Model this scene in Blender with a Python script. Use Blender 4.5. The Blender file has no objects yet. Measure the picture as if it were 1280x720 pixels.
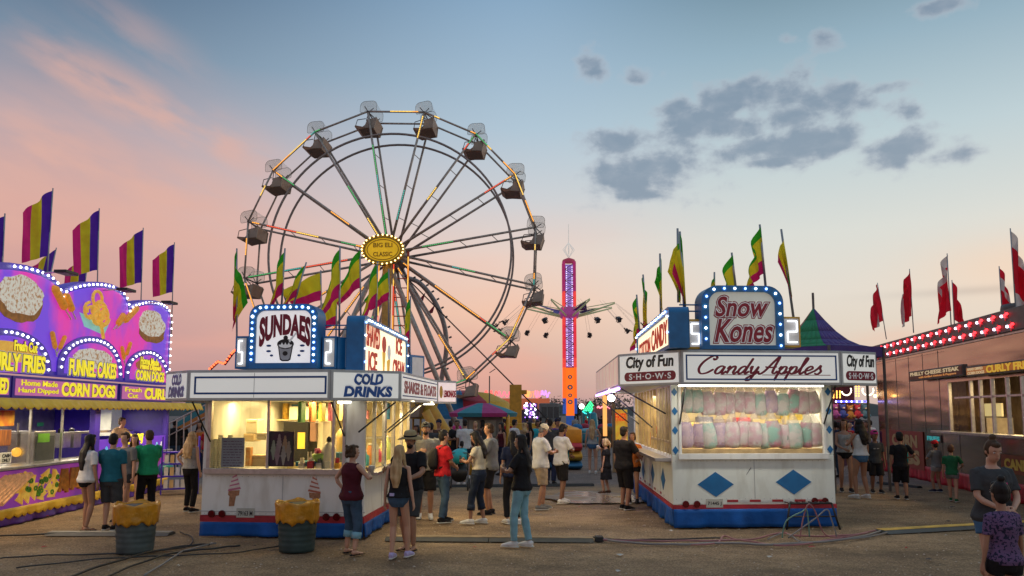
import bpy, math, random
import numpy as np
from mathutils import Vector, Matrix, noise as mnoise
R = math.radians
rnd = random.Random(7)
scene = bpy.context.scene
COL = scene.collection
TH = math.atan(106/1000); CS, SN = math.cos(TH), math.sin(TH)
CAM = Vector((0, 0, 2.0))
Z = Vector((0, 0, 1))

def ray(px, py):
    u = (px-640)/1000; v = (409-py)/1000
    return Vector((u, CS-v*SN, SN+v*CS))
def W(px, py, d):
    r = ray(px, py); return CAM+r*(d/r.y)
def G(px, py):
    r = ray(px, py); return CAM+r*(-2.0/r.z)
def PXY(P):
    q = Vector(P)-CAM; f = q.y*CS+q.z*SN; up = -q.y*SN+q.z*CS
    return 640+1000*q.x/f, 409-1000*up/f

# ------------------------------------------------------------------ objects
OFF = {}
def tag(o, label=None, cat=None, group=None, kind=None):
    if label: o['label'] = label
    if cat: o['category'] = cat
    if group: o['group'] = group
    if kind: o['kind'] = kind
    return o
def thing(name, label, cat, loc=(0, 0, 0), group=None, local=False, rz=0):
    o = bpy.data.objects.new(name, None); COL.objects.link(o)
    o.empty_display_size = .2
    o.location = loc; o.rotation_euler = (0, 0, rz)
    OFF[o.name] = Vector((0, 0, 0)) if local else Vector(loc)
    return tag(o, label, cat, group)
def copy_tree(o, parent=None):
    c = o.copy(); COL.objects.link(c); c.parent = parent
    OFF[c.name] = OFF.get(o.name, Vector((0, 0, 0)))
    for ch in list(o.children): copy_tree(ch, c)
    return c

class Fr:
    def __init__(s, O, U):
        s.O = Vector((O[0], O[1], 0)); s.U = Vector((U[0], U[1], 0)).normalized(); s.N = s.U.cross(Z)
    def p(s, u, v, w=0): return s.O+s.U*u+Z*v+s.N*w
    def px(s, x, y):
        r = ray(x, y); t = (s.O-CAM).dot(s.N)/r.dot(s.N); P = CAM+r*t
        return (P-s.O).dot(s.U), P.z
    def off(s, w): return Fr(s.O+s.N*w, s.U)

class MB:
    def __init__(s): s.v = []; s.f = []; s.mi = []; s.m = 0
    def add(s, vs, fs):
        b = len(s.v); s.v.extend([tuple(p) for p in vs])
        for f in fs: s.f.append(tuple(i+b for i in f)); s.mi.append(s.m)
        return s
    def hexa(s, P):
        return s.add(P, [(0,3,2,1),(4,5,6,7),(0,1,5,4),(1,2,6,5),(2,3,7,6),(3,0,4,7)])
    def box(s, x0, x1, y0, y1, z0, z1):
        return s.hexa([(x0,y0,z0),(x1,y0,z0),(x1,y1,z0),(x0,y1,z0),(x0,y0,z1),(x1,y0,z1),(x1,y1,z1),(x0,y1,z1)])
    def fbox(s, F, u0, u1, v0, v1, w0, w1):
        return s.hexa([F.p(u0,v0,w1),F.p(u1,v0,w1),F.p(u1,v0,w0),F.p(u0,v0,w0),F.p(u0,v1,w1),F.p(u1,v1,w1),F.p(u1,v1,w0),F.p(u0,v1,w0)])
    def prism(s, pts, F, w0, w1):
        n = len(pts)
        a = sum(pts[i][0]*pts[(i+1)%n][1]-pts[(i+1)%n][0]*pts[i][1] for i in range(n))
        if a < 0: pts = pts[::-1]
        vs = [F.p(u, v, w1) for u, v in pts]+[F.p(u, v, w0) for u, v in pts]
        fs = [tuple(range(n)), tuple(range(2*n-1, n-1, -1))]+[(i, i+n, (i+1)%n+n, (i+1)%n) for i in range(n)]
        return s.add(vs, fs)
    def ring(s, outer, inner, F, w0, w1):
        n = len(outer); vs = []
        for w in (w1, w0):
            vs += [F.p(u, v, w) for u, v in outer]+[F.p(u, v, w) for u, v in inner]
        fs = []
        for i in range(n):
            j = (i+1) % n
            fs += [(i, j, n+j, n+i), (2*n+i, 3*n+i, 3*n+j, 2*n+j), (i, 2*n+i, 2*n+j, j), (n+i, n+j, 3*n+j, 3*n+i)]
        return s.add(vs, fs)
    def tube(s, p0, p1, r0, r1=None, n=6): return s.loft([p0, p1], [r0, r0 if r1 is None else r1], n)
    def loft(s, pts, rad, n=8, ref=None, cap=True):
        pts = [Vector(p) for p in pts]; m = len(pts); vs = []
        prev = None
        for i in range(m):
            t = (pts[min(i+1, m-1)]-pts[max(i-1, 0)])
            if t.length < 1e-9: t = Vector((0, 0, 1))
            t.normalize()
            a = Vector(ref) if ref is not None else (prev if prev is not None else (Vector((1, 0, 0)) if abs(t.x) < .9 else Vector((0, 1, 0))))
            x = a-t*a.dot(t)
            if x.length < 1e-6: x = t.orthogonal()
            x.normalize(); y = t.cross(x); prev = x
            r = rad[i]; rx, ry = (r, r) if not isinstance(r, (tuple, list)) else r
            for k in range(n):
                c = 2*math.pi*k/n
                vs.append(pts[i]+x*(rx*math.cos(c))+y*(ry*math.sin(c)))
        fs = []
        for i in range(m-1):
            for k in range(n):
                a = i*n+k; b = i*n+(k+1) % n
                fs.append((a, b, b+n, a+n))
        if cap: fs.append(tuple(range(n-1, -1, -1))); fs.append(tuple(range((m-1)*n, m*n)))
        return s.add(vs, fs)
    def ball(s, c, r, n=8, m=6):
        c = Vector(c); rx, ry, rz = (r, r, r) if not isinstance(r, (tuple, list)) else r
        vs = [c+Vector((0, 0, rz))]
        for i in range(1, m):
            a = math.pi*i/m
            for k in range(n):
                b = 2*math.pi*k/n
                vs.append(c+Vector((rx*math.sin(a)*math.cos(b), ry*math.sin(a)*math.sin(b), rz*math.cos(a))))
        vs.append(c-Vector((0, 0, rz))); L = len(vs)-1
        fs = [(0, 1+k, 1+(k+1) % n) for k in range(n)]
        for i in range(m-2):
            for k in range(n):
                a = 1+i*n+k; b = 1+i*n+(k+1) % n
                fs.append((a, a+n, b+n, b))
        fs += [(L, L-n+(k+1) % n, L-n+k) for k in range(n)]
        return s.add(vs, fs)
    def lathe(s, c, prof, n=20, jit=0, cap=True):
        c = Vector(c); vs = []; m = len(prof)
        for r, z in prof:
            for k in range(n):
                a = 2*math.pi*k/n; q = r*(1+jit*rnd.uniform(-1, 1))
                vs.append(c+Vector((q*math.cos(a), q*math.sin(a), z+jit*.3*rnd.uniform(-1, 1)*(r > .01))))
        fs = [(i*n+k, i*n+(k+1) % n, (i+1)*n+(k+1) % n, (i+1)*n+k) for i in range(m-1) for k in range(n)]
        if cap: fs.append(tuple(range(n-1, -1, -1))); fs.append(tuple(range((m-1)*n, m*n)))
        return s.add(vs, fs)
    def grid(s, fn, nu, nv, thick=0):
        vs = [fn(i/nu, j/nv) for j in range(nv+1) for i in range(nu+1)]
        fs = [(j*(nu+1)+i, j*(nu+1)+i+1, (j+1)*(nu+1)+i+1, (j+1)*(nu+1)+i) for j in range(nv) for i in range(nu)]
        return s.add(vs, fs)
    def build(s, name, mats, parent=None, smooth=False, label=None, off=None):
        o = off if off is not None else (OFF.get(parent.name, Vector((0, 0, 0))) if parent else Vector((0, 0, 0)))
        me = bpy.data.meshes.new(name)
        me.from_pydata([(p[0]-o.x, p[1]-o.y, p[2]-o.z) for p in s.v], [], s.f)
        if not isinstance(mats, (list, tuple)): mats = [mats]
        for m in mats: me.materials.append(m)
        me.polygons.foreach_set('material_index', s.mi)
        if smooth: me.polygons.foreach_set('use_smooth', [True]*len(s.f))
        me.update()
        ob = bpy.data.objects.new(name, me); COL.objects.link(ob)
        if parent: ob.parent = parent; OFF[ob.name] = o
        if label: ob['label'] = label
        return ob

def solid(o, t, off=0):
    m = o.modifiers.new('s', 'SOLIDIFY'); m.thickness = t; m.offset = off; return o
def bev(o, w=.01, seg=2):
    m = o.modifiers.new('b', 'BEVEL'); m.width = w; m.segments = seg; m.limit_method = 'ANGLE'; return o

def ell(cu, cv, ru, rv, n=20, a0=0, a1=2*math.pi):
    full = abs(a1-a0-2*math.pi) < 1e-6
    k = n if full else n+1
    return [(cu+ru*math.cos(a0+(a1-a0)*i/n), cv+rv*math.sin(a0+(a1-a0)*i/n)) for i in range(k)]
def rrect(u0, v0, u1, v1, rt, rb=0.0, n=8):
    """rounded rectangle, top radius rt, bottom radius rb; same vertex count for all"""
    P = []
    for (cu, cv, r, a) in ((u1-rt, v1-rt, rt, 0), (u0+rt, v1-rt, rt, 90), (u0+rb, v0+rb, rb, 180), (u1-rb, v0+rb, rb, 270)):
        for i in range(n+1):
            t = R(a+90*i/n); rr = max(r, 1e-4); P.append((cu+rr*math.cos(t), cv+rr*math.sin(t)))
    return P

# ------------------------------------------------------------------ text
_tc = {}
def text_geo(s, bold=0, space=1.0, res=3):
    key = (s, bold, space, res)
    if key in _tc: return _tc[key]
    cu = bpy.data.curves.new('t', 'FONT'); cu.body = s; cu.size = 1; cu.offset = bold; cu.space_character = space
    cu.resolution_u = res; cu.fill_mode = 'FRONT'; cu.extrude = 0
    cu.space_line = .9; cu.align_x = 'CENTER'
    ob = bpy.data.objects.new('t', cu); COL.objects.link(ob)
    dg = bpy.context.evaluated_depsgraph_get(); e = ob.evaluated_get(dg); me = e.to_mesh()
    vs = [tuple(v.co) for v in me.vertices]; fs = [tuple(p.vertices) for p in me.polygons]
    edges = {}
    for f in fs:
        for i in range(len(f)):
            k = (f[i], f[(i+1) % len(f)])
            edges[k] = edges.get(k, 0)+1
    bd = [k for k in edges if (k[1], k[0]) not in edges]
    e.to_mesh_clear(); bpy.data.objects.remove(ob); bpy.data.curves.remove(cu)
    xs = [v[0] for v in vs]; ys = [v[1] for v in vs]
    x0, x1, y0, y1 = min(xs), max(xs), min(ys), max(ys)
    vs = [((x-x0)/(x1-x0), (y-y0)/(y1-y0)) for x, y, z in vs]
    _tc[key] = (vs, fs, bd); return _tc[key]
def text_mb(mb, F, s, u0, v0, u1, v1, w0=.0, w1=.01, bold=.02, shear=0, space=1.0, rise=0, warp=None):
    vs, fs, bd = text_geo(s, bold, space)
    def f(x, y, w):
        if warp: x, y = warp(x, y)
        return F.p(u0+(u1-u0)*x+shear*(v1-v0)*y, v0+(v1-v0)*y+rise*x, w)
    n = len(vs)
    V = [f(x, y, w1) for x, y in vs]+[f(x, y, w0) for x, y in vs]
    mb.add(V, list(fs)+[(a, a+n, b+n, b) for a, b in bd])
def text_px(F, s, x0, y0, x1, y1, m, parent, name='lettering', w=.012, bold=.02, shear=0, y2=None, outline=None, ol=.03, space=1.0, warp=None, wb=0.002):
    """text fitted between two pixels of the photograph's frame on plane F: (x0,y0) bottom left, (x1,y1) top right"""
    a = F.px(x0, y0); b = F.px(x1, y1); c = F.px(x1, y2) if y2 else None
    if outline:
        mb = MB(); e = ol*(b[1]-a[1])
        text_mb(mb, F, s, a[0]-e, a[1]-e, b[0]+e, b[1]+e, wb, w*.6, bold+ol, shear, space, warp=warp)
        mb.build(name, outline, parent)
    mb = MB(); text_mb(mb, F, s, a[0], a[1], b[0], b[1], wb, w, bold, shear, space, warp=warp)
    return mb.build(name, m, parent)

# stroke script font: x-height 1, each glyph: (advance, [strokes])
SG = {
 'C': (2.1, [[(1.75,2.0),(1.5,2.35),(1.0,2.3),(.35,1.6),(.15,.7),(.6,0.02),(1.3,.1),(1.9,.6)], [(1.75,2.0),(1.45,1.85),(1.35,2.1)]]),
 'A': (2.2, [[(.0,.2),(.25,-.05),(.7,.4),(1.2,1.5),(1.7,2.35),(1.65,1.2),(1.65,.25),(1.95,.05),(2.2,.4)], [(.5,.95),(1.1,.85),(1.9,.95)]]),
 'F': (1.7, [[(1.9,2.3),(1.4,2.2),(.8,2.35),(.3,2.1),(.35,1.8)], [(1.2,2.25),(1.0,1.4),(.85,.5),(.5,0),(.1,.15),(.25,.45)], [(.6,1.2),(1.1,1.15),(1.5,1.3)]]),
 'a': (1.35, [[(.95,.85),(.6,1.02),(.2,.75),(.12,.25),(.4,-.02),(.75,.2),(.98,.95)], [(.98,1),(.92,.3),(1.08,0),(1.4,.35)]]),
 'n': (1.35, [[(.05,.6),(.25,1),(.25,.5),(.2,0)], [(.22,.4),(.5,.85),(.8,1),(.95,.7),(.9,.2),(1.1,0),(1.4,.35)]]),
 'd': (1.3, [[(.85,.8),(.6,1),(.25,.8),(.1,.35),(.3,0),(.65,.2),(.9,.8)], [(1.15,2.1),(1.0,1.2),(.9,.3),(1.05,0),(1.35,.35)]]),
 'y': (1.2, [[(.05,.65),(.2,1),(.25,.4),(.45,.05),(.75,.3),(.95,1)], [(.95,1),(.85,.2),(.6,-.75),(.2,-.9),(.2,-.55),(.8,-.1),(1.25,.35)]]),
 'p': (1.2, [[(.05,.6),(.25,1),(.2,.2),(.1,-.9)], [(.25,.5),(.5,.95),(.85,.9),(.9,.4),(.65,.02),(.3,.15)], [(.65,.02),(1.0,.1),(1.25,.35)]]),
 'l': (.75, [[(0,.35),(.35,1.2),(.55,2.0),(.35,2.15),(.25,1.4),(.25,.3),(.45,0),(.8,.35)]]),
 'e': (1.15, [[(.05,.4),(.5,.48),(.85,.75),(.6,1.04),(.22,.75),(.18,.25),(.5,-.02),(1.2,.4)]]),
 's': (1.05, [[(0,.3),(.35,.75),(.55,1.2)], [(.55,1.2),(.6,.75),(.85,.35),(.6,-.02),(.15,.1)]]),
 'i': (.65, [[(.05,.6),(.25,1),(.2,.3),(.4,0),(.7,.35)], [(.3,1.4),(.36,1.46)]]),
 't': (.8, [[(.1,.5),(.5,1.9),(.3,.6),(.35,.05),(.6,.05),(.85,.35)], [(.05,1.2),(.75,1.25)]]),
 'o': (1.1, [[(.5,1),(.15,.75),(.1,.25),(.45,0),(.8,.3),(.8,.8),(.5,1),(.7,.75),(1.1,.8)]]),
 'f': (.9, [[(.1,.3),(.5,1.3),(.75,2.1),(.5,2.2),(.4,1.2),(.3,-.4),(.1,-.9),(.3,-.6),(.5,0),(.9,.35)]]),
 'u': (1.25, [[(.05,.65),(.2,1),(.2,.35),(.4,0),(.75,.35),(.9,1)], [(.9,1),(.85,.3),(1.0,0),(1.3,.35)]]),
 ' ': (.35, []),
}
def crom(P, k=5):
    if len(P) < 3: return [P[0], P[-1]]
    Q = [P[0]]+list(P)+[P[-1]]; out = []
    for i in range(1, len(Q)-2):
        a, b, c, d = Q[i-1:i+3]
        for j in range(k):
            t = j/k
            out.append(tuple(.5*((2*b[q])+(-a[q]+c[q])*t+(2*a[q]-5*b[q]+4*c[q]-d[q])*t*t+(-a[q]+3*b[q]-3*c[q]+d[q])*t**3) for q in range(len(b))))
    out.append(P[-1]); return out
def script_mb(mb, F, s, u0, v0, u1, v1, pen=.16, slant=.25, w0=.002, w1=.012, lo=-.9, hi=2.3):
    x = 0; S = []
    for ch in s:
        adv, st = SG[ch]
        for q in st: S.append([(px+x+slant*py, py) for px, py in crom(q)])
        x += adv
    x1 = x+slant*1.2; sx = (u1-u0)/x1; sy = (v1-v0)/(hi-lo)
    jz = 0
    for q in S:
        jz += 1; wj = w1+.0004*(jz % 5); n = len(q); L = []; Rr = []
        for i in range(n):
            tx = q[min(i+1, n-1)][0]-q[max(i-1, 0)][0]; ty = q[min(i+1, n-1)][1]-q[max(i-1, 0)][1]
            l = math.hypot(tx, ty) or 1; tx /= l; ty /= l
            h = pen*(.6+.4*abs(ty))
            if i in (0, n-1): h *= .6
            L.append((q[i][0]-ty*h, q[i][1]+tx*h)); Rr.append((q[i][0]+ty*h, q[i][1]-tx*h))
        m = lambda p: (u0+p[0]*sx, v0+(p[1]-lo)*sy)
        vs = []
        for a, b in zip(L, Rr):
            a = m(a); b = m(b); wj += .00006; vs += [F.p(a[0], a[1], wj), F.p(b[0], b[1], wj), F.p(a[0], a[1], w0), F.p(b[0], b[1], w0)]
        fs = []
        for i in range(n-1):
            k = 4*i; fs += [(k, k+1, k+5, k+4), (k, k+4, k+6, k+2), (k+1, k+3, k+7, k+5)]
        mb.add(vs, fs)

# ------------------------------------------------------------------ materials
def lin(r, g, b):
    f = lambda c: (c/255/12.92) if c/255 <= .04045 else ((c/255+.055)/1.055)**2.4
    return (f(r), f(g), f(b))
_M = {}
def mat(name, col=(.5, .5, .5), rough=.6, metal=0, emit=None, es=0, var=.12, scale=6, bump=0, bscale=40, samp=True, bdet=3, alpha=1, trans=0, col2=None, stretch=None, spec=None, thr=None):
    if name in _M: return _M[name]
    m = bpy.data.materials.new(name); m.use_nodes = True; nt = m.node_tree; N = nt.nodes; L = nt.links
    b = N['Principled BSDF']; _M[name] = m
    b.inputs['Roughness'].default_value = rough; b.inputs['Metallic'].default_value = metal
    if spec is not None: b.inputs['Specular IOR Level'].default_value = spec
    tc = N.new('ShaderNodeTexCoord'); src = tc.outputs['Object']
    if stretch:
        mp = N.new('ShaderNodeMapping'); mp.inputs['Scale'].default_value = stretch; L.new(src, mp.inputs[0]); src = mp.outputs[0]
    nz = N.new('ShaderNodeTexNoise'); nz.inputs['Scale'].default_value = scale; nz.inputs['Detail'].default_value = 4; L.new(src, nz.inputs['Vector'])
    cr = N.new('ShaderNodeValToRGB'); L.new(nz.outputs['Fac'], cr.inputs[0])
    c2 = col2 or tuple(c*(1-var) for c in col); c1 = col if col2 else tuple(min(1, c*(1+var)) for c in col)
    a, z = thr or (.3, .7)
    cr.color_ramp.elements[0].position = a; cr.color_ramp.elements[1].position = z
    cr.color_ramp.elements[0].color = (*c2, 1); cr.color_ramp.elements[1].color = (*c1, 1)
    L.new(cr.outputs[0], b.inputs['Base Color'])
    if es:
        if emit is None: L.new(cr.outputs[0], b.inputs['Emission Color'])
        else: b.inputs['Emission Color'].default_value = (*emit, 1)
        b.inputs['Emission Strength'].default_value = es
        if not samp: m.cycles.emission_sampling = 'NONE'
    if bump:
        n2 = N.new('ShaderNodeTexNoise'); n2.inputs['Scale'].default_value = bscale; n2.inputs['Detail'].default_value = bdet; L.new(src, n2.inputs['Vector'])
        bp = N.new('ShaderNodeBump'); bp.inputs['Strength'].default_value = bump; bp.inputs['Distance'].default_value = .03
        L.new(n2.outputs['Fac'], bp.inputs['Height']); L.new(bp.outputs[0], b.inputs['Normal'])
    if alpha < 1: b.inputs['Alpha'].default_value = alpha
    if trans: b.inputs['Transmission Weight'].default_value = trans
    return m
def glow(name, col, es, samp=False): return mat(name, col, .5, emit=col, es=es, samp=samp)

WHITE = mat('white_enamel', (.74, .75, .72), .35, col2=(.60, .59, .54), thr=(.28, .5), scale=3.2, bump=.04, bscale=14, stretch=(1.6, 1.6, .5))
SIGNW = mat('sign_white', (.72, .72, .68), .3, var=.04, scale=2, emit=(.95, .95, .9), es=.33)
GREYF = mat('grey_frame', (.42, .43, .43), .4, var=.12, scale=5)
ALU = mat('aluminium', (.55, .55, .55), .28, metal=.9, var=.15, scale=12)
BLUE = mat('sign_blue', (.01, .16, .40), .4, var=.15)
DKBLUE = mat('outline_blue', (.01, .07, .25), .5)
SKIRTB = mat('skirt_blue', (.004, .075, .30), .55, var=.3, scale=3, spec=.25, bump=.5, bscale=5)
SKIRTR = mat('skirt_red', (.35, .015, .03), .5, var=.25, scale=4, bump=.3, bscale=8)
RED = mat('letter_red', (.42, .01, .03), .5)
DKRED = mat('letter_maroon', (.25, .008, .03), .5)
BLACK = mat('black_paint', (.012, .012, .014), .5, var=.3)
YELLOW = mat('yellow_paint', (.62, .33, .03), .45, var=.12)
GLASS = mat('window_glass', (.03, .035, .035), .03, alpha=.16, var=.05)
WARMW = mat('cream_interior', (.78, .66, .38), .5, var=.12, scale=3)
TUBE = glow('fluorescent_tube', (1, .93, .75), 9, True)
TUBEC = glow('cool_tube', (.9, .95, 1), 1.8)
BULBW = glow('bulb_white', (.93, .95, 1), 5)
BULBB = glow('bulb_blue', (.25, .45, 1), 5)
BULBWARM = glow('bulb_warm', (1, .6, .2), 7)
RUBBER = mat('rubber_black', (.02, .02, .02), .8, var=.3, bump=.3)
STEELD = mat('dark_steel', (.12, .12, .12), .5, metal=.6, var=.2)

_bm = {}
def bulb(parent, P, r, m):
    """one lamp as a sub-part; all of one kind share a mesh"""
    k = (round(r, 3), m.name)
    if k not in _bm:
        mb = MB(); mb.ball((0, 0, 0), r, 8, 5); o = mb.build('light_bulb', m, parent, True, off=Vector((0, 0, 0))); _bm[k] = o.data
        OFF[o.name] = OFF[parent.name]
    else:
        o = bpy.data.objects.new('light_bulb', _bm[k]); COL.objects.link(o); o.parent = parent
    o.location = Vector(P)-OFF[parent.name]
    return o
def area(P, target, sx, sy, power, col, name='lamp'):
    l = bpy.data.lights.new(name, 'AREA'); l.shape = 'RECTANGLE'; l.size = sx; l.size_y = sy; l.energy = power; l.color = col
    o = bpy.data.objects.new(name, l); COL.objects.link(o); o.location = P
    o.rotation_euler = (Vector(target)-Vector(P)).to_track_quat('-Z', 'Y').to_euler(); return o
def point(P, power, col, r=.05, name='lamp'):
    l = bpy.data.lights.new(name, 'POINT'); l.energy = power; l.color = col; l.shadow_soft_size = r
    o = bpy.data.objects.new(name, l); COL.objects.link(o); o.location = P; return o
# ------------------------------------------------------------------ camera, world
cam = bpy.data.cameras.new('camera'); co = bpy.data.objects.new('camera', cam); COL.objects.link(co)
cam.lens = 28.125; cam.sensor_width = 36; cam.clip_end = 6000; co.location = CAM; cam.shift_y = 49/1280
co.rotation_euler = (math.pi/2+TH, 0, 0); scene.camera = co
vs = scene.view_settings; vs.view_transform = 'Standard'; vs.look = 'None'; vs.gamma = 1; vs.exposure = 0; vs.use_curve_mapping = False
scene.cycles.use_denoising = True
scene.cycles.max_bounces = 6; scene.cycles.transparent_max_bounces = 12; scene.cycles.sample_clamp_indirect = 3
scene.cycles.sample_clamp_direct = 12

world = bpy.data.worlds.new('World'); scene.world = world; world.use_nodes = True
nt = world.node_tree; N = nt.nodes; L = nt.links
for n in list(N): N.remove(n)
def vin(sock, v):
    if isinstance(v, (int, float)): sock.default_value = v
    else: L.new(v, sock)
def mth(op, a, b=None, c=None, clamp=False):
    n = N.new('ShaderNodeMath'); n.operation = op; n.use_clamp = clamp
    vin(n.inputs[0], a)
    if b is not None: vin(n.inputs[1], b)
    if c is not None: vin(n.inputs[2], c)
    return n.outputs[0]
def sstep(x, a, b):
    n = N.new('ShaderNodeMapRange'); n.interpolation_type = 'SMOOTHSTEP'; vin(n.inputs[0], x)
    n.inputs[1].default_value = a; n.inputs[2].default_value = b; return n.outputs[0]
def mixc(f, a, b):
    n = N.new('ShaderNodeMix'); n.data_type = 'RGBA'; vin(n.inputs[0], f)
    for k, v in ((6, a), (7, b)):
        if isinstance(v, tuple): n.inputs[k].default_value = (*v, 1)
        else: L.new(v, n.inputs[k])
    return n.outputs[2]
def ramp(x, stops):
    n = N.new('ShaderNodeValToRGB'); L.new(x, n.inputs[0]); e = n.color_ramp.elements
    e[0].position = stops[0][0]; e[0].color = (*lin(*stops[0][1]), 1); e[1].position = stops[-1][0]; e[1].color = (*lin(*stops[-1][1]), 1)
    for p, c in stops[1:-1]:
        q = e.new(p); q.color = (*lin(*c), 1)
    return n.outputs[0]
tc = N.new('ShaderNodeTexCoord'); sp = N.new('ShaderNodeSeparateXYZ'); L.new(tc.outputs['Generated'], sp.inputs[0])
X_, Y_, Z_ = sp.outputs
elev = mth('MULTIPLY', mth('ARCSINE', Z_), 180/math.pi)
azim = mth('MULTIPLY', mth('ARCTAN2', X_, Y_), 180/math.pi)
e45 = mth('DIVIDE', elev, 45, clamp=True)
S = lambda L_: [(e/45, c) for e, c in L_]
rL = ramp(e45, S([(0, (176,134,136)), (4, (192,148,150)), (9, (208,160,154)), (13, (216,168,158)), (18, (182,164,170)), (23, (116,138,160)), (29, (72,98,128)), (36, (110,138,165)), (45, (150,172,192))]))  # topmost sky, out of view, is brightened in every ramp to add ambient light
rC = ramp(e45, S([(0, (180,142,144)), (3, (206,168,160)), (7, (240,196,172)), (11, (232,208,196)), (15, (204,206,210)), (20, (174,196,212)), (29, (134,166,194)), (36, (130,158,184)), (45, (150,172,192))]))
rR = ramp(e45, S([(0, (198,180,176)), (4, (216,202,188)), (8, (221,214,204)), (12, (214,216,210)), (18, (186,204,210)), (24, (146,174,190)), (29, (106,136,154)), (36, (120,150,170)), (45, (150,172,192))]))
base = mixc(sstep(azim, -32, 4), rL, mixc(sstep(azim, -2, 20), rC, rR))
# noise in angle space
cv = N.new('ShaderNodeCombineXYZ'); L.new(azim, cv.inputs[0]); L.new(elev, cv.inputs[1])
def nz(scale, sx, sy, rot, detail=6, rough=.6, dist=0):
    mp = N.new('ShaderNodeMapping'); mp.inputs['Scale'].default_value = (sx, sy, 1); mp.inputs['Rotation'].default_value = (0, 0, R(rot))
    L.new(cv.outputs[0], mp.inputs[0]); n = N.new('ShaderNodeTexNoise'); n.noise_dimensions = '2D'; n.inputs['Scale'].default_value = scale
    n.inputs['Detail'].default_value = detail; n.inputs['Roughness'].default_value = rough; n.inputs['Distortion'].default_value = dist
    L.new(mp.outputs[0], n.inputs['Vector']); return n.outputs[0]
def ae(px, py):
    r = ray(px, py).normalized(); return math.degrees(math.atan2(r.x, r.y)), math.degrees(math.asin(r.z))
# thin pink veils on the western side
def streak(x0, y0, x1, y1, wd, k):
    a0, e0 = ae(x0, y0); a1, e1 = ae(x1, y1); L_ = math.hypot(a1-a0, e1-e0); ux, uy = (a1-a0)/L_, (e1-e0)/L_
    da, de = mth('SUBTRACT', azim, a0), mth('SUBTRACT', elev, e0)
    t_ = mth('ADD', mth('MULTIPLY', da, ux), mth('MULTIPLY', de, uy)); s_ = mth('ADD', mth('MULTIPLY', da, -uy), mth('MULTIPLY', de, ux))
    c3 = N.new('ShaderNodeCombineXYZ'); L.new(mth('MULTIPLY', t_, .16), c3.inputs[0]); L.new(mth('MULTIPLY', s_, .5), c3.inputs[1]); c3.inputs[2].default_value = x0*.1
    n_ = N.new('ShaderNodeTexNoise'); n_.inputs['Scale'].default_value = 1; n_.inputs['Detail'].default_value = 5; L.new(c3.outputs[0], n_.inputs['Vector'])
    g_ = mth('EXPONENT', mth('MULTIPLY', mth('POWER', mth('ABSOLUTE', mth('DIVIDE', s_, wd)), 2), -1))
    en = mth('MULTIPLY', sstep(t_, -3, 4), mth('SUBTRACT', 1, sstep(t_, L_-5, L_+3)))
    return mth('MULTIPLY', mth('MULTIPLY', mth('MULTIPLY', g_, en), sstep(n_.outputs[0], .30, .62)), k)
veil = mth('MAXIMUM', streak(30, 55, 350, 215, 1.5, .8), streak(110, 0, 250, 95, 1.3, .35))
veil = mth('MAXIMUM', veil, streak(-40, 150, 330, 300, 2.8, .75)); veil = mth('MAXIMUM', veil, streak(-60, 230, 300, 330, 2.2, .6))
base = mixc(mth('MULTIPLY', veil, .95), base, lin(222, 174, 160))
low = mth('MULTIPLY', sstep(nz(.12, .25, 1.4, 8, 4, .5), .5, .75), mth('SUBTRACT', 1, sstep(elev, 5, 16)))
base = mixc(mth('MULTIPLY', low, .5), base, lin(240, 170, 150))
# bank of grey evening clouds: (azimuth, elevation, half width, half height)
clouds = [(880, 150, 50, 22), (900, 128, 40, 18), (965, 122, 46, 30), (1035, 124, 42, 24), (925, 158, 48, 15), (985, 146, 60, 18), (1000, 182, 78, 24), (1120, 188, 46, 20), (1185, 196, 34, 10),
          (780, 180, 52, 17), (815, 205, 70, 36), (775, 222, 50, 24), (800, 244, 40, 9), (738, 78, 17, 22), (800, 98, 20, 10), (845, 133, 34, 12), (1030, 47, 18, 11), (1130, 138, 22, 12), (1110, 108, 28, 7), (990, 50, 12, 6), (1170, 8, 34, 9), (970, 202, 40, 8)]
acc = None
for (x, y, w, h) in clouds:
    a0, e0 = ae(x, y); sa, se = w/13.0, h/13.0
    q = mth('ADD', mth('POWER', mth('ABSOLUTE', mth('DIVIDE', mth('SUBTRACT', azim, a0), sa)), 2), mth('POWER', mth('ABSOLUTE', mth('DIVIDE', mth('SUBTRACT', elev, e0), se)), 2))
    g = mth('MULTIPLY', mth('EXPONENT', mth('MULTIPLY', q, -1.0)), 1.15 if w > 30 else .85)
    acc = g if acc is None else mth('MAXIMUM', acc, g)
n1 = nz(.44, .8, 1.2, 0, 7, .55, .1)
dens = mth('ADD', acc, mth('MULTIPLY', mth('SUBTRACT', n1, .5), 1.7))
cm = mth('MULTIPLY', sstep(dens, .34, .98), sstep(acc, .03, .2))
core = mth('MULTIPLY', sstep(dens, .45, 1.15), mth('ADD', .72, mth('MULTIPLY', nz(.9, .8, 1.5, 0, 5, .5), .5)), clamp=True)
ccol = mixc(core, lin(180, 186, 196), lin(124, 142, 162))
base = mixc(mth('MULTIPLY', cm, .86), base, ccol)
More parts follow.
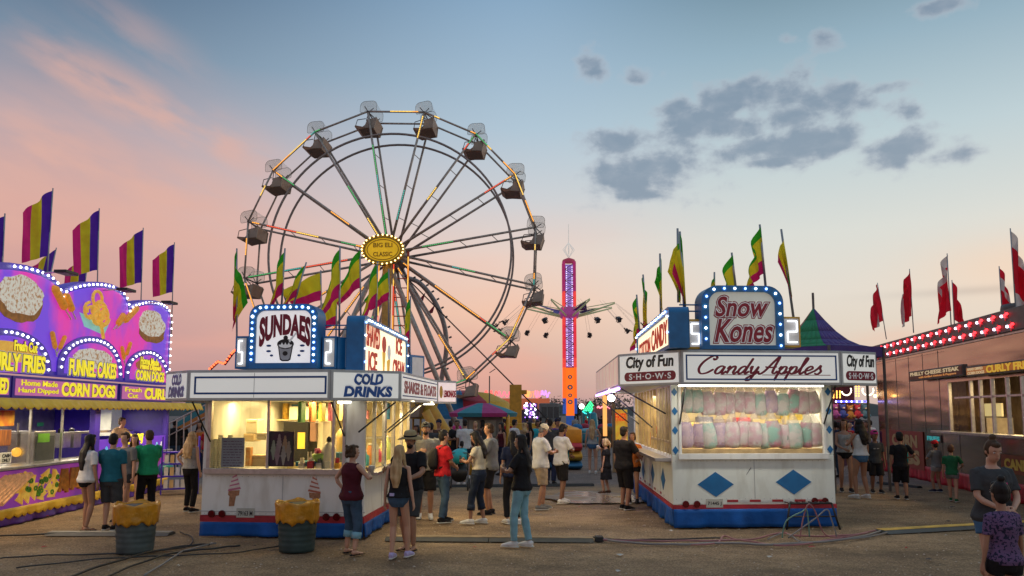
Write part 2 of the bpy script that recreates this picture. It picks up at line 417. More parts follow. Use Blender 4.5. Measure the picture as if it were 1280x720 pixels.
# small low streak at the right horizon
a0, e0 = ae(1235, 362)
q = mth('ADD', mth('POWER', mth('ABSOLUTE', mth('DIVIDE', mth('SUBTRACT', azim, a0), 5)), 2), mth('POWER', mth('ABSOLUTE', mth('DIVIDE', mth('SUBTRACT', elev, e0), .28)), 2))
base = mixc(mth('MULTIPLY', mth('EXPONENT', mth('MULTIPLY', q, -1)), .5), base, lin(165, 165, 165))
a0, e0 = ae(1290, 330)
q = mth('ADD', mth('POWER', mth('ABSOLUTE', mth('DIVIDE', mth('SUBTRACT', azim, a0), 6)), 2), mth('POWER', mth('ABSOLUTE', mth('DIVIDE', mth('SUBTRACT', elev, e0), 2.0)), 2))
base = mixc(mth('MULTIPLY', mth('EXPONENT', mth('MULTIPLY', q, -1)), .4), base, lin(250, 200, 160))
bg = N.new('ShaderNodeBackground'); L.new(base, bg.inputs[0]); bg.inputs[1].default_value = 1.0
sky = N.new('ShaderNodeTexSky'); sky.sky_type = 'NISHITA'; sky.sun_disc = False; sky.sun_elevation = R(1.5); sky.sun_rotation = R(55)
bg2 = N.new('ShaderNodeBackground'); L.new(sky.outputs[0], bg2.inputs[0]); bg2.inputs[1].default_value = .02
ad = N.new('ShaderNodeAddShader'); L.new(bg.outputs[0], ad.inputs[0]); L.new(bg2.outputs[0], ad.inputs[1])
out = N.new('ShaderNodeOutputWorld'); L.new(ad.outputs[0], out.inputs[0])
sl = bpy.data.lights.new('sun', 'SUN'); sl.energy = .25; sl.angle = R(14); sl.color = (1, .72, .5)
so = bpy.data.objects.new('sun', sl); COL.objects.link(so)
sd = Vector((math.sin(R(55)), math.cos(R(55)), .12)); so.rotation_euler = sd.to_track_quat('Z', 'Y').to_euler()

# ------------------------------------------------------------------ ground
def ground_mat():
    m = bpy.data.materials.new('packed_gravel'); m.use_nodes = True; nt = m.node_tree; N = nt.nodes; L = nt.links; b = N['Principled BSDF']
    tc = N.new('ShaderNodeTexCoord')
    def noise(s, d=5, r=.6):
        n = N.new('ShaderNodeTexNoise'); n.inputs['Scale'].default_value = s; n.inputs['Detail'].default_value = d; n.inputs['Roughness'].default_value = r
        L.new(tc.outputs['Object'], n.inputs['Vector']); return n.outputs['Fac']
    def rmp(x, a, b_, ca, cb):
        n = N.new('ShaderNodeValToRGB'); L.new(x, n.inputs[0]); e = n.color_ramp.elements
        e[0].position = a; e[1].position = b_; e[0].color = (*ca, 1); e[1].color = (*cb, 1); return n.outputs[0]
    def mix(f, a, b_, mode='MIX'):
        n = N.new('ShaderNodeMix'); n.data_type = 'RGBA'; n.blend_type = mode
        if isinstance(f, float): n.inputs[0].default_value = f
        else: L.new(f, n.inputs[0])
        L.new(a, n.inputs[6]); L.new(b_, n.inputs[7]); return n.outputs[2]
    big = rmp(noise(.22, 4), .35, .65, (.29, .20, .12), (.41, .295, .18))
    mid = rmp(noise(2.3, 6, .7), .3, .7, (.18, .13, .085), (.43, .32, .21))
    fine = rmp(noise(38, 3, .85), .36, .64, (.22, .21, .20), (1.5, 1.4, 1.3))
    c = mix(.5, big, mid); c = mix(.75, c, fine, 'MULTIPLY')
    # scattered pebbles
    vo = N.new('ShaderNodeTexVoronoi'); vo.inputs['Scale'].default_value = 22; L.new(tc.outputs['Object'], vo.inputs['Vector'])
    peb = rmp(vo.outputs['Distance'], .05, .16, (1, 1, 1), (0, 0, 0))
    cc = N.new('ShaderNodeRGB'); cc.outputs[0].default_value = (.45, .38, .31, 1)
    c = mix(peb, c, cc.outputs[0])
    # worn wheel tracks and old damp stains
    wv = N.new('ShaderNodeTexNoise'); wv.inputs['Scale'].default_value = .5; wv.inputs['Detail'].default_value = 7; wv.inputs['Roughness'].default_value = .68
    mp = N.new('ShaderNodeMapping'); mp.inputs['Scale'].default_value = (.8, 1.2, 1); mp.inputs['Rotation'].default_value = (0, 0, .5); L.new(tc.outputs['Object'], mp.inputs[0]); L.new(mp.outputs[0], wv.inputs['Vector'])
    c = mix(.8, c, rmp(wv.outputs['Fac'], .36, .60, (.48, .46, .46), (1.18, 1.15, 1.08)), 'MULTIPLY')
    # asphalt beyond the gravel strip, in world metres
    sp = N.new('ShaderNodeSeparateXYZ'); L.new(tc.outputs['Object'], sp.inputs[0])
    mr = N.new('ShaderNodeMapRange'); mr.inputs[1].default_value = 21.5; mr.inputs[2].default_value = 23; L.new(sp.outputs[1], mr.inputs[0])
    asp = mix(.7, rmp(noise(1.2, 6), .3, .7, (.17, .14, .13), (.26, .215, .20)), fine, 'MULTIPLY')
    c = mix(mr.outputs[0], c, asp)
    L.new(c, b.inputs['Base Color'])
    b.inputs['Roughness'].default_value = .85; b.inputs['Specular IOR Level'].default_value = .25
    bp = N.new('ShaderNodeBump'); bp.inputs['Strength'].default_value = 1.0; bp.inputs['Distance'].default_value = .03
    L.new(noise(26, 6, .75), bp.inputs['Height']); L.new(bp.outputs[0], b.inputs['Normal'])
    return m
mb = MB()
n = 60
def gfn(i, j):
    x = -60+120*i; y = -8+88*j
    z = .02*mnoise.noise(Vector((x*.35, y*.35, 0)))+.012*mnoise.noise(Vector((x*1.3, y*1.3, 3)))
    edge = min(1, max(0, min(i, 1-i, j, 1-j)*12))
    return (x, y, z*edge*(1 if y < 34 else .3)-.012)
mb.grid(gfn, 120, 100)
for q in ((-1500, -60, -600, 2500), (60, 1500, -600, 2500), (-60, 60, 80, 2500), (-60, 60, -600, -8)):
    mb.add([(q[0], q[2], -.012), (q[1], q[2], -.012), (q[1], q[3], -.012), (q[0], q[3], -.012)], [(0, 1, 2, 3)])
g = mb.build('ground', ground_mat(), None, True); tag(g, kind='structure')
# loose stones and paper scraps on the near ground
r_ = random.Random(11); mb = MB()
for i in range(5200):
    y = 5.5+14*r_.random()**1.7; x = r_.uniform(-.75, .75)*y; s = r_.uniform(.006, .016)*(1+.6*(r_.random() > .93)); c = Vector((x, y, s*.2-.004))
    P = [c+Vector((s*r_.uniform(.7, 1.3), 0, 0)), c+Vector((0, s*r_.uniform(.7, 1.3), 0)), c-Vector((s*r_.uniform(.7, 1.3), 0, 0)), c-Vector((0, s*r_.uniform(.7, 1.3), 0)), c+Vector((r_.uniform(-.3, .3)*s, r_.uniform(-.3, .3)*s, s*.7))]
    mb.add(P, [(0, 1, 4), (1, 2, 4), (2, 3, 4), (3, 0, 4)])
tag(mb.build('gravel', mat('loose_stone', (.42, .34, .27), .85, var=.5, scale=40)), 'small loose stones scattered over the packed ground', kind='stuff')
mb = MB()
for i in range(46):
    y = 7+11*r_.random(); x = r_.uniform(-.6, .6)*y; a = r_.uniform(0, 3); s = r_.uniform(.02, .05); e = Vector((math.cos(a), math.sin(a), 0))*s; f = Vector((-e.y, e.x, 0))*r_.uniform(.4, 1)
    c = Vector((x, y, .012)); mb.m = r_.choice([0, 0, 1, 2]); mb.add([c-e-f, c+e-f+Z*.01, c+e+f, c-e+f+Z*.015, c+Z*.02], [(0, 1, 4), (1, 2, 4), (2, 3, 4), (3, 0, 4)])
tag(mb.build('litter', [mat('scrap_white', (.5, .48, .44), .8), mat('scrap_red', (.35, .05, .04), .7), mat('scrap_dark', (.06, .05, .05), .8)]), 'scraps of paper and straw wrappers lying on the ground', kind='stuff')
# far line of scrub and hills on the horizon
HILL = mat('far_hills', (.05, .055, .05), .9, var=.3, scale=.02)
mb = MB(); P = []; k = 90
for i in range(k+1):
    a = R(-60+120*i/k); h = 5+5*mnoise.noise(Vector((i*.21, 0, 0)))+2.5*mnoise.noise(Vector((i*.9, 4, 0)))
    for (rr, hh) in ((420, -2), (440, max(h, 1.5)), (520, max(h, 1.5)*1.4), (600, -2)):
        P.append((rr*math.sin(a), rr*math.cos(a), hh))
mb.add(P, [(4*i+j, 4*i+4+j, 4*i+5+j, 4*i+1+j) for i in range(k) for j in range(3)])
tag(mb.build('hills', HILL, None, True), kind='structure')

# ------------------------------------------------------------------ flags
POLE = mat('flag_pole_metal', (.35, .37, .4), .4, metal=.5)
def cloth_m(name, c):
    m = mat(name, c, .75, var=.12, scale=5, bump=.15, bscale=12); nt = m.node_tree; b = nt.nodes['Principled BSDF']; tr = nt.nodes.new('ShaderNodeBsdfTranslucent'); mx = nt.nodes.new('ShaderNodeMixShader')
    nt.links.new(nt.nodes['Color Ramp'].outputs[0], tr.inputs[0]); mx.inputs[0].default_value = .55; nt.links.new(b.outputs[0], mx.inputs[1]); nt.links.new(tr.outputs[0], mx.inputs[2]); nt.links.new(mx.outputs[0], nt.nodes['Material Output'].inputs[0]); return m
FG, FY, FM = cloth_m('flag_green', (.05, .48, .02)), cloth_m('flag_yellow', (1.0, .80, .03)), cloth_m('flag_magenta', (.80, .02, .18))
FP, FPK = cloth_m('flag_purple', (.12, .03, .48)), cloth_m('flag_pink', (.95, .03, .28))
FR_, FWH = cloth_m('flag_red', (.80, .015, .04)), cloth_m('flag_white', (.72, .66, .62))
def flag(base, top, hoist, fly, ang, cols, label, group, stripes='t', amp=.07, seed=0, side=-1, cut=None, poler=.018):
    """base/top: pole ends (world); cloth hangs from the top of the pole, fly edge drooping by ang degrees"""
    t = thing('flag', label, 'flag', base, group)
    base, top = Vector(base), Vector(top); ax = (top-base).normalized()
    MB().tube(base, top+ax*.05, poler, poler*.8, 6).build('pole', POLE, t, True)
    mb = MB(); nu, nv = 18, 14; a = R(ang); r_ = random.Random(seed); ph = r_.uniform(0, 6); k2 = r_.uniform(1.5, 2.6)
    vsx = []
    for j in range(nv+1):
        for i in range(nu+1):
            s, v = i/nu, j/nv
            aa = a*(1+.25*(1-v))*(.55+.45*min(1, s*2.2))
            sh = fly*s*(1-.18*v)
            d = Vector((side*math.cos(aa), .0, -math.sin(aa)))*sh
            if cut: d *= 1-cut*v
            fold = amp*(math.sin(s*k2*6.28+ph+v*2)*min(1, s*3)+.4*math.sin(s*11+v*5+ph))
            p = top-ax*(hoist*v*(1-.25*s*math.sin(a)))+d+Vector((side*.25*fold, fold, .12*fold))
            vsx.append(p)
    fs = []; ms = []
    nc = len(cols)
    for j in range(nv):
        for i in range(nu):
            q = j*(nu+1)+i; fs.append((q, q+1, q+nu+2, q+nu+1))
            ms.append(min(nc-1, int(nc*((j+.5)/nv if stripes == 't' else (i+.5)/nu))))
    mb.v = [tuple(p) for p in vsx]; mb.f = fs; mb.mi = ms
    mb.build('cloth', cols, t, True)
    return t
# ------------------------------------------------------------------ concession trailers
class Sk:
    def __init__(s, O, U, V): s.O = Vector((O[0], O[1], 0)); s.U = Vector((U[0], U[1], 0)).normalized(); s.V = Vector((V[0], V[1], 0)).normalized()
    def p(s, u, v, z): return s.O+s.U*u+s.V*v+Z*z
def sbox(mb, K, u0, u1, v0, v1, z0, z1):
    return mb.hexa([K.p(u0,v0,z0),K.p(u1,v0,z0),K.p(u1,v1,z0),K.p(u0,v1,z0),K.p(u0,v0,z1),K.p(u1,v0,z1),K.p(u1,v1,z1),K.p(u0,v1,z1)])
def dist2(a, b): return (Vector((a[0], a[1], 0))-Vector((b[0], b[1], 0))).length
def slab(mb, pts, z0, z1):
    n = len(pts)
    mb.add([(p[0], p[1], z0) for p in pts]+[(p[0], p[1], z1) for p in pts],
           [tuple(range(n)), tuple(range(2*n-1, n-1, -1))]+[(i, i+n, (i+1) % n+n, (i+1) % n) for i in range(n)])
def fascia(parent, P0, P1, z0, z1, th=.07, face=SIGNW, fr=GREYF, name='sign_panel', b=.045):
    F = Fr(P0, Vector(P1)-Vector(P0)); Lh = dist2(P0, P1)
    mb = MB(); mb.fbox(F, 0.004, Lh-.004, z0, z1, -th, 0); pn = bev(mb.build(name, fr, parent), .008)
    MB().fbox(F, b, Lh-b, z0+b, z1-b, 0.002, .012).build('sign_face', face, pn)
    return F, pn, Lh
def board(parent, F, x0, y0, x1, y1, inx, iny0, iny1, depth, rt, face, fr=BLUE, name='roof_sign'):
    """arched light box: outer rect px (x0,y0 bottom-left; x1,y1 top-right), face inset in px"""
    a = F.px(x0, y0); b = F.px(x1, y1); c = F.px(x0+inx, y0-iny0); d = F.px(x1-inx, y1+iny1)
    O = rrect(a[0], a[1], b[0], b[1], rt); I = rrect(c[0], c[1], d[0], d[1], rt*.72)
    mb = MB(); mb.ring(O, I, F, -depth, .05); mb.prism(O, F, -depth-.003, -depth+.01)
    o = mb.build(name, fr, parent)
    mb = MB(); mb.prism(I, F, -.05, .004); mb.build('sign_face', face, o)
    return o, O, I
def along(O, I, n):
    P = [((a[0]+b[0])/2, (a[1]+b[1])/2) for a, b in zip(O, I)]; P.append(P[0])
    Ls = [0]
    for i in range(1, len(P)): Ls.append(Ls[-1]+math.hypot(P[i][0]-P[i-1][0], P[i][1]-P[i-1][1]))
    out = []
    for k in range(n):
        t = Ls[-1]*k/n; i = 1
        while Ls[i] < t and i < len(Ls)-1: i += 1
        q = (t-Ls[i-1])/max(1e-6, Ls[i]-Ls[i-1]); out.append((P[i-1][0]+(P[i][0]-P[i-1][0])*q, P[i-1][1]+(P[i][1]-P[i-1][1])*q))
    return out
def zig(mb, F, u0, v0, u1, v1, kind, r, w=.05):
    m = (v0+v1)/2
    P = [(u1, v1), (u0, v1), (u0, m), (u1, m), (u1, v0), (u0, v0)]
    if kind == 2: P = [(u0+u1-u, v) for u, v in P]
    for a, b in zip(P[:-1], P[1:]): mb.tube(F.p(a[0], a[1], w), F.p(b[0], b[1], w), r, n=6)
LITW = mat('lit_acrylic', (.75, .75, .7), .3, var=.03, emit=(.93, .9, .93), es=.55)
LITC = mat('lit_cream', (.8, .7, .5), .3, var=.04, scale=1.5, emit=(1, .80, .50), es=1.15)
DIGB = mat('lamp_recess', (.45, .43, .42), .4, emit=(1, .95, .9), es=.12)
TAIL = mat('tail_light_red', (.10, .004, .006), .15, var=.2)
PLATE = mat('licence_plate', (.45, .45, .40), .35)
def tail(parent, F, x, y, r=.058):
    u, v = F.px(x, y); mb = MB(); mb.prism(ell(u, v, r, r, 18), F, 0, .035); o = mb.build('tail_light', TAIL, parent, False); bev(o, .008)
def plate(parent, F, x, y, s):
    u, v = F.px(x, y); o = bev(MB().fbox(F, u-.15, u+.15, v-.075, v+.075, .004, .014).build('licence_plate', PLATE, parent), .004)
    mb = MB(); text_mb(mb, F, s, u-.12, v-.045, u+.12, v+.03, .012, .017, .015); mb.build('lettering', BLACK, o)
def skirt(parent, segs, z0, z1, m, name='skirt'):
    mb = MB()
    for (P0, P1) in segs:
        F = Fr(P0, Vector(P1)-Vector(P0)); Lh = dist2(P0, P1)
        def fn(i, j): return F.p(Lh*i, z0+(z1-z0)*j, .03*math.sin(i*Lh*7)*(1-j)+.02*math.sin(i*Lh*17+1)*(1-j)+.012)
        mb.grid(fn, int(Lh*14), 5)
    return solid(mb.build(name, m, parent, True), .01)

# ============ the sundae trailer
U1 = Vector((1, -.085, 0)); V1 = Vector((.05, 1, 0)); O1 = G(250, 671)
F1 = Fr(O1, U1)
W1 = F1.px(454, 674)[0]; D1 = 4.1
K1 = Sk(O1, U1, V1)
T1 = thing('sundae_trailer', 'white food trailer with glowing SUNDAES roof sign and painted ice cream cones', 'food trailer', O1)
C1 = K1.p(W1, 0, 0); S1 = Fr(C1, V1)
zf = lambda y, F=F1, x=350: F.px(x, y)[1]
zs, zr, zsill, ztop = zf(653), zf(645), zf(588), zf(486)
un = lambda x, F=F1, y=560: F.px(x, y)[0]
mb = MB()
sbox(mb, K1, 0, W1, 0, .05, zr+.002, zsill)                       # front lower panel
sbox(mb, K1, W1-.05, W1, .05, D1, zr+.002, zsill-.02)              # side lower
sbox(mb, K1, 0, .05, .05, D1, .3, ztop+.15)                   # far side
sbox(mb, K1, .0, un(259), 0, .08, zsill, ztop+.15)            # front left post
sbox(mb, K1, un(432), W1, 0, .08, zsill, ztop+.15)            # corner post
sbox(mb, K1, .05, W1-.05, .05, D1, .3, .36)                   # floor
body = bev(mb.build('body', WHITE, T1), .01)
sbox(MB(), K1, 0.05, W1-.02, D1-.06, D1, .36, ztop+.15).build('back_wall', WARMW, T1)
sbox(MB(), K1, -.02, W1+.02, -.02, D1+.02, ztop+.16, ztop+.22).build('roof', WHITE, T1)
sbox(MB(), K1, .05, W1-.05, .09, D1-.06, ztop+.12, ztop+.15).build('ceiling_lining', WARMW, T1)
# window frame
mb = MB(); u0, u1 = un(259), un(432)
mb.fbox(F1, u0-.02, u1+.02, zsill-.06, zsill+.03, 0.003, .07); mb.fbox(F1, u0, u0+.06, zsill+.03, ztop, -.06, .02); mb.fbox(F1, u1-.05, u1, zsill+.03, ztop, -.06, .02)
for x in (334, 416): mb.fbox(F1, un(x)-.02, un(x)+.02, zsill+.03, ztop, -.05, 0)
bev(mb.build('window_frame', ALU, T1), .005)
MB().fbox(F1, u0+.06, u1-.05, zsill+.03, ztop, -.03, -.026).build('window_glass', GLASS, T1)
mb = MB(); cs = zsill-.02
mb.fbox(S1, 0, D1, cs-.05, cs, -.05, .22)
for v in (.02, .75, 1.55, 1.62, 2.4, 3.2, D1-.08): mb.fbox(S1, v, v+.06, cs, ztop, -.06, 0)
bev(mb.build('side_window_frame', ALU, T1), .005)
MB().fbox(S1, .08, 1.55, cs, ztop, -.035, -.031).build('window_glass', GLASS, T1)
# red band and hanging blue skirt
Cb = K1.p(W1, D1, 0)
mb = MB(); F = F1; mb.fbox(F, -.01, W1+.012, zs, zr, -.02, .012); mb.fbox(S1, 0.012, D1, zs, zr, -.02, .012); mb.build('red_stripe', SKIRTR, T1)
skirt(T1, [(O1, C1), (C1, Cb)], .02, zs-.002, SKIRTB)
MB().fbox(F1, -.02, W1+.02, zr+.06, zr+.072, .001, .006).build('seam_strip', GREYF, T1)
for u in (W1*.5, ): MB().fbox(F1, u, u+.012, zr+.075, zsill-.08, .001, .005).build('seam_strip', GREYF, T1)
for v in (1.3, 2.6): MB().fbox(S1, v, v+.012, zr+.01, zsill-.1, .001, .005).build('seam_strip', GREYF, T1)
mb = MB()
for k in range(26):
    for z_ in (zr+.03, zsill-.10): u = .06+k*(W1-.12)/25; mb.prism(ell(u, z_, .007, .007, 6), F1, .0, .004)
mb.build('rivet', GREYF, T1)
for x, y in ((265, 642), (278, 642), (408, 646), (421, 646)): tail(T1, F1, x, y)
plate(T1, F1, 307, 641, '79163 M')
# painted ice cream cones
CONE = mat('waffle_cone', (.34, .16, .08), .6, var=.3, scale=30); SWP = mat('swirl_pink', (.50, .16, .26), .5); SWW = mat('swirl_white', (.7, .62, .58), .5); SWR = mat('swirl_rust', (.42, .13, .08), .5)
def cone_art(x, y, flip, sw):
    u, v = F1.px(x, y); o = None
    f = -1 if flip else 1
    P = lambda q: [(u+f*a*.30, v+b*.30) for a, b in q]
    mb = MB(); mb.prism(P([(-.32, .02), (.30, .06), (.26, -.22), (.1, -.25), (.02, -.78), (-.28, -.8), (-.26, -.25), (-.34, -.2)]), F1, .002, .006)
    o = mb.build('cone_graphic', CONE, T1)
    for m_, k0, zz in ((sw, 0, .006), (SWW, 1, .0075)):
        mb = MB()
        for k in range(k0, 8, 2):
            y0 = .02+k*.11; wd = .36*(1-k/9.5); mb.prism(P([(-wd, y0-.02), (wd, y0+.1), (wd*.85, y0+.24), (-wd*.9, y0+.11)]), F1, .002, zz+k*.0003)
        mb.build('swirl', m_, o)
cone_art(293, 614, False, SWP); cone_art(393, 617, True, SWR)
# fascia ring
def pt(x, d, y=482): p = W(x, y, d); return Vector((p.x, p.y, 0))
A = [pt(207, 13.0), pt(235, 12.45), pt(413, 12.2), pt(501, 12.75), pt(546, 16.4), pt(571, 16.9)]
za, zb = W(350, 501, 12.3).z, W(350, 462, 12.3).z
aw = MB(); L1 = [A[0]+Vector((-.3, 2.8, 0))]+A+[K1.p(W1+.3, D1+.6, 0), K1.p(0, D1, 0)]
inn = [p+(K1.p(W1/2, 2, 0)-p)*.02 for p in L1]
slab(aw, inn, zb-.05, zb-.01); slab(aw, inn, za+.03, za+.06); aw.build('awning', GREYF, T1)
Fa, pa, La = fascia(T1, A[1], A[2], za, zb)
i0 = Fa.px(238, 499); i1 = Fa.px(409, 466)
mb = MB(); mb.ring(rrect(i0[0]+.06, za+.1, i1[0], zb-.1, .002), rrect(i0[0]+.09, za+.13, i1[0]-.03, zb-.13, .002), Fa, .01, .018); mb.build('blue_border', DKBLUE, pa)
MB().fbox(Fa, La*.47, La*.47+.008, za+.05, zb-.05, .012, .015).build('panel_joint', GREYF, pa)
Fb, pb, Lb = fascia(T1, A[2], A[3], za, zb)
BL = mat('letter_blue', (.01, .09, .36), .4); SHW = mat('letter_white', (.8, .8, .8), .4, emit=(1, 1, 1), es=.1)
def drip(x, y): return x, y+.05*math.sin(x*23)
def cold(Fq, pn, Lq, m, k=1):
    c = Lq/2; h = zb-za
    for s, w, a, b in (('COLD', .33, .52, .88), ('DRINKS', .56, .12, .47)):
        for mm, e, z_, bo in ((SHW, .02, .016, .07), (m, 0, .022, .05)):
            mb = MB(); text_mb(mb, Fq, s, c-w*Lq/2*k-e*0, za+a*h-e+(.02 if e else 0), c+w*Lq/2*k+.04, za+b*h+(.02 if e else 0), .012, z_, bo, shear=.15, warp=drip); mb.build('lettering', mm, pn)
cold(Fb, pb, Lb, BL, 1.15)
Fc, pc, Lc = fascia(T1, A[3], A[4], za, zb)
mb = MB()
for v in (za+.08, zb-.10): mb.fbox(Fc, .1, Lc-.1, v, v+.02, .012, .017)
mb.build('blue_border', DKBLUE, pc)
mb = MB(); text_mb(mb, Fc, 'SHAKES & FLOATS', .22, za+.13, Lc-.2, zb-.14, .012, .02, .03); mb.build('lettering', mat('faded_red', (.45, .10, .10), .5), pc)
Fd, pd, Ld = fascia(T1, A[4], A[5], za, zb, face=mat('lit_pink_panel', (.8, .7, .7), .4, emit=(1, .8, .75), es=.5))
mb = MB(); text_mb(mb, Fd, 'LEMONADE', .20, za+.13, Ld-.05, zb-.2, .012, .02, .04); mb.build('lettering', RED, pd)
MB().prism(ell(.12, (za+zb)/2, .05, .13, 14), Fd, .012, .016).build('lemon_graphic', YELLOW, pd)
Fe, pe, Le = fascia(T1, A[0], A[1], za, zb)
cold(Fe, pe, Le, mat('faded_violet', (.22, .22, .42), .5), 1.1)
fascia(T1, A[0]+Vector((-.3, 2.8, 0)), A[0], za, zb)
# tubes under the awning and prop rods
mb = MB(); mb.fbox(Fb, .25, .45, za-.03, za+.0, -.45, -.38); mb.build('fluorescent_tube', TUBE, T1); MB().fbox(Fd, .0, .3, za-.02, za, -.4, -.34).build('fluorescent_tube', TUBE, T1)
for (Fq, x0, y0, x1, y1, w) in ((F1, 257, 503, 264, 552, .12), (F1, 425, 503, 431, 545, .12), (S1, 460, 503, 446, 540, .3), (S1, 497, 503, 479, 540, .3), (S1, 503, 503, 484, 540, .3)):
    a = Fq.px(x0, y0); b = Fq.px(x1, y1)
    MB().tube(Fq.p(a[0], a[1], .45), Fq.p(b[0], b[1], .03), .014).build('prop_rod', BLACK, T1, True)
# SUNDAES light box
Fs = Fr(W(350, 430, 12.75), U1)
sb, Oo, Ii = board(T1, Fs, 311, 461, 399, 380, 8.5, 7, 8, .36, .20, LITW, name='sundaes_sign')
for k, (u, v) in enumerate(along(Oo, Ii, 38)):
    if v > Fs.px(350, 456)[1]: bulb(sb, Fs.p(u, v, .06), .019 if k % 3 else .025, BULBW if k % 5 in (0, 2) else BULBB)
def arch(x, y):
    c = 1-(2*x-1)**2; return x, (-.28*(1-c)*(1-y)*1.0+(.0))+y*(1-.0)+(.22*c)*(1-y)+(-.14*(1-c))*y
text_px(Fs, 'SUNDAES', 324, 427, 389, 392, DKRED, sb, bold=.05, warp=arch)
def sundae(F, cx, cy):
    u, v = F.px(cx, cy); k = .0125
    P = lambda q: [(u+a*k, v+b*k) for a, b in q]
    o = MB().prism(P([(-10, 2), (10, 2), (7, -16), (4, -18), (-4, -18), (-7, -16)]), F, .004, .008).build('sundae_graphic', BLACK, sb)
    MB().prism(P([(-8.3, 0), (8.3, 0), (5.8, -14.5), (3.5, -16.2), (-3.5, -16.2), (-5.8, -14.5)]), F, .004, .011).build('cup', mat('cup_grey', (.45, .45, .47), .5), o)
    mb = MB(); mb.prism(P(ell(0, 4, 11, 6.5, 20)), F, .004, .013); mb.prism(P(ell(0, 12, 3, 3, 12)), F, .004, .0135); mb.prism(P(ell(0, -8, 3.4, 3, 12)), F, .004, .0145); mb.build('scoop', BLACK, o)
    MB().prism(P([(-9, 3)]+[(-9+i*1.5, (3.2 if i % 3 else 6)) for i in range(1, 12)]+[(9, 3), (7, 0), (0, -1.4), (-7, 0)]), F, .004, .0165).build('cream', SHW, o)
    MB().prism(P([(4, 8), (13, 19), (15, 18), (6, 6)]), F, .004, .018).build('spoon', SHW, o)
    mb = MB()
    for a, b in ((-22, 2), (-22, -5), (-18, -10.5), (22, 2), (22, -5), (18, -10.5)): mb.prism(P(ell(a, b, 3.3 if abs(a) > 20 else 2.2, 1.5, 10)), F, .004, .009)
    mb.build('drops', DKBLUE, o)
sundae(Fs, 357, 434)
def digit(parent, F, x0, y0, x1, y1, kind, depth, fr, k=3):
    a = F.px(x0, y0); b = F.px(x1, y1); mb = MB(); mb.fbox(F, a[0], b[0], a[1], b[1], -depth, 0); o = bev(mb.build('lamp_box', fr, parent), .008)
    m = .035; MB().fbox(F, a[0]+m, b[0]-m, a[1]+m, b[1]-m, .002, .01).build('recess', DIGB, o)
    mb = MB(); zig(mb, F, a[0]+m*2.3, a[1]+m*2.3, b[0]-m*2.3, b[1]-m*2.3, kind, .014); mb.build('zigzag_tube', TUBEC, o, True)
    return o
Fs2 = Fs.off(-.12)
digit(T1, Fs2, 293, 461, 311, 420, 5, .3, BLUE); o = digit(T1, Fs2, 402, 461, 421, 420, 2, .3, BLUE)
Fs3 = Fr(Fs2.p(Fs2.px(421, 440)[0]+.01, 0, -.02), (.75, .66))
a = Fs2.px(421, 461); b = Fs2.px(421, 421)
mb = MB(); mb.fbox(Fs3, 0, .52, a[1], b[1], -.2, 0); o = bev(mb.build('lamp_box', BLUE, T1), .008)
MB().fbox(Fs3, .14, .49, a[1]+.03, b[1]-.03, .002, .01).build('recess', DIGB, o)
mb = MB(); zig(mb, Fs3, .19, a[1]+.08, .44, b[1]-.08, 5, .014); zig(mb, Fs3, .19, a[1]+.08, .44, b[1]-.08, 2, .014); mb.build('zigzag_tube', TUBEC, o, True)
mb = MB(); e = Fs2.px(405, 408)
for y in (406, 411): e = Fs2.px(404, y); mb.tube(Fs2.p(e[0], e[1], -.1), Fs2.p(e[0]+.5, e[1], -.1), .012)
mb.build('rail', BLUE, T1)
# SHAVED ICE / ICE CREAM board over the side
Fg = Fr(W(452, 430, 12.75), V1)
q0 = Fg.px(452, 462); q1 = Fg.px(452, 392.5); q2 = Fg.px(508.5, 418)
ul, vb, ur, vt = q0[0], za+.3, q2[0], q1[1]
O = rrect(ul, vb, ur, vt, .14); I = rrect(ul+.13, vb+.1, ur-.13, vt-.12, .1)
mb = MB(); mb.ring(O, I, Fg, -.26, .03); mb.prism(O, Fg, -.263, -.25); sg = mb.build('shaved_ice_sign', BLUE, T1)
MB().prism(I, Fg, -.05, .003).build('sign_face', LITC, sg)
for k, (u, v) in enumerate(along(O, I, 44)):
    if not (v < vb+.2 and ul+.3 < u < ur-.2): bulb(sg, Fg.p(u, v, .045), .018, BULBW if k % 3 else BULBB)
Lg = ur-ul; RO = mat('letter_orange_red', (.55, .03, .01), .5, emit=(.8, .05, .01), es=.15)
for s, a, b, c, d in (('SHAVED', .07, .56, .33, .90), ('ICE', .11, .18, .28, .5), ('ICE', .70, .60, .86, .90), ('CREAM', .63, .14, .93, .5)):
    mb = MB(); text_mb(mb, Fg, s, ul+a*Lg, vb+b*(vt-vb), ul+c*Lg, vb+d*(vt-vb), .003, .012, .03); mb.build('lettering', RO, sg)
c1 = ul+.42*Lg; h = vt-vb; vv = lambda t: vb+t*h
mb = MB(); mb.prism([(c1-.13, vv(.55)), (c1+.13, vv(.55)), (c1+.02, vv(.12)), (c1-.02, vv(.12))], Fg, .003, .01); mb.prism([(c1+.27, vv(.42)), (c1+.57, vv(.5)), (c1+.44, vv(.06)), (c1+.38, vv(.06))], Fg, .003, .01); mb.build('cone_graphic', mat('cone_yellow', (.7, .38, .03), .5, emit=(1, .55, .05), es=.35), sg)
mb = MB(); mb.prism(ell(c1, vv(.68), .17, .15, 16), Fg, .004, .013); mb.build('ice_graphic', RO, sg); MB().prism(ell(c1+.43, vv(.58), .15, .14, 16), Fg, .004, .013).build('ice_graphic', SHW, sg)
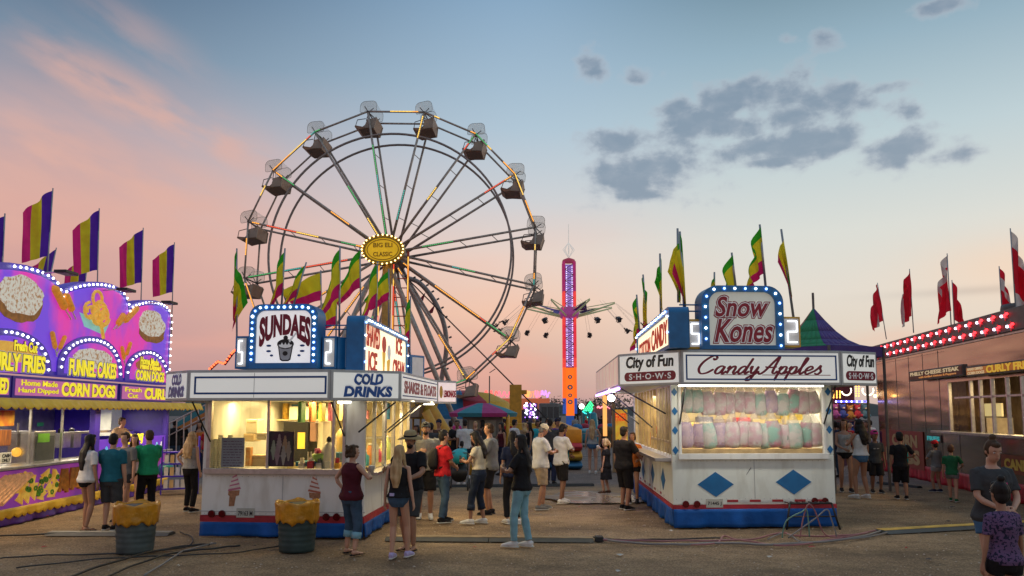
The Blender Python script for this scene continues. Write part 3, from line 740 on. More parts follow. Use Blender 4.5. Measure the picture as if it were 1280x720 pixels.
# end sign board seen edge on
mb = MB(); e = Fg.p(ur+.35, 0, .02); Fh = Fr(e, (.5, .85)); mb.fbox(Fh, 0, .5, vb, vb+.75, -.1, 0); o = mb.build('lamp_box', BLUE, T1)
MB().fbox(Fh, .06, .44, vb+.05, vb+.7, .002, .01).build('recess', DIGB, o)
area(K1.p(W1*.45, 1.0, za), K1.p(W1*.45, 1.2, 0), 2.2, .25, 76, (1, .72, .28), 'interior_lamp')
area(K1.p(W1*.5, 2.9, za), K1.p(W1*.5, 2.6, 0), 2.2, .25, 76, (1, .72, .28), 'interior_lamp')
area(S1.p(.9, za-.01, .45), S1.p(.9, 0, .9), .25, 1.4, 34, (1, .8, .45), 'awning_lamp'); area(S1.p(2.9, za-.01, .5), S1.p(2.9, 0, 1.2), .25, 1.4, 40, (1, .78, .42), 'awning_lamp')

# ---- stock inside the sundae trailer
CARD = mat('carton', (.62, .48, .28), .7, var=.2, scale=4); CREAM = mat('cream_plastic', (.8, .74, .55), .4)
def on1(name, label, cat, x, y, v, group=None):
    """thing whose base stands at pixel x,y seen on a plane v metres inside the front"""
    F = F1.off(-v); u, z = F.px(x, y); P = F.p(u, z); return thing(name, label, cat, P, group), F, u, z
mb = MB(); sbox(mb, K1, .06, W1-.5, .1, .62, zsill-.1, zsill-.02); sbox(mb, K1, .06, W1-.5, D1-.7, D1-.08, 1.0, 1.06); sbox(mb, K1, .06, W1-.3, D1-.5, D1-.08, zf(548, F1.off(-3.6)), zf(546, F1.off(-3.6))+.0)
mb.build('counter_shelf', ALU, T1)
zc = zsill-.018
for i, (x, hh) in enumerate(((270, .50), (276, .55), (282, .50), (288, .55))):
    F = F1.off(-.3); u = F.px(x, 560)[0]; t = thing('cup_stack', ['stack of nested white paper cups at the end of the window', 'taller stack of white cups second from the window end', 'stack of white cups just behind the menu sheet', 'tall stack of cups beside the cardboard cartons'][i], 'cups', F.p(u, zc), 'stacks of paper cups in the window')
    mb = MB(); z_ = 0; pr = []
    while z_ < hh: pr += [(.045, z_), (.05, z_+.03), (.043, z_+.031)]; z_ += .032
    mb.lathe(F.p(u, zc), pr, 12); mb.build('cups', CREAM, t, True)
def board_thing(name, label, cat, F, x0, y0, x1, y1, m, th=.02, fr=None):
    a = F.px(x0, y0); b = F.px(x1, y1); t = thing(name, label, cat, F.p((a[0]+b[0])/2, a[1]))
    MB().fbox(F, a[0], b[0], a[1], b[1], -th, 0).build('board', fr or m, t); 
    if fr: MB().fbox(F, a[0]+.02, b[0]-.02, a[1]+.02, b[1]-.02, .002, .006).build('print', m, t)
    return t, a, b
Fw = F1.off(-.045)
t, a, b = board_thing('menu_sheet', 'pale blue handwritten menu sheet behind the window of the sundae trailer', 'menu', Fw, 276, 584, 306, 547, mat('menu_paper', (.42, .46, .52), .7, var=.1), .008)
mb = MB(); INK = mat('menu_ink', (.20, .12, .22), .7)
for j in range(11):
    y = b[1]-.07-j*.043; x = a[0]+.03
    while x < b[0]-.07:
        w_ = rnd.uniform(.02, .07); mb.fbox(Fw, x, min(b[0]-.02, x+w_), y, y+.012, .0, .003); x += w_+.015
mb.build('scribble', INK, t)
t, a, b = board_thing('ice_cream_poster', 'framed poster of swirled ice cream cones in the middle of the window', 'poster', Fw, 335, 583, 368, 539, mat('poster_dark', (.045, .09, .05), .35, col2=(.11, .02, .09), scale=3), .02, mat('poster_frame', (.05, .02, .05), .4))
for i, (fx, fy, c) in enumerate(((.2, .45, (.5, .55, .42)), (.42, .62, (.55, .42, .42)), (.65, .58, (.6, .38, .22)), (.35, .3, (.5, .33, .38)), (.6, .3, (.55, .5, .45)), (.8, .42, (.5, .4, .32)))):
    m_ = mat('poster_swirl_%s' % 'abcdef'[i], c, .5); x = a[0]+fx*(b[0]-a[0]); y = a[1]+fy*(b[1]-a[1]); mb = MB()
    for k in range(4): mb.prism(ell(x, y+k*.045, .05*(1-k*.2), .035, 12), Fw, .006, .0075+k*.0006+i*.0001)
    mb.prism([(x-.035, y-.02), (x+.035, y-.02), (x+.01, y-.15), (x-.01, y-.15)], Fw, .006, .007+i*.0001)
    mb.build('cone_picture', m_, t)
items = [ # name,label,cat, x0,y0,x1,y1, inset, depth, material
 ('carton', 'open cream cardboard box on the stack near the menu sheet', 'box', 307, 541, 322, 524, 1.0, .3, CREAM),
 ('carton', 'brown cardboard carton under the open cream box', 'box', 304, 552, 318, 542, 1.0, .3, CARD),
 ('carton', 'small pale box resting beside the framed cone poster', 'box', 320, 550, 333, 541, .8, .3, CREAM),
 ('carton', 'cardboard crate of stock standing low behind the glass', 'box', 312, 583, 333, 569, .5, .3, CARD),
 ('snack_packet', 'orange snack packet beside the menu sheet', 'packet', 306, 583, 313, 559, .4, .12, mat('orange_pack', (.6, .16, .02), .4, col2=(.7, .5, .2), scale=14)),
 ('stock_box', 'red and orange box lying high behind the cups', 'box', 287, 532, 305, 524, 2.4, .4, mat('red_box', (.6, .08, .03), .5, col2=(.6, .25, .2), scale=3)),
 ('cupboard', 'pale yellow wall cupboard at the back under the ceiling', 'cupboard', 361, 525, 392, 508, 3.2, .35, CREAM),
 ('soft_serve_machine', 'tall black soft serve machine behind the cone poster', 'machine', 353, 578, 386, 527, 1.9, .6, BLACK),
 ('freezer_door', 'pinkish steel panel beside the black machine', 'panel', 387, 552, 395, 528, 1.9, .4, mat('pink_steel', (.35, .2, .15), .4)),
 ('refrigerator', 'narrow cream refrigerator next to the black machine', 'refrigerator', 396, 575, 404, 527, 2.0, .5, CREAM),
 ('storage_tub', 'blue plastic tub on the counter by the corner post', 'tub', 409, 578, 424, 566, .6, .3, mat('teal_tub', (.01, .12, .22), .3)),
 ('topping_tray', 'flat blue tray of jars on the counter under the machine', 'tray', 369, 583, 396, 577, .4, .3, mat('tray_blue', (.01, .18, .30), .3)),
]
for nm, lb, ct, x0, y0, x1, y1, v, dp, m_ in items:
    F = F1.off(-v); a = F.px(x0, y0); b = F.px(x1, y1); t = thing(nm, lb, ct, F.p((a[0]+b[0])/2, a[1]))
    bev(MB().fbox(F, a[0], b[0], a[1], b[1], -dp, 0).build('case', m_, t), .012)
    if nm == 'soft_serve_machine':
        MB().fbox(F, a[0]+.28, a[0]+.42, b[1]-.5, b[1]-.2, .002, .01).build('label_plate', mat('lit_label', (.8, .55, .05), .4, emit=(1, .7, .1), es=.5), t)
        for k in (0, 1, 2): MB().tube(F.p(a[0]+.5+k*.06, b[1]-.55, .05), F.p(a[0]+.5+k*.06, b[1]-.75, .05), .012).build('nozzle', ALU, t)
    if nm == 'carton':
        MB().fbox(F, a[0]+.02, b[0]-.02, b[1]-.06, b[1]-.045, .001, .004).build('tape', mat('tape', (.5, .36, .18), .4), t)
    if nm == 'cupboard': MB().fbox(F, (a[0]+b[0])/2-.008, (a[0]+b[0])/2+.008, a[1]+.02, b[1]-.02, .001, .006).build('door_gap', STEELD, t)
for i, (x, lb, c) in enumerate(((401, 'green bowl of pink toppings on the counter', (.3, .5, .1)), (411, 'white domed lid jar with black cap', (.75, .7, .55)))):
    F = F1.off(-.45); u = F.px(x, 560)[0]; t = thing('topping_bowl', lb, 'bowl', F.p(u, zc))
    mb = MB(); mb.lathe(F.p(u, zc), [(.06, 0), (.07, .12), (.13, .2), (.14, .26), (.02, .27)] if i == 0 else [(.1, 0), (.12, .2), (.12, .32), (.08, .42), (.02, .46)], 16); mb.build('bowl', mat('bowl_%d' % i, c, .4), t, True)
    if i == 0:
        mb = MB()
        for k in range(9): mb.ball(F.p(u+rnd.uniform(-.09, .09), zc+.28+rnd.uniform(0, .05), rnd.uniform(-.06, .06)), .035, 6, 5)
        mb.build('topping', mat('pink_topping', (.5, .04, .15), .5), t, True)
    else: MB().lathe(F.p(u, zc+.46), [(.04, 0), (.04, .06), (.015, .09)], 10).build('cap', BLACK, t)
# back wall shelf with small stock and price cards
F = F1.off(-3.3); z_ = F.px(350, 524)[1]; MB().fbox(F, F.px(265, 530)[0], F.px(415, 530)[0], z_-.03, z_, -.3, 0).build('wall_shelf', WARMW, T1)
rs = random.Random(4); cw = ['cream', 'red', 'amber', 'green', 'brown', 'blue', 'white', 'pink']; cc = [(.75, .68, .5), (.55, .06, .04), (.7, .4, .05), (.12, .35, .1), (.25, .13, .06), (.05, .2, .4), (.75, .75, .7), (.7, .25, .3)]
for i in range(16):
    u = F.px(268, 530)[0]+.05+i*.235; hg = rs.uniform(.16, .34); P = F.p(u, z_, -.12); ci = (i*3) % 8; kind_ = i % 3
    t = thing(['tin', 'stock_carton', 'bottle'][kind_], '%s %s on the back wall shelf, %s from the cup stacks' % (cw[ci], ['tin', 'carton', 'bottle'][kind_], ['first', 'second', 'third', 'fourth', 'fifth', 'sixth', 'seventh', 'eighth', 'ninth', 'tenth', 'eleventh', 'twelfth', 'thirteenth', 'fourteenth', 'fifteenth', 'last'][i]), ['tin', 'box', 'bottle'][kind_], P, 'stock on the back wall shelf')
    m_ = mat('shelf_stock_%s' % cw[ci], cc[ci], .4, var=.5, scale=16); mb = MB()
    if kind_ == 1: mb.fbox(F, u-.09, u+.09, z_, z_+hg, -.2, -.03); bev(mb.build('case', m_, t), .01); MB().fbox(F, u-.07, u+.07, z_+hg*.3, z_+hg*.65, -.028, -.024).build('label', CREAM, t)
    else: mb.lathe(P, [(.07, 0), (.07, hg*.9), (.06, hg)] if kind_ == 0 else [(.05, 0), (.055, .02), (.055, hg*.6), (.02, hg*.85), (.02, hg)], 12); mb.build('body', m_, t, True); MB().lathe(P+Z*hg, [(.03, 0), (.03, .025), (.01, .03)], 10).build('cap', CREAM, t)
for i in range(5):
    P = F1.off(-.35); u = P.px(378+i*11, 560)[0]; Q = P.p(u, zc); t = thing('napkin_box', ['chrome napkin box under the soft serve machine', 'red straw box on the counter beside the napkins', 'small chrome box of spoons in front of the refrigerator', 'white cup of spoons beside the pink topping bowl', 'yellow straw cup next to the corner post'][i], 'container', Q)
    bev(MB().fbox(P, u-.05, u+.05, zc, zc+.12+.03*(i % 2), -.05, .05).build('box', [ALU, RED, ALU, CREAM, YELLOW][i], t), .01); MB().fbox(P, u-.03, u+.03, zc+.12, zc+.2, -.02, .02).build('contents', [CREAM, CREAM, STEELD, CREAM, RED][i], t)
# seen through the side: cups, bottles, hanging packets
for i in range(9):
    v = .35+i*.38; c = [(.7, .5, .05), (.6, .08, .04), (.75, .7, .5), (.05, .3, .32), (.7, .25, .03), (.65, .6, .4), (.55, .05, .1), (.7, .6, .2), (.3, .35, .1)][i]
    P = S1.p(v, cs+.0, -.35); lb = ['yellow syrup jug by the corner post', 'red syrup jug second from the corner post', 'white tub between two syrup jugs', 'teal tub on the serving counter', 'orange drink jug on the serving counter', 'cream coloured canister on the serving counter', 'crimson bottle near the serving hatch', 'pale yellow bottle past the serving hatch', 'olive jar farthest along the serving counter'][i]
    t = thing('syrup_jug', lb, 'jug', P, 'jugs along the serving counter')
    hgt = .25+.1*(i % 3); mb = MB(); mb.lathe(P, [(.07, 0), (.085, .03), (.085, hgt*.7), (.04, hgt*.85), (.035, hgt)], 12); mb.build('bottle', mat('jug_%s' % 'abcdefghi'[i], c, .3), t, True)
    MB().lathe(P+Z*hgt, [(.04, 0), (.04, .03), (.01, .035)], 10).build('cap', CREAM, t)
for i in range(6):
    v = .5+i*.6; P = S1.p(v, ztop-.55, -1.2); c = [(.1, .35, .08), (.7, .15, .03), (.72, .5, .05), (.6, .1, .2), (.7, .55, .2), (.1, .3, .5)][i]
    t = thing('hanging_packet', ['green', 'red', 'yellow', 'pink', 'tan', 'blue'][i]+' snack packet hung from the rail inside the sundae trailer', 'packet', P, 'snack packets on the rail')
    mb = MB(); mb.fbox(Fr(P, V1), -.14, .14, P.z, P.z+.35, -.03, .03); bev(mb.build('packet', mat('packet_%s' % 'abcdef'[i], c, .35, col2=tuple(min(1, q*2+.1) for q in c), scale=9), t), .02)
    MB().tube(P+Z*.35, P+Z*.5, .006).build('hook', STEELD, t)
t = thing('lemonade_dispenser', 'clear cylindrical drink dispenser glowing amber beside the serving hatch', 'dispenser', S1.p(1.1, cs, -.55))
mb = MB(); mb.lathe(S1.p(1.1, cs, -.55), [(.2, 0), (.2, .5), (.19, .62), (.05, .66)], 20); mb.build('tank', mat('amber_drink', (.7, .45, .12), .15, emit=(1, .6, .15), es=.2), t, True)
MB().lathe(S1.p(1.1, cs+.62, -.55), [(.1, 0), (.1, .1), (.03, .15)], 12).build('lid', CREAM, t)

# flags on the sundae trailer: (pole base px, pole top px, depth, hoist, fly, droop, label)
fl = [((296, 460), (296, 314), 14.0, 1.15, .95, 83, 'limp green and yellow flag, far end of the row by the purple stand side'),
      ((352, 382), (356, 314), 13.4, .75, 1.0, 62, 'flag with broad magenta band above the first letters of SUNDAES'),
      ((366, 384), (382, 331), 14.5, .62, 1.0, 50, 'yellow and magenta flag flying lowest over the middle of SUNDAES'),
      ((402, 420), (401, 341), 15.6, .55, .9, 20, 'small square yellow flag with magenta base behind the SUNDAES sign'),
      ((424, 420), (425, 311), 13.6, .85, 1.05, 60, 'green flag with long drooping tail just in front of the wheel spokes'),
      ((420, 420), (421, 373), 17.6, .60, .60, 30, 'small yellow flag low beside the lamp box'),
      ((451, 396), (450, 313), 14.6, .70, 1.0, 50, 'wide green flag with magenta corner under the gold medallion'),
      ((470, 404), (472, 330), 15.4, .80, 1.15, 60, 'yellow flag over the front corner of the shaved ice board'),
      ((486, 410), (486, 339), 16.6, .62, .8, 40, 'yellow and magenta flag over the middle of the shaved ice board'),
      ((512, 470), (513, 373), 17.2, .95, .95, 66, 'narrow green flag hanging at the far corner of the shaved ice board')]
for i, (b, t_, d, ho, fy, an, lb) in enumerate(fl):
    flag(W(b[0], b[1], d), W(t_[0], t_[1], d), ho, fy, an, [FG, FY, FY, FM] if i not in (3, 5) else [FY, FY, FM], lb, 'flags on the sundae trailer', seed=i, cut=.25)
# ============ the candy apple trailer
U2 = Vector((1, .06, 0)); V2 = Vector((.045, 1, 0)); O2 = G(842, 661)
F2 = Fr(O2, U2); W2 = F2.px(1046, 657)[0]; D2 = 6.2; K2 = Sk(O2, U2, V2)
T2 = thing('candy_trailer', 'white food trailer with blue diamonds and a wide Candy Apples sign over cotton candy bags', 'food trailer', O2)
B2 = K2.p(0, D2, 0); S2 = Fr(B2, O2-B2)     # reads from the far end to the near corner, faces the walkway
zf2 = lambda y, x=900: F2.px(x, y)[1]
u2 = lambda x, y=580: F2.px(x, y)[0]
zs2, zr2, zsl, zt2 = zf2(636), zf2(631), zf2(569), zf2(478)
mb = MB()
sbox(mb, K2, 0, W2, 0, .05, zr2+.002, zsl); sbox(mb, K2, 0, .05, .05, D2, zr2+.002, zsl); sbox(mb, K2, W2-.05, W2, .05, D2, .3, zt2+.15)
sbox(mb, K2, 0, u2(849), 0, .08, zsl, zt2+.15); sbox(mb, K2, u2(1034), W2, 0, .08, zsl, zt2+.15); sbox(mb, K2, .05, W2-.05, .05, D2, .3, .36)
sbox(mb, K2, 0, .12, D2-.25, D2, zsl, zt2+.15)
bev(mb.build('body', mat('mint_white_enamel', (.72, .76, .70), .35, col2=(.60, .62, .55), thr=(.28, .5), scale=3, bump=.04, bscale=14, stretch=(1.6, 1.6, .5)), T2), .01)
sbox(MB(), K2, .06, W2-.06, 1.9, 1.95, .36, zt2+.12).build('partition', WARMW, T2)
sbox(MB(), K2, .05, W2-.02, D2-.06, D2, .36, zt2+.15).build('back_wall', WARMW, T2)
sbox(MB(), K2, -.02, W2+.02, -.02, D2+.02, zt2+.16, zt2+.22).build('roof', WHITE, T2)
sbox(MB(), K2, .05, W2-.05, .09, D2-.06, zt2+.12, zt2+.15).build('ceiling_lining', WARMW, T2)
mb = MB(); a_, b_ = u2(849), u2(1034)
mb.fbox(F2, a_-.02, b_+.02, zsl-.07, zsl+.03, .003, .06); mb.fbox(F2, a_, a_+.05, zsl+.03, zt2, -.06, .02); mb.fbox(F2, b_-.05, b_, zsl+.03, zt2, -.06, .02)
bev(mb.build('window_frame', WHITE, T2), .005)
MB().fbox(F2, a_+.05, b_-.05, zsl+.03, zt2, -.03, -.026).build('window_glass', mat('clean_glass', (.02, .02, .02), .03, alpha=.08), T2)
mb = MB(); zc2 = zf2(573)
mb.fbox(S2, 0, D2-.12, zc2-.06, zc2, -.05, .28); bev(mb.build('serving_counter', ALU, T2), .006)
mb = MB()
for v in (.3, 1.0, 1.5, 2.2, 2.7, 3.3, 3.75, 4.3, 4.7, 5.1, 5.5, 5.85, D2-.1): mb.fbox(S2, v, v+.05, zc2, zt2, -.06, 0)
mb.fbox(S2, .3, D2-.12, zt2-.06, zt2, -.062, .003); mb.fbox(S2, 3.3, D2-.12, zc2+.25, zc2+.29, -.04, -.01)
bev(mb.build('side_window_frame', mat('brass_tinted_aluminium', (.55, .46, .28), .35, metal=.6, var=.2), T2), .004)
for a, b in ((1.05, 2.2), (3.35, 4.3), (4.75, 5.85)): MB().fbox(S2, a, b, zc2, zt2-.06, -.035, -.031).build('window_glass', GLASS, T2)
mb = MB(); mb.fbox(F2, -.012, W2+.01, zs2, zr2, -.02, .012); mb.fbox(S2, 0, D2-.012, zs2, zr2, -.02, .012); mb.build('red_stripe', SKIRTR, T2)
skirt(T2, [(B2, O2), (O2, K2.p(W2, 0, 0))], .02, zs2-.002, SKIRTB)
RW = [mat('reflector_red', (.35, .02, .03), .4), mat('reflector_white', (.6, .6, .58), .4)]
mb = MB()
for i in range(9): mb.m = i % 2; x = .95+i*.2; mb.fbox(F2, x, x+.195, zr2+.045, zr2+.085, .001, .006)
for i in range(12): mb.m = i % 2; x = .4+i*.42; mb.fbox(S2, x, x+.2, zr2+.045, zr2+.085, .001, .006)
mb.build('reflector_strip', RW, T2)
for x, y in ((857, 631), (871, 631), (1018, 627), (1031, 627)): tail(T2, F2, x, y-1)
plate(T2, F2, 893, 629, '71445 J')
DI = mat('diamond_blue', (.008, .13, .33), .4, var=.1)
def diamond(F, u, v, ru, rv, parent=T2): MB().prism([(u-ru, v), (u, v-rv), (u+ru, v), (u, v+rv)], F, .001, .006).build('diamond', DI, parent)
for x, y in ((894.5, 605.5), (992, 602.5)): u, v = F2.px(x, y); diamond(F2, u, v, .32, .215)
for y in (490, 514, 538, 563):
    u, v = F2.px(843, y); diamond(F2, (a_)/2, v, .055, .075)
    diamond(F2, (b_+W2)/2, v+.01, .055, .075)
for x, y in ((829, 599), (816, 592), (804, 588)): u, v = S2.px(x, y); diamond(S2, u, v, .28, .2)
for u in (W2*.5,): MB().fbox(F2, u, u+.01, zr2+.1, zsl-.08, .001, .004).build('seam_strip', GREYF, T2)
for v in (1.5, 3.1, 4.7): MB().fbox(S2, v, v+.01, zr2+.1, zc2-.07, .001, .004).build('seam_strip', GREYF, T2)
mb = MB()
for k in range(26):
    for z_ in (zr2+.10, zsl-.10): u = .06+k*(W2-.12)/25; mb.prism(ell(u, z_, .007, .007, 6), F2, .0, .004)
mb.build('rivet', GREYF, T2)
# dent
u, v = F2.px(936, 589); MB().prism([(u-.05, v-.06), (u-.045, v-.06), (u+.045, v+.06), (u+.03, v+.06)], F2, .001, .004).build('scratch', STEELD, T2)
# fascia ring
q = lambda x, d: pt(x, d, 456)
A = [q(745, 20.4), q(757, 17.2), q(773, 14.2), q(851, 13.1), q(1051, 13.35), q(1096, 13.7)]
z0, z1 = W(850, 481, 13.1).z, W(850, 437, 13.1).z
L2 = A+[A[5]+Vector((.1, 5, 0)), K2.p(0, D2+.8, 0)]
ctr = K2.p(W2/2, 3, 0); inn = [p+(ctr-p)*.02 for p in L2]
mb = MB(); slab(mb, inn, z1-.05, z1-.01); slab(mb, inn, z0+.03, z0+.06); mb.build('awning', GREYF, T2)
Fm, pm, Lm = fascia(T2, A[3], A[4], z0, z1)
mb = MB(); mb.ring(rrect(.08, z0+.08, Lm-.08, z1-.08, .002), rrect(.105, z0+.105, Lm-.105, z1-.105, .002), Fm, .01, .018); mb.build('blue_border', DKBLUE, pm)
mb = MB(); script_mb(mb, Fm, 'CandyApples', Lm*.085, z0+.075, Lm*.90, z1-.11, pen=.155, slant=.45); h = z1-z0
for a, b in ((.24, .44), (.50, .93)): mb.fbox(Fm, Lm*a, Lm*b, z0+.16, z0+.172, .002, .0125)
mb.build('lettering', DKRED, pm)
def cityfun(P0, P1, par=T2):
    F, pn, Lh = fascia(par, P0, P1, z0, z1)
    mb = MB(); text_mb(mb, F, 'City of Fun', Lh*.13, z0+.44*h, Lh*.89, z1-.10*h, .012, .018, .035, shear=.1); mb.build('lettering', BLACK, pn)
    mb = MB(); mb.prism(rrect(Lh*.11, z0+.15*h, Lh*.93, z0+.42*h, .13*h, .13*h), F, .012, .0145); mb.build('maroon_band', DKRED, pn)
    mb = MB(); text_mb(mb, F, 'S·H·O·W·S', Lh*.19, z0+.195*h, Lh*.86, z0+.37*h, .014, .018, .02, space=1.2); mb.build('lettering', SHW, pn)
cityfun(A[2], A[3]); cityfun(A[4], A[5])
ART = mat('faded_artwork', (.75, .62, .5), .4, col2=(.55, .25, .30), scale=2.2, stretch=(1, 1, .5), emit=(1, .75, .6), es=.3)
fascia(T2, A[0], A[1], z0, z1, face=ART); fascia(T2, A[1], A[2], z0, z1, face=ART)
NEONV = glow('neon_violet', (.5, .25, 1), 5)
mb = MB(); mb.tube(A[0]+Z*(z0-.03), A[1]+Z*(z0-.03), .03); mb.tube(A[1]+Z*(z0-.03), A[2]+Z*(z0-.03), .03); mb.build('neon_edge', NEONV, T2)
mb = MB(); mb.fbox(Fm, .1, 1.95, z0-.01, z0+.03, -.5, -.40); mb.build('fluorescent_tube', TUBE, T2); MB().fbox(Fm, 2.0, 2.62, z0-.01, z0+.03, -.5, -.4).build('fluorescent_tube', TUBE, T2)
for (F, x0, y0, x1, y1, w) in ((F2, 850, 484, 849, 530, .35), (F2, 1034, 480, 1029, 530, .35), (S2, 783, 488, 800, 530, .7), (S2, 797, 488, 817, 534, .7), (S2, 818, 485, 834, 517, .7), (S2, 773, 495, 787, 528, .7)):
    a = F.px(x0, y0); b = F.px(x1, y1); MB().tube(F.p(a[0], a[1], w), F.p(b[0], b[1], .03), .015).build('prop_rod', BLACK, T2, True)
t = thing('flood_lamp', 'bright white flood lamp under the far awning of the candy trailer', 'lamp', S2.p(.6, z0-.25, .6))
mb = MB(); P = S2.p(.6, z0-.1, .6); mb.ball(P, .09); mb.build('light_bulb', glow('flood_white', (.9, .95, 1), 22, True), t, True); MB().tube(P, P+Z*.14, .03).build('socket', STEELD, t)
# Snow Kones light box
Fk = Fr(W(930, 400, 13.3), U2)
kb, Oo, Ii = board(T2, Fk, 877, 436.5, 977, 358, 9.5, 5, 7.5, .34, .28, mat('sign_dull_white', (.66, .67, .6), .35, var=.05, emit=(.9, .92, .8), es=.18), name='snow_kones_sign')
for k, (u, v) in enumerate(along(Oo, Ii, 24)):
    if v > Fk.px(930, 433)[1]: bulb(kb, Fk.p(u, v, .06), .021, BULBW if k % 2 else BULBB)
SNR = mat('letter_crimson', (.36, .015, .035), .5)
for s, x0, y0, x1, y1 in (('Snow', 893, 396, 956, 371), ('Kones', 893, 428, 962, 399)):
    a = Fk.px(x0, y0); b = Fk.px(x1, y1)
    for m_, bo, w_, e in ((SNR, .085, .008, .03), (SHW, .055, .0115, .012), (SNR, .02, .015, 0)):
        mb = MB(); text_mb(mb, Fk, s, a[0]-e, a[1]-e, b[0]+e, b[1]+e, .003, w_, bo, shear=.22); mb.build('lettering', m_, kb)
Fk2 = Fk.off(-.1)
digit(T2, Fk2, 858, 436, 878, 399, 5, .35, YELLOW); digit(T2, Fk2, 978, 434, 1000, 396, 2, .35, YELLOW)
Fk3 = Fr(Fk2.p(Fk2.px(858, 436)[0], 0, 0)-Vector((.28, -.22, 0)), (.28, -.22)); a = Fk2.px(858, 436); b = Fk2.px(858, 399)
mb = MB(); mb.fbox(Fk3, 0, .34, a[1], b[1], -.1, 0); o = bev(mb.build('lamp_box', YELLOW, T2), .008); MB().fbox(Fk3, .03, .3, a[1]+.03, b[1]-.03, .002, .01).build('recess', DIGB, o)
mb = MB(); zig(mb, Fk3, .07, a[1]+.09, .26, b[1]-.09, 5, .013); mb.build('zigzag_tube', TUBEC, o, True)
# COTTON CANDY board over the side
V2n = Vector((.045, 1, 0)).normalized()
N0 = W(838, 405, 13.0); Fq = Fr(Vector((N0.x, N0.y, 0))+V2n*5.4, -V2n)
e0 = Fq.px(797, 412); e1 = Fq.px(838, 384); vb = z1+.02; vt = e1[1]+.02; ul, ur = e0[0], e1[0]
O = rrect(ul, vb, ur, vt, .12); I = rrect(ul+.12, vb+.06, ur-.12, vt-.12, .08)
mb = MB(); mb.ring(O, I, Fq, -.3, .03); mb.prism(O, Fq, -.303, -.29); sg = mb.build('cotton_candy_sign', BLUE, T2)
MB().prism(I, Fq, -.05, .003).build('sign_face', LITC, sg)
for k, (u, v) in enumerate(along(O, I, 40)):
    if v > vb+.15: bulb(sg, Fq.p(u, v, .05), .019, BULBB if k % 2 else BULBW)
Lq = ur-ul; h2 = vt-vb
for s, a, b, c, d in (('COTTON', .06, .14, .46, .62), ('CANDY', .50, .16, .93, .74)):
    mb = MB(); text_mb(mb, Fq, s, ul+a*Lq, vb+b*h2, ul+c*Lq, vb+d*h2, .003, .012, .035); mb.build('lettering', RO, sg)
mb = MB()
for y in (380, 388): e = Fk2.px(851, y); mb.tube(Fk2.p(e[0], e[1], -.1), Fk2.p(e[0]+.4, e[1], -.1), .014)
mb.build('rail', BLUE, T2)
area(K2.p(W2*.5, .75, z0), K2.p(W2*.5, .6, 0), 2.4, .25, 60, (1, .86, .64), 'interior_lamp')
area(K2.p(W2*.5, 3.8, z0), K2.p(W2*.5, 3.8, 0), 2.0, 2.4, 45, (1, .70, .26), 'interior_lamp')
area(Fm.p(Lm*.5, z0-.02, -.45), Fm.p(Lm*.5, 0, -.2), 2.4, .12, 20, (1, .94, .85), 'awning_lamp')
area(S2.p(3.9, z0-.03, .5), S2.p(3.9, 0, .9), .25, 2.5, 32, (1, .8, .5), 'awning_lamp'); area(S2.p(1.0, z0-.1, .6), S2.p(1.0, 0, 1.2), .3, 1, 18, (.95, .95, 1), 'awning_lamp')

# ---- bags of cotton candy, each a thing of its own
def candy_mat(name, c1, c2, sc): return mat(name, c1, .8, col2=c2, scale=sc, thr=(.42, .58), bump=.4, bscale=18)
CC = [candy_mat('candy_pink_white', (.76, .40, .50), (.78, .70, .68), 7), candy_mat('candy_mint_white', (.36, .66, .56), (.78, .74, .70), 6), candy_mat('candy_lilac', (.52, .36, .60), (.76, .54, .62), 8),
      candy_mat('candy_white', (.78, .74, .70), (.74, .46, .54), 9), candy_mat('candy_rose_mint', (.70, .22, .36), (.25, .62, .50), 5)]
FILM = mat('clear_film', (.92, .88, .84), .10, alpha=.26, var=.1, bump=.5, bscale=25)
PRT = mat('bag_print', (.30, .05, .12), .5); PRG = mat('bag_seal', (.12, .25, .20), .5)
def bag_geo(seed, up):
    r_ = random.Random(seed); mb = MB(); n = 16; prof = [(.02, 0), (.11, .012), (.145, .07), (.15, .2), (.14, .33), (.10, .43)]
    f = MB(); pts = []; rad = []
    for r, z in prof: pts.append((0, 0, z)); rad.append((r*.93*r_.uniform(.94, 1.05), r*.62))
    f.loft(pts, rad, n, ref=(1, 0, 0))
    for k, v in enumerate(f.v): d = 1+.10*mnoise.noise(Vector(v)*14+Vector((seed, 0, 0))); f.v[k] = (v[0]*d, v[1]*d, v[2])
    g = MB(); pts = []; rad = []
    for r, z in prof+[(.07, .50), (.035, .58), (.012, .64)]: pts.append((r_.uniform(-.004, .004)+(.02 if z > .5 else 0)*r_.uniform(-1, 1), 0, z)); rad.append((r*1.02, r*.70))
    g.loft(pts, rad, n, ref=(1, 0, 0))
    return f, g
bags = []
for s in range(5):
    bags.append(bag_geo(s*3+1, True))
bagm = {}
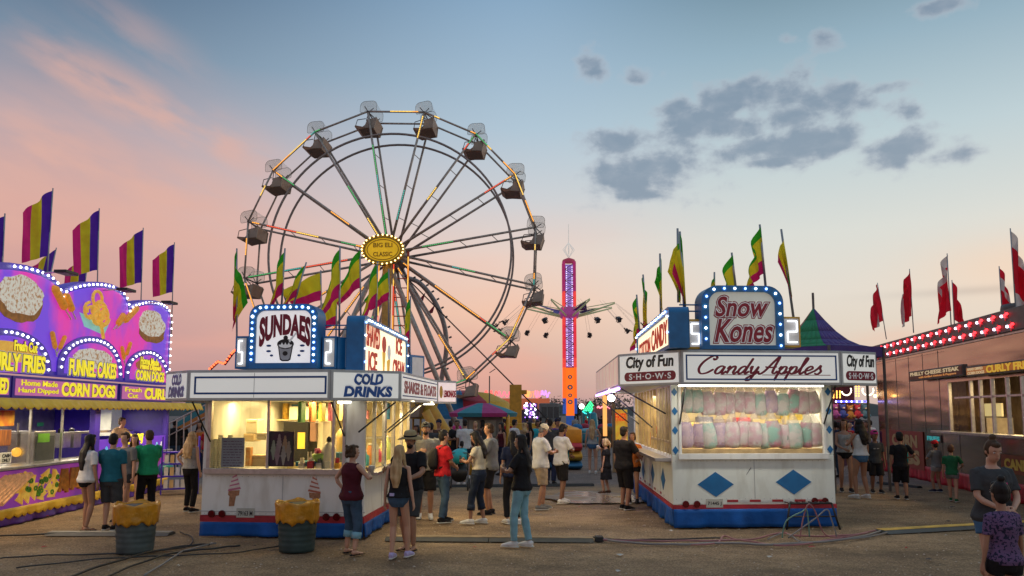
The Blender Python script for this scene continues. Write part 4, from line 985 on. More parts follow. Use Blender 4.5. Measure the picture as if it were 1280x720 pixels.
def cotton(P, s, ci, hang, label, sx=1):
    t = thing('cotton_candy_bag', label, 'candy bag', P, 'bags of cotton candy in the candy trailer window', local=True)
    sx *= rnd.uniform(.94, 1.06)
    f, g = bags[s]
    for nm, g_, m_ in (('cotton_candy', f, CC[ci]), ('bag_film', g, FILM)):
        k = (nm, s, ci if nm == 'cotton_candy' else 0)
        if k not in bagm: o = g_.build(nm, m_, t, True); bagm[k] = o.data
        else: o = bpy.data.objects.new(nm, bagm[k]); COL.objects.link(o); o.parent = t
        o.scale = (sx, sx, sx)
    if not hang and s != 2:
        mb = MB(); F = Fr((0, 0, 0), (1, 0)); 
        if s % 2: text_mb(mb, F, 'COTTON', -.07, .07, .07, .10, .088, .092, .02); mb.build('print', PRT, t)
        else: mb.prism(ell(0, .2, .045, .05, 14), F, .084, .092); mb.build('print', PRG, t)
    t.rotation_euler = (0, rnd.uniform(-.09, .09), rnd.uniform(-.4, .4)); return t
xs = [857, 874.5, 887, 900, 914.5, 929, 942.5, 955.5, 968, 981.5, 994, 1007.5, 1021]
desc = ['pink and white', 'mint and white', 'lilac', 'white', 'rose and mint']
seq = [2, 2, 1, 2, 3, 0, 3, 1, 4, 0, 1, 4, 3]
for i, x in enumerate(xs):
    v = .30+.05*(i % 2); F = F2.off(-v); u, z = F.px(x, 560+rnd.uniform(-1.2, 1.2)); P = F.p(u, z)
    cotton(P, i % 5, seq[i], False, '%s cotton candy bag, number %s from the walkway end of the bottom row' % (desc[seq[i]], ['one', 'two', 'three', 'four', 'five', 'six', 'seven', 'eight', 'nine', 'ten', 'eleven', 'twelve', 'thirteen'][i]), rnd.uniform(1.0, 1.12))
seq2 = [1, 1, 3, 0, 3, 3, 0, 1, 2, 1, 4, 0, 3]
for i in range(13):
    x = 859+i*13.2; v = .45; F = F2.off(-v); u, z = F.px(x, 517+rnd.uniform(-3, 3)); P = F.p(u, z)
    t = cotton(P, (i+2) % 5, seq2[i], True, '%s cotton candy bag hanging from the rail, number %s from the walkway end' % (desc[seq2[i]], ['one', 'two', 'three', 'four', 'five', 'six', 'seven', 'eight', 'nine', 'ten', 'eleven', 'twelve', 'thirteen'][i]), .96)
F = F2.off(-.45); a = F.px(852, 486)
MB().tube(F.p(.12, zt2-.01, 0), F.p(W2-.12, zt2-.01, 0), .012).build('bag_rail', ALU, T2)
sbox(MB(), K2, .1, W2-.1, .12, .6, zf2(566)-.05, F2.off(-.3).px(930, 561)[1]-.0).build('display_shelf', mat('pine_board', (.6, .42, .2), .6, var=.25), T2)
for i, (x, y, w_, h_, c, lb) in enumerate(((868, 535, .5, .2, (.7, .5, .15), 'amber popcorn carton on the back shelf'), (903, 532, .35, .22, (.25, .18, .12), 'brown paper sack on the back shelf'), (930, 532, .3, .25, (.5, .04, .05), 'red candy apple box on the back shelf'), (960, 531, .6, .2, (.75, .5, .08), 'long yellow popcorn box on the back shelf'), (1000, 530, .6, .28, (.75, .52, .10), 'tall yellow popcorn box on the back shelf'), (845+38, 531, .3, .25, (.12, .12, .16), 'dark plush toy on the back shelf'))):
    F = F2.off(-1.5); u, z = F.px(x, y+6); t = thing('stock_box', lb, 'box', F.p(u, z), 'boxes on the back shelf')
    bev(MB().fbox(F, u-w_/2, u+w_/2, z, z+h_, -.25, 0).build('case', mat('stock_%s' % 'abcdef'[i], c, .5, var=.5, scale=12), t), .02)
    MB().fbox(F, u-w_/2+.03, u+w_/2-.03, z+h_*.3, z+h_*.6, .001, .005).build('band', CREAM, t)
F = F2.off(-1.5); sbox(MB(), K2, .1, W2-.1, 1.4, 1.88, F.px(930, 541)[1]-.04, F.px(930, 538.5)[1]).build('back_shelf', ALU, T2)
# seen through the side windows
for i in range(8):
    v = .7+i*.62; P = S2.p(v, zc2, -.4); c = [(.7, .3, .05), (.6, .05, .08), (.7, .6, .3), (.1, .2, .4), (.72, .5, .1), (.4, .1, .3), (.75, .7, .6), (.3, .5, .2)][i]
    t = thing('snack_jar', ['orange', 'red', 'cream', 'blue', 'yellow', 'purple', 'white', 'green'][i]+' jar on the side counter of the candy trailer', 'jar', P, 'jars on the side counter')
    mb = MB(); hg = .3+.12*(i % 2); mb.lathe(P, [(.09, 0), (.1, .04), (.1, hg), (.06, hg+.05)], 14); mb.build('jar', mat('jar_%s' % 'abcdefgh'[i], c, .3, var=.3, scale=15), t, True)
    MB().lathe(P+Z*(hg+.05), [(.065, 0), (.065, .04), (.01, .05)], 12).build('lid', CREAM, t)

# flags: candy trailer
fl = [((799, 412), (796, 371), 18.4, 1.0, 1.0, 70, 'green and yellow flag with magenta corner, low beside the swing ride tower'),
      ((808, 408), (804, 346), 17.3, 1.35, .5, 80, 'slim folded flag second along the cotton candy board'),
      ((826, 392), (825, 320), 15.8, 1.05, .55, 82, 'limp yellow flag at the middle of the cotton candy board'),
      ((848, 378), (847, 289), 13.9, 1.2, .75, 84, 'tall yellow flag hanging straight over the front of the cotton candy board'),
      ((856, 399), (850, 293), 13.5, 1.3, .7, 82, 'tall flag with a thick green edge beside the Snow Kones sign'),
      ((893, 372), (893, 343), 17.0, .5, .4, 70, 'small flag tip peeking over the curved top of the Snow Kones sign'),
      ((920, 362), (915, 319), 15.0, .85, 1.0, 58, 'yellow and green flag flying over the word Snow'),
      ((957, 358), (950, 284), 14.2, .85, 1.0, 60, 'largest flag with magenta tip above the Snow Kones sign'),
      ((992, 398), (977, 290), 13.8, 1.15, .55, 80, 'flag on the leaning pole at the far side of the Snow Kones sign')]
for i, (b, t_, d, ho, fy, an, lb) in enumerate(fl):
    sd_ = 1 if i in (3, 4, 8, 2) else -1
    flag(W(b[0], b[1], d), W(t_[0], t_[1], d), ho, fy, an, [FG, FY, FY, FM] if i not in (2, 3) else [FG, FY, FY], lb, 'flags on the candy trailer', seed=i+20, cut=.3, side=sd_, stripes='s' if sd_ > 0 and i != 2 else 't', poler=.024)

# hitch stand with hoses in front of the candy trailer
Fx = F2.off(.25); t = thing('hitch_stand', 'black metal stand draped with hoses at the corner of the candy trailer', 'stand', Fx.p(Fx.px(1015, 660)[0], 0))
a = Fx.px(985, 668); b = Fx.px(1043, 629); mb = MB(); tz = b[1]
P = [Fx.p(a[0]+.05, tz), Fx.p(b[0]-.05, tz), Fx.p(a[0]-.02, .0), Fx.p(b[0]+.08, .0)]
dd = Vector((0, .3, 0))
for o_ in (Vector((0, 0, 0)), dd):
    mb.tube(P[0]+o_, P[1]+o_, .018); mb.tube(P[0]+o_, P[2]+o_*1.5, .018); mb.tube(P[1]+o_, P[3]+o_*1.5, .018); mb.tube(Fx.p(a[0]+.02, tz*.5)+o_, Fx.p(b[0], tz*.5)+o_, .014)
for k in range(8): e = P[0].lerp(P[1], k/7); mb.tube(e, e+dd, .012)
mb.build('frame', BLACK, t, True)
# ============ the purple corn dog stand
PO = G(0, 659); PE = G(207, 611)
Vp = (PE-PO).normalized(); POb = PO-Vp*3.2
F5 = Fr(POb, Vp); T5 = thing('corn_dog_stand', 'long purple food stand with arched lit sign of funnel cakes, corn dogs and curly fries', 'food stand', POb)
UE = F5.px(207, 600)[0]
PURP = mat('purple_vinyl', (.10, .03, .30), .5, var=.3, scale=3, bump=.4, bscale=6); PURD = mat('purple_frame', (.05, .02, .38), .4, var=.15)
STEEL = mat('stainless', (.5, .49, .46), .3, metal=.8, var=.2)
Fd5 = F5
def p5(x, y, F=F5): return F.px(x, y)
zc5 = p5(0, 588)[1]; zt5 = 2.06
mb = MB(); mb.fbox(F5, 0, UE, .3, zc5, -.06, 0); mb.fbox(F5, 0, UE, .3, .36, -3, -.06); mb.fbox(F5, 0, UE, .36, zt5, -3.05, -3); mb.fbox(F5, UE-.05, UE, .36, zt5, -3, -.0); mb.fbox(F5, 0, UE, zt5+.003, zt5+.08, -3, .02)
mb.build('body', PURD, T5)
MB().fbox(F5, 0, UE-.06, .37, zt5-.01, -2.98, -2.94).build('back_wall', STEEL, T5)
mb = MB(); mb.fbox(F5, 0, UE-.02, zc5, zc5+.05, -.5, .16); bev(mb.build('serving_counter', STEEL, T5), .008)
x_ = p5(116, 560)[0]; y_ = p5(201, 560)[0]
for u in (x_, UE-.12, p5(-120, 560)[0]): bev(MB().fbox(F5, u-.0, u+.24 if u < UE-.3 else u+.12, zc5+.05, zt5, -.1, .02).build('post', PURD, T5), .01)
# lower window panel with drinks picture
ua = x_+.25; ub = UE-.13; zp = p5(150, 548)[1]
o = MB().fbox(F5, ua, ub, zc5+.05, zp, -.04, .0).build('drinks_panel', mat('drinks_art', (.12, .03, .45), .4, emit=(.12, .03, .5), es=.5), T5)
mb = MB(); text_mb(mb, F5, 'Cold', ua+(ub-ua)*.36, zc5+.5, ua+(ub-ua)*.62, zp-.16, .002, .012, .04, shear=.2); mb.build('lettering', mat('lit_yellow', (.85, .7, .03), .4, emit=(1, .85, .05), es=.45), o)
for k, (fx, c) in enumerate(((.1, (.1, .4, .8)), (.85, (.2, .5, .8)), (.93, (.7, .7, .8)))):
    MB().prism(ell(ua+(ub-ua)*fx, zp-.35, .09, .2, 12), F5, .002, .008).build('bottle_picture', mat('bottle_pic_%s' % 'abc'[k], c, .4, emit=c, es=.4), o)
MB().fbox(F5, ua+.1, ub-.1, zt5-.55, zt5-.5, -.9, -.8).build('rail', STEEL, T5)
for k, u in enumerate((x_-3.4, x_-2.3, x_-1.2)): MB().fbox(F5, u, u+.03, zc5+.05, zt5, -.07, -.03).build('window_mullion', STEEL, T5)
MB().fbox(F5, x_-5.5, x_-.02, zc5+.05, zc5+.62, -.09, -.086).build('sneeze_guard', GLASS, T5)
# picture panel under the counter
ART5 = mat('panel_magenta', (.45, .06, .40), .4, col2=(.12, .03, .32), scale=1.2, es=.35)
zg0, zg1 = p5(0, 638)[1]+.0, zc5-.03
panel = MB().fbox(F5, 0, x_, zg0, zg1, .002, .02).build('picture_panel', ART5, T5)
panel2 = MB().fbox(F5, x_+.25, UE-.1, zg0+.05, zg1, .002, .02).build('picture_panel', ART5, T5)
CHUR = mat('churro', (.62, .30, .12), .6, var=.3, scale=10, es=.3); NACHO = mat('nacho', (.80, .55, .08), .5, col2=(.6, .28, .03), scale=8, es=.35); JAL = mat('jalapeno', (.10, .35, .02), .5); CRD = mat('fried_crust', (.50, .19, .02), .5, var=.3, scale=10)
P0u = p5(0, 610)[0]
mb = MB()
for k in range(7): mb.tube(F5.p(P0u-1+k*.16, zg0+.12, .03+k*.004), F5.p(P0u+.1+k*.12, zg1-.1, .03+k*.004), .055)
mb.build('churro_picture', CHUR, panel)
r_ = random.Random(5); mb = MB()
for k in range(34): cu = P0u+r_.uniform(.55, 1.75); cv = zg0+r_.uniform(.12, .52)*1.0; a = r_.uniform(0, 6); mb.prism([(cu+.15*math.cos(a+q), cv+.13*math.sin(a+q)) for q in (0, 2.1, 4.2)], F5, .02, .03+k*.0006)
mb.build('nacho_picture', NACHO, panel)
mb = MB()
for k in range(16): cu = P0u+r_.uniform(.7, 1.75); cv = zg0+r_.uniform(.12, .5); mb.ring(ell(cu, cv, .055, .05, 12), ell(cu, cv, .025, .022, 12), F5, .02, .056+k*.0004)
mb.build('pepper_picture', JAL, panel)
mb = MB()
for k in range(14): cu = P0u+1.85+k*.09; mb.tube(F5.p(cu, zg0+.1+r_.uniform(0, .1), .03+k*.003), F5.p(cu+.1*r_.uniform(-1, 1), zg1-.08, .03+k*.003), .05)
mb.build('fries_picture', CRD, panel)
# scalloped yellow trims
SCAL = mat('scallop_yellow', (.95, .55, .03), .5, var=.15, scale=4, bump=.3, bscale=8)
def scallop(name, F, u0, u1, ztop, h, w, step=.22, lean=.0):
    mb = MB(); n = int((u1-u0)/step)*6
    def fn(i, j):
        u = u0+(u1-u0)*i; zz = ztop-(h*(.72+.28*abs(math.sin(math.pi*(u-u0)/step))))*j
        return F.p(u, zz, w+lean*j+.02*math.sin(u*9)*j)
    mb.grid(fn, n, 3); return solid(mb.build(name, SCAL, T5, True), .012)
scallop('lower_valance', F5, 0, UE+.02, zg0+.01, .19, .04)
ZV = F5.off(.6).px(100, 500)[1]
scallop('awning_valance', F5, 0, UE+.75, ZV, .19, .55, lean=.10)
slab_ = MB(); slab_.hexa([F5.p(0, ZV-.0, .02), F5.p(UE+.7, ZV-.0, .02), F5.p(UE+.7, ZV-.05, .55), F5.p(0, ZV-.05, .55), F5.p(0, ZV+.03, .02), F5.p(UE+.7, ZV+.03, .02), F5.p(UE+.7, ZV-.02, .55), F5.p(0, ZV-.02, .55)]); slab_.build('awning', mat('awning_magenta', (.35, .05, .2), .5), T5)
skirt(T5, [(POb, F5.p(UE, 0))], .0, zg0-.15, PURP)
# name boards
PINKP = mat('strip_magenta', (.62, .14, .42), .4, col2=(.40, .07, .30), scale=1.6, emit=(.9, .25, .6), es=.32)
LY = mat('lit_yellow_letter', (.9, .75, .02), .4, emit=(1, .85, .03), es=.6); LOUT = mat('letter_outline_dark', (.05, .01, .05), .5)
Fs5 = F5.off(.12); zz0 = Fs5.px(0, 497)[1]; zz1 = Fs5.px(0, 468)[1]
strips = [(-150, 14, None), (16, 148, 0), (151, 216, 1)]
for x0, x1, k in strips:
    a = Fs5.px(x0, 480)[0]; b = Fs5.px(x1, 480)[0]
    o = bev(MB().fbox(Fs5, a, b, zz0, zz1, -.1, 0).build('name_board', PURD, T5), .01); MB().fbox(Fs5, a+.07, b-.07, zz0+.05, zz1-.05, .002, .01).build('sign_face', PINKP, o)
    Lx = b-a
    if k == 0:
        rows = [('Home Made', .06, .58, .36, .84), ('Hand Dipped', .04, .2, .37, .48), ('CORN DOGS', .40, .16, .96, .86)]
    elif k == 1: rows = [('Fresh', .07, .56, .36, .82), ('Cut', .12, .2, .30, .48), ('CURLY', .42, .16, .97, .86)]
    else: rows = [('FRIED', .80, .16, .97, .86)]
    for s, fa, fb, fc, fd in rows:
        big = fd-fb > .5
        for m_, bo, w_ in ((LOUT, .085 if big else .06, .012), (LY, .045 if big else .02, .018)):
            mb = MB(); text_mb(mb, Fs5, s, a+fa*Lx, zz0+fb*(zz1-zz0), a+fc*Lx, zz0+fd*(zz1-zz0), .009, w_, bo); mb.build('lettering', m_, o)
# big arched board
Fb5 = F5.off(.05)
BK = mat('sign_violet_art', (.13, .04, .58), .4, col2=(.62, .025, .34), scale=.8, stretch=(1, 1, .6), emit=None, es=.75, thr=(.42, .60))
BFR = mat('sign_rim_blue', (.03, .02, .30), .4, emit=(.10, .05, .6), es=.25)
ppx = lambda L_: [Fb5.px(x, y) for x, y in L_]
zb5 = Fb5.px(0, 464)[1]
def arcpx(x0, xm, x1, yt, y0, y1, n=12):
    """arch through pixels, an ellipse-like arc"""
    out = []
    for i in range(n+1):
        t = i/n; a = math.pi*(1-t); x = (x0+x1)/2+(x1-x0)/2*math.cos(a); yb = y0+(y1-y0)*t; out.append((x, yb-(yb-yt)*math.sin(a)**.8))
    return out
top = arcpx(-95, -10, 76, 327, 366, 366)+arcpx(77, 116, 161, 352, 368, 386)[0:]+arcpx(162, 190, 214, 375, 384, 402)
topu = ppx(top); u_r = topu[-1][0]; u_l = topu[0][0]
poly = [(u_l-.6, zb5), (u_r, zb5)]+topu[::-1]+[(u_l-.6, topu[0][1])]
sb5 = MB().prism(poly, Fb5, -.30, -.01).build('arched_sign', BFR, T5)
def shrink(P, e):
    cx = sum(p[0] for p in P)/len(P); cy = sum(p[1] for p in P)/len(P)
    return [(p[0]+(cx-p[0])*e/abs(max(.4, math.hypot(p[0]-cx, p[1]-cy))), p[1]+(cy-p[1])*e/max(.4, math.hypot(p[0]-cx, p[1]-cy))) for p in P]
inner = [(u_l-.55, zb5+.08), (u_r-.12, zb5+.08), (u_r-.12, topu[-1][1]-.02)]+[(p[0]-.0, p[1]-.13) for p in topu[::-1][1:]]
MB().prism(inner, Fb5, -.05, .002).build('sign_face', BK, sb5)
def smooth_line(P, n):
    Ls = [0]
    for i in range(1, len(P)): Ls.append(Ls[-1]+math.hypot(P[i][0]-P[i-1][0], P[i][1]-P[i-1][1]))
    out = []
    for k in range(n):
        t = Ls[-1]*(k+.5)/n; i = 1
        while Ls[i] < t and i < len(Ls)-1: i += 1
        q_ = (t-Ls[i-1])/max(1e-6, Ls[i]-Ls[i-1]); out.append((P[i-1][0]+(P[i][0]-P[i-1][0])*q_, P[i-1][1]+(P[i][1]-P[i-1][1])*q_))
    return out
vis = [p for p in topu if p[0] > Fb5.px(-12, 400)[0]]+[(u_r-.03, topu[-1][1]-.1), (u_r-.03, zb5+.2)]
for u, v in smooth_line([(p[0], p[1]-.06) for p in vis], 52): bulb(sb5, Fb5.p(u, v, .03), .024, BULBW)
# three lower arches
FOODY = mat('fries_yellow', (.75, .42, .05), .5, emit=(1, .55, .08), es=.35, var=.3, scale=14); FOODW = mat('sugar_white', (.75, .72, .62), .6, col2=(.45, .22, .07), scale=16, thr=(.35, .52), es=.35)
arches = [((-62, 63, 410, 463, 468), ('Fresh Cut', 14, 438, 44, 429), ('CURLY FRIES', -24, 461, 54, 446), FOODY), ((70, 152, 420, 463, 472), None, ('FUNNEL CAKES', 83, 469, 143, 455), FOODW), ((155, 210, 437, 470, 479), ('Home Made', 173, 455, 196, 449), ('CORN DOGS', 167, 475, 203, 466), mat('corn_dog_art', (.55, .25, .04), .5, col2=(.35, .08, .04), scale=9, es=.3))]
for ai, ((x0, x1, yt, y0, y1), small, big, food) in enumerate(arches):
    ar = ppx(arcpx(x0, 0, x1, yt, y0, y1, 16)); cx = (ar[0][0]+ar[-1][0])/2; cz = zb5+.02
    outer = ar; innr = [(cx+(p[0]-cx)*.83, cz+(p[1]-cz)*.83) for p in ar]
    o = MB().prism([(ar[0][0], cz)]+outer+[(ar[-1][0], cz)][:1], Fb5, -.02, .03).build('arch_sign', BFR, sb5)
    MB().prism([(innr[0][0], cz+.04)]+innr+[(innr[-1][0], cz+.04)], Fb5, .02, .034).build('arch_face', BK, o)
    hh = innr[8][1]-cz; ww = innr[-1][0]-innr[0][0]
    mb = MB(); rr_ = random.Random(ai)
    P = [(cx+ww*.36*math.cos(t*.35)*(1+.08*rr_.uniform(-1, 1)), cz+hh*.56+hh*.30*math.sin(t*.35)*(1+.08*rr_.uniform(-1, 1))) for t in range(18)]
    mb.prism(P, Fb5, .03, .042); mb.build('food_picture', food, o)
    mid = [((a[0]+b[0])/2, (a[1]+b[1])/2) for a, b in zip(outer, innr)]; vis = [p for p in mid if p[0] > Fb5.px(-8, 440)[0]]
    for u, v in smooth_line(vis, (11, 20, 15)[ai]): bulb(sb5, Fb5.p(u, v, .04), .024, BULBW)
    for tx, sc in ((small, 0), (big, 1)):
        if not tx: continue
        s, xa, ya, xb, yb = tx; a = Fb5.px(xa, ya); b = Fb5.px(xb, yb)
        for m_, bo, w_, e in ((SHW, .12, .046, .02), (LOUT, .08, .050, .01), (LY, .04, .056, 0)) if sc else ((LOUT, .07, .048, .01), (LY, .03, .054, 0)):
            mb = MB(); text_mb(mb, Fb5, s, a[0]-e, a[1]-e, b[0]+e, b[1]+e, .03, w_, bo); mb.build('lettering', m_, o)
    if ai == 2:
        a = Fb5.px(173, 463); b = Fb5.px(199, 457); mb = MB(); text_mb(mb, Fb5, 'Hand Dipped', a[0], a[1], b[0], b[1], .03, .05, .03); mb.build('lettering', LY, o)
# food pictures on the big board
def blob(x, y, rx, ry, m, w, name, seed, jag=.08, n=26):
    u, v = Fb5.px(x, y); a = Fb5.px(x+rx, y)[0]-u; b = Fb5.px(x, y-ry)[1]-v; rr = random.Random(seed)
    P = []
    for i in range(n): q_ = 2*math.pi*i/n; k = 1+jag*rr.uniform(-1, 1); P.append((u+a*k*math.cos(q_), v+b*k*math.sin(q_)))
    return MB().prism(P, Fb5, .002, w).build(name, m, sb5)
blob(25, 377, 29, 26, CRD, .010, 'funnel_cake_picture', 3, .06); blob(27, 369, 27, 25, FOODW, .014, 'sugar_topping', 1, .07)
blob(190, 412, 16, 17, CRD, .010, 'funnel_cake_picture', 4, .08); blob(190, 405, 15.5, 17, FOODW, .014, 'sugar_topping', 2, .08)
u, v = Fb5.px(118, 392); mb = MB(); mb.prism([(u-.62, v-.05), (u+.62, v-.18), (u+.45, v-.42), (u-.4, v-.32)], Fb5, .002, .012); mb.build('paper_boat', mat('boat_teal', (.25, .6, .6), .4, emit=(.3, .8, .8), es=.3), sb5)
mb = MB(); rr = random.Random(9)
for k in range(15):
    cx, cy = u+rr.uniform(-.38, .38), v+rr.uniform(-.10, .36); q_ = rr.uniform(.12, .26); P = [Fb5.p(cx+q_*math.cos(t*.6+k), cy+q_*.8*math.sin(t*.6+k), .03+k*.003) for t in range(9)]
    mb.loft(P, [.035]*9, 5)
mb.tube(Fb5.p(u+.1, v-.05, .07), Fb5.p(u+.35, v-.5, .05), .04); mb.build('curly_fries_picture', FOODY, sb5, True)
for (x, y, dx, dy, rr_) in ((72, 372, 10, 17, .085), (84, 378, 6, 13, .075), (149, 399, -6, 8, .07), (162, 393, -12, 11, .075), (65, 425, 3, 13, .05), (76, 428, -5, 10, .045), (152, 441, 2, 10, .045), (159, 436, -4, 10, .045)):
    a = Fb5.px(x-dx/1.4, y-dy/1.2); b = Fb5.px(x+dx/1.4, y+dy/1.2)
    e = Fb5.px(x+dx*1.5, y+dy*1.6); t_ = MB(); pa, pb = Fb5.p(a[0], a[1], .03), Fb5.p(b[0], b[1], .03)
    t_.loft([pa, pa.lerp(pb, .1), pa.lerp(pb, .9), pb], [rr_*.5, rr_, rr_, rr_*.5], 8); o = t_.build('corn_dog_picture', mat('corn_dog_lit', (.62, .24, .02), .5, emit=(.9, .35, .03), es=.3, var=.4, scale=12), sb5, True)
    MB().tube(pb, Fb5.p(e[0], e[1], .03), .014).build('stick', CREAM, o)
# flood lamps on arms above the board
for i, (x, y) in enumerate(((83, 339), (158, 361), (212, 377))):
    F = Fb5.off(.55); a = F.px(x, y); P = F.p(a[0], a[1]); b = Fb5.px(x-28, y-3 if i else 336)
    t = thing('sign_flood_lamp', ['flood lamp on the bracket between the first and second arch of the purple board', 'flood lamp on the bracket over the middle arch of the purple board', 'flood lamp on the bracket at the outer end of the purple board'][i], 'lamp', P, 'flood lamps over the purple food sign')
    MB().tube(P, Fb5.p(b[0], b[1]-.1, -.2), .018).build('arm', ALU, t)
    mb = MB(); mb.fbox(Fr(P, V1), -.2, .2, P.z-.06, P.z+.0, -.12, .12); bev(mb.build('housing', BLACK, t), .01)
for i, (bx, by, tx, ty, x1) in enumerate(((-1, 330, 0, 270, 0), (54, 335, 60, 238, 0), (118, 360, 118, 263, 0), (172, 380, 173, 287, 0), (211, 376, 212, 305, 0), (98, 352, 95, 318, 0), (50, 345, 54, 312, 1))):
    F = Fb5.off(-(1.0 if i < 5 else 2.6)); a = F.px(bx+4, by+20); b = F.px(tx+(6 if i < 5 else 16), ty)
    flag(F.p(a[0], a[1]-.6), F.p(b[0], b[1]), 1.45, .80, 30, [FP, FY, FPK], ['flag cut off by the picture edge at the near end of the purple stand', 'purple, yellow and pink banner flag over the big funnel cake picture', 'purple, yellow and pink banner flag over the curly fries arch', 'purple, yellow and pink banner flag over the gap between middle and outer arch', 'purple, yellow and pink banner flag at the far end of the purple stand', 'short banner flag half hidden behind the curly fries arch', 'banner flag bottom showing behind the big funnel cake arch'][i], 'banner flags on the purple stand', stripes='s', amp=.05, seed=40+i)
# inside: warmers, fryers, sign sheets
def in5(name, lb, cat, x0, y0, x1, y1, inset, dp, m_, **kw):
    F = F5.off(-inset); a = F.px(x0, y0); b = F.px(x1, y1); t = thing(name, lb, cat, F.p((a[0]+b[0])/2, a[1]))
    bev(MB().fbox(F, a[0], b[0], a[1], b[1], -dp, 0).build('case', m_, t), .01); return t, F, a, b
t, F, a, b = in5('glass_warmer', 'steel and glass food warmer on the counter of the purple stand', 'warmer', 41, 580, 70, 538, .2, .5, STEEL)
MB().fbox(F, a[0]+.05, b[0]-.05, a[1]+.05, b[1]-.1, .002, .008).build('glass_door', mat('dark_glass', (.15, .16, .15), .1), t)
MB().fbox(F, a[0]+.1, a[0]+.5, b[1]-.22, b[1]-.05, .01, .014).build('paper_notice', mat('neon_green_card', (.25, .7, .05), .6), t)
in5('price_board', 'small white cash only card on the counter', 'card', 0, 580, 15, 565, .02, .02, mat('card_white', (.55, .55, .5), .6))
F = F5.off(-.02); a = F.px(2, 578); b = F.px(13, 567); mb = MB(); text_mb(mb, F, 'CASH', a[0], (a[1]+b[1])/2+.01, b[0], b[1], .002, .006, .02); text_mb(mb, F, 'ONLY', a[0], a[1], b[0], (a[1]+b[1])/2-.01, .002, .006, .02)
ow = [o for o in COL.objects if o.name == 'price_board'][0]; mb.build('lettering', BLACK, ow)
in5('food_poster', 'yellow and red hanging food poster at the near end', 'poster', -6, 533, 19, 513, .05, .01, mat('poster_food', (.75, .45, .03), .5, col2=(.5, .03, .02), scale=5))
in5('corn_dog_rack', 'rack of brown corn dogs standing below the hanging poster', 'rack', -4, 558, 15, 537, .06, .3, mat('corn_dogs', (.45, .16, .03), .5, col2=(.10, .03, .02), scale=10, stretch=(3, 3, .3)))
for i, x in enumerate((84, 97)):
    t, F, a, b = in5('steel_canister', ['round steel canister behind the counter by the dark haired woman', 'round steel canister next to the purple post'][i], 'canister', x-5, 560, x+5, 541, .9, .3, STEEL)
    MB().ball(F.p((a[0]+b[0])/2, b[1]+.04, -.15), .07).build('knob', BLACK, t)
in5('exit_notice', 'small green notice card on the back wall', 'card', 47, 533, 55, 528, 2.8, .02, mat('green_card', (.05, .45, .15), .5))
in5('drink_cooler', 'tall glass fronted cooler seen in the end hatch of the purple stand', 'cooler', 138, 545, 172, 512, 1.2, .5, mat('cooler_white', (.6, .62, .55), .4, emit=(.8, .85, .7), es=.12))
t = thing('heat_lamp', 'orange glowing heat lamp over the counter food', 'lamp', F5.p(x_-1.9, zc5+.1, -.5)); mb = MB(); mb.ball(F5.p(x_-1.9, zc5+.25, -.5), .09); mb.build('light_bulb', glow('amber_glow', (1, .5, .06), 1.2), t, True); MB().tube(F5.p(x_-1.9, zc5+.35, -.5), F5.p(x_-1.9, zc5+.8, -.5), .02).build('stem', STEEL, t)
for u in (x_-4.5, x_-1.2, x_+2): area(F5.p(u, zt5-.05, -1.3), F5.p(u, 0, -1.1), 1.6, .3, 48, (1, .86, .62), 'interior_lamp')
for u in (x_-3.8, x_-.5, x_+2.6): area(F5.p(u, zt5-.0, .35), F5.p(u, 0, .9), 2.2, .15, 36, (1, .78, .45), 'awning_lamp')

# ============ the silver trailer
QN = G(1290, 632); QF = G(1103, 588)
Vq = (QN-QF).normalized(); F6 = Fr(QF, Vq); T6 = thing('silver_trailer', 'long polished steel food trailer with a double row of red lights along its roof', 'food trailer', QF)
u6 = lambda x, y: F6.px(x, y)
UL = -.15; UR = u6(1280, 560)[0]+4.5; ZT = u6(1100, 452)[1]; ZR = u6(1100, 432)[1]
INOX = mat('polished_steel', (.46, .35, .25), .19, metal=1, var=.10, scale=1.2, bump=.55, bscale=.9, bdet=.3, stretch=(.5, .5, 4.0))
uw0 = u6(1188, 540)[0]; zw0 = u6(1230, 541)[1]; zw1 = u6(1230, 474)[1]
mb = MB(); mb.fbox(F6, UL, uw0, .35, ZT, -.05, 0); mb.fbox(F6, uw0, UR, .35, zw0, -.05, 0); mb.fbox(F6, uw0, UR, zw1, ZT, -.05, 0); mb.fbox(F6, UL, UL+.05, .35, ZT, -2.6, -.05)
mb.build('steel_wall', INOX, T6)
mb = MB(); mb.fbox(F6, UL, UR, .35, ZT, -2.65, -2.6); mb.fbox(F6, UL, UR, ZT+.005, ZT+.06, -2.65, .04); mb.fbox(F6, UL, UR, .3, .345, -2.6, 0); mb.build('body', STEEL, T6)
bev(MB().fbox(F6, UL-.02, UR, ZT+.06, ZR+.02, -.15, .10).build('light_rail', STEELD, T6), .01)
mb = MB(); mb.fbox(F6, uw0-.3, UR, zw0-.06, zw0, -.03, .4); bev(mb.build('serving_shelf', STEEL, T6), .006)
mb = MB()
for x in (1189, 1216, 1228, 1243, 1262, 1281): u = u6(x, 540)[0]; mb.fbox(F6, u-.03, u+.03, zw0+.003, zw1-.003, -.06, .02)
mb.fbox(F6, uw0+.4, UR, zw0+.85, zw0+.9, -.04, .0); bev(mb.build('window_frame', ALU, T6), .005)
MB().fbox(F6, uw0+.03, uw0+1.1, zw0+.003, zw1-.003, -.04, -.036).build('window_glass', GLASS, T6)
skirt(T6, [(QF, F6.p(UR, 0))], .0, .42, mat('skirt_crimson', (.40, .008, .03), .5, var=.3, bump=.4, bscale=5))
BR, BP = glow('bulb_red', (1, .04, .05), 3), glow('bulb_lilac', (.8, .78, 1), 3.5)
nb = 0
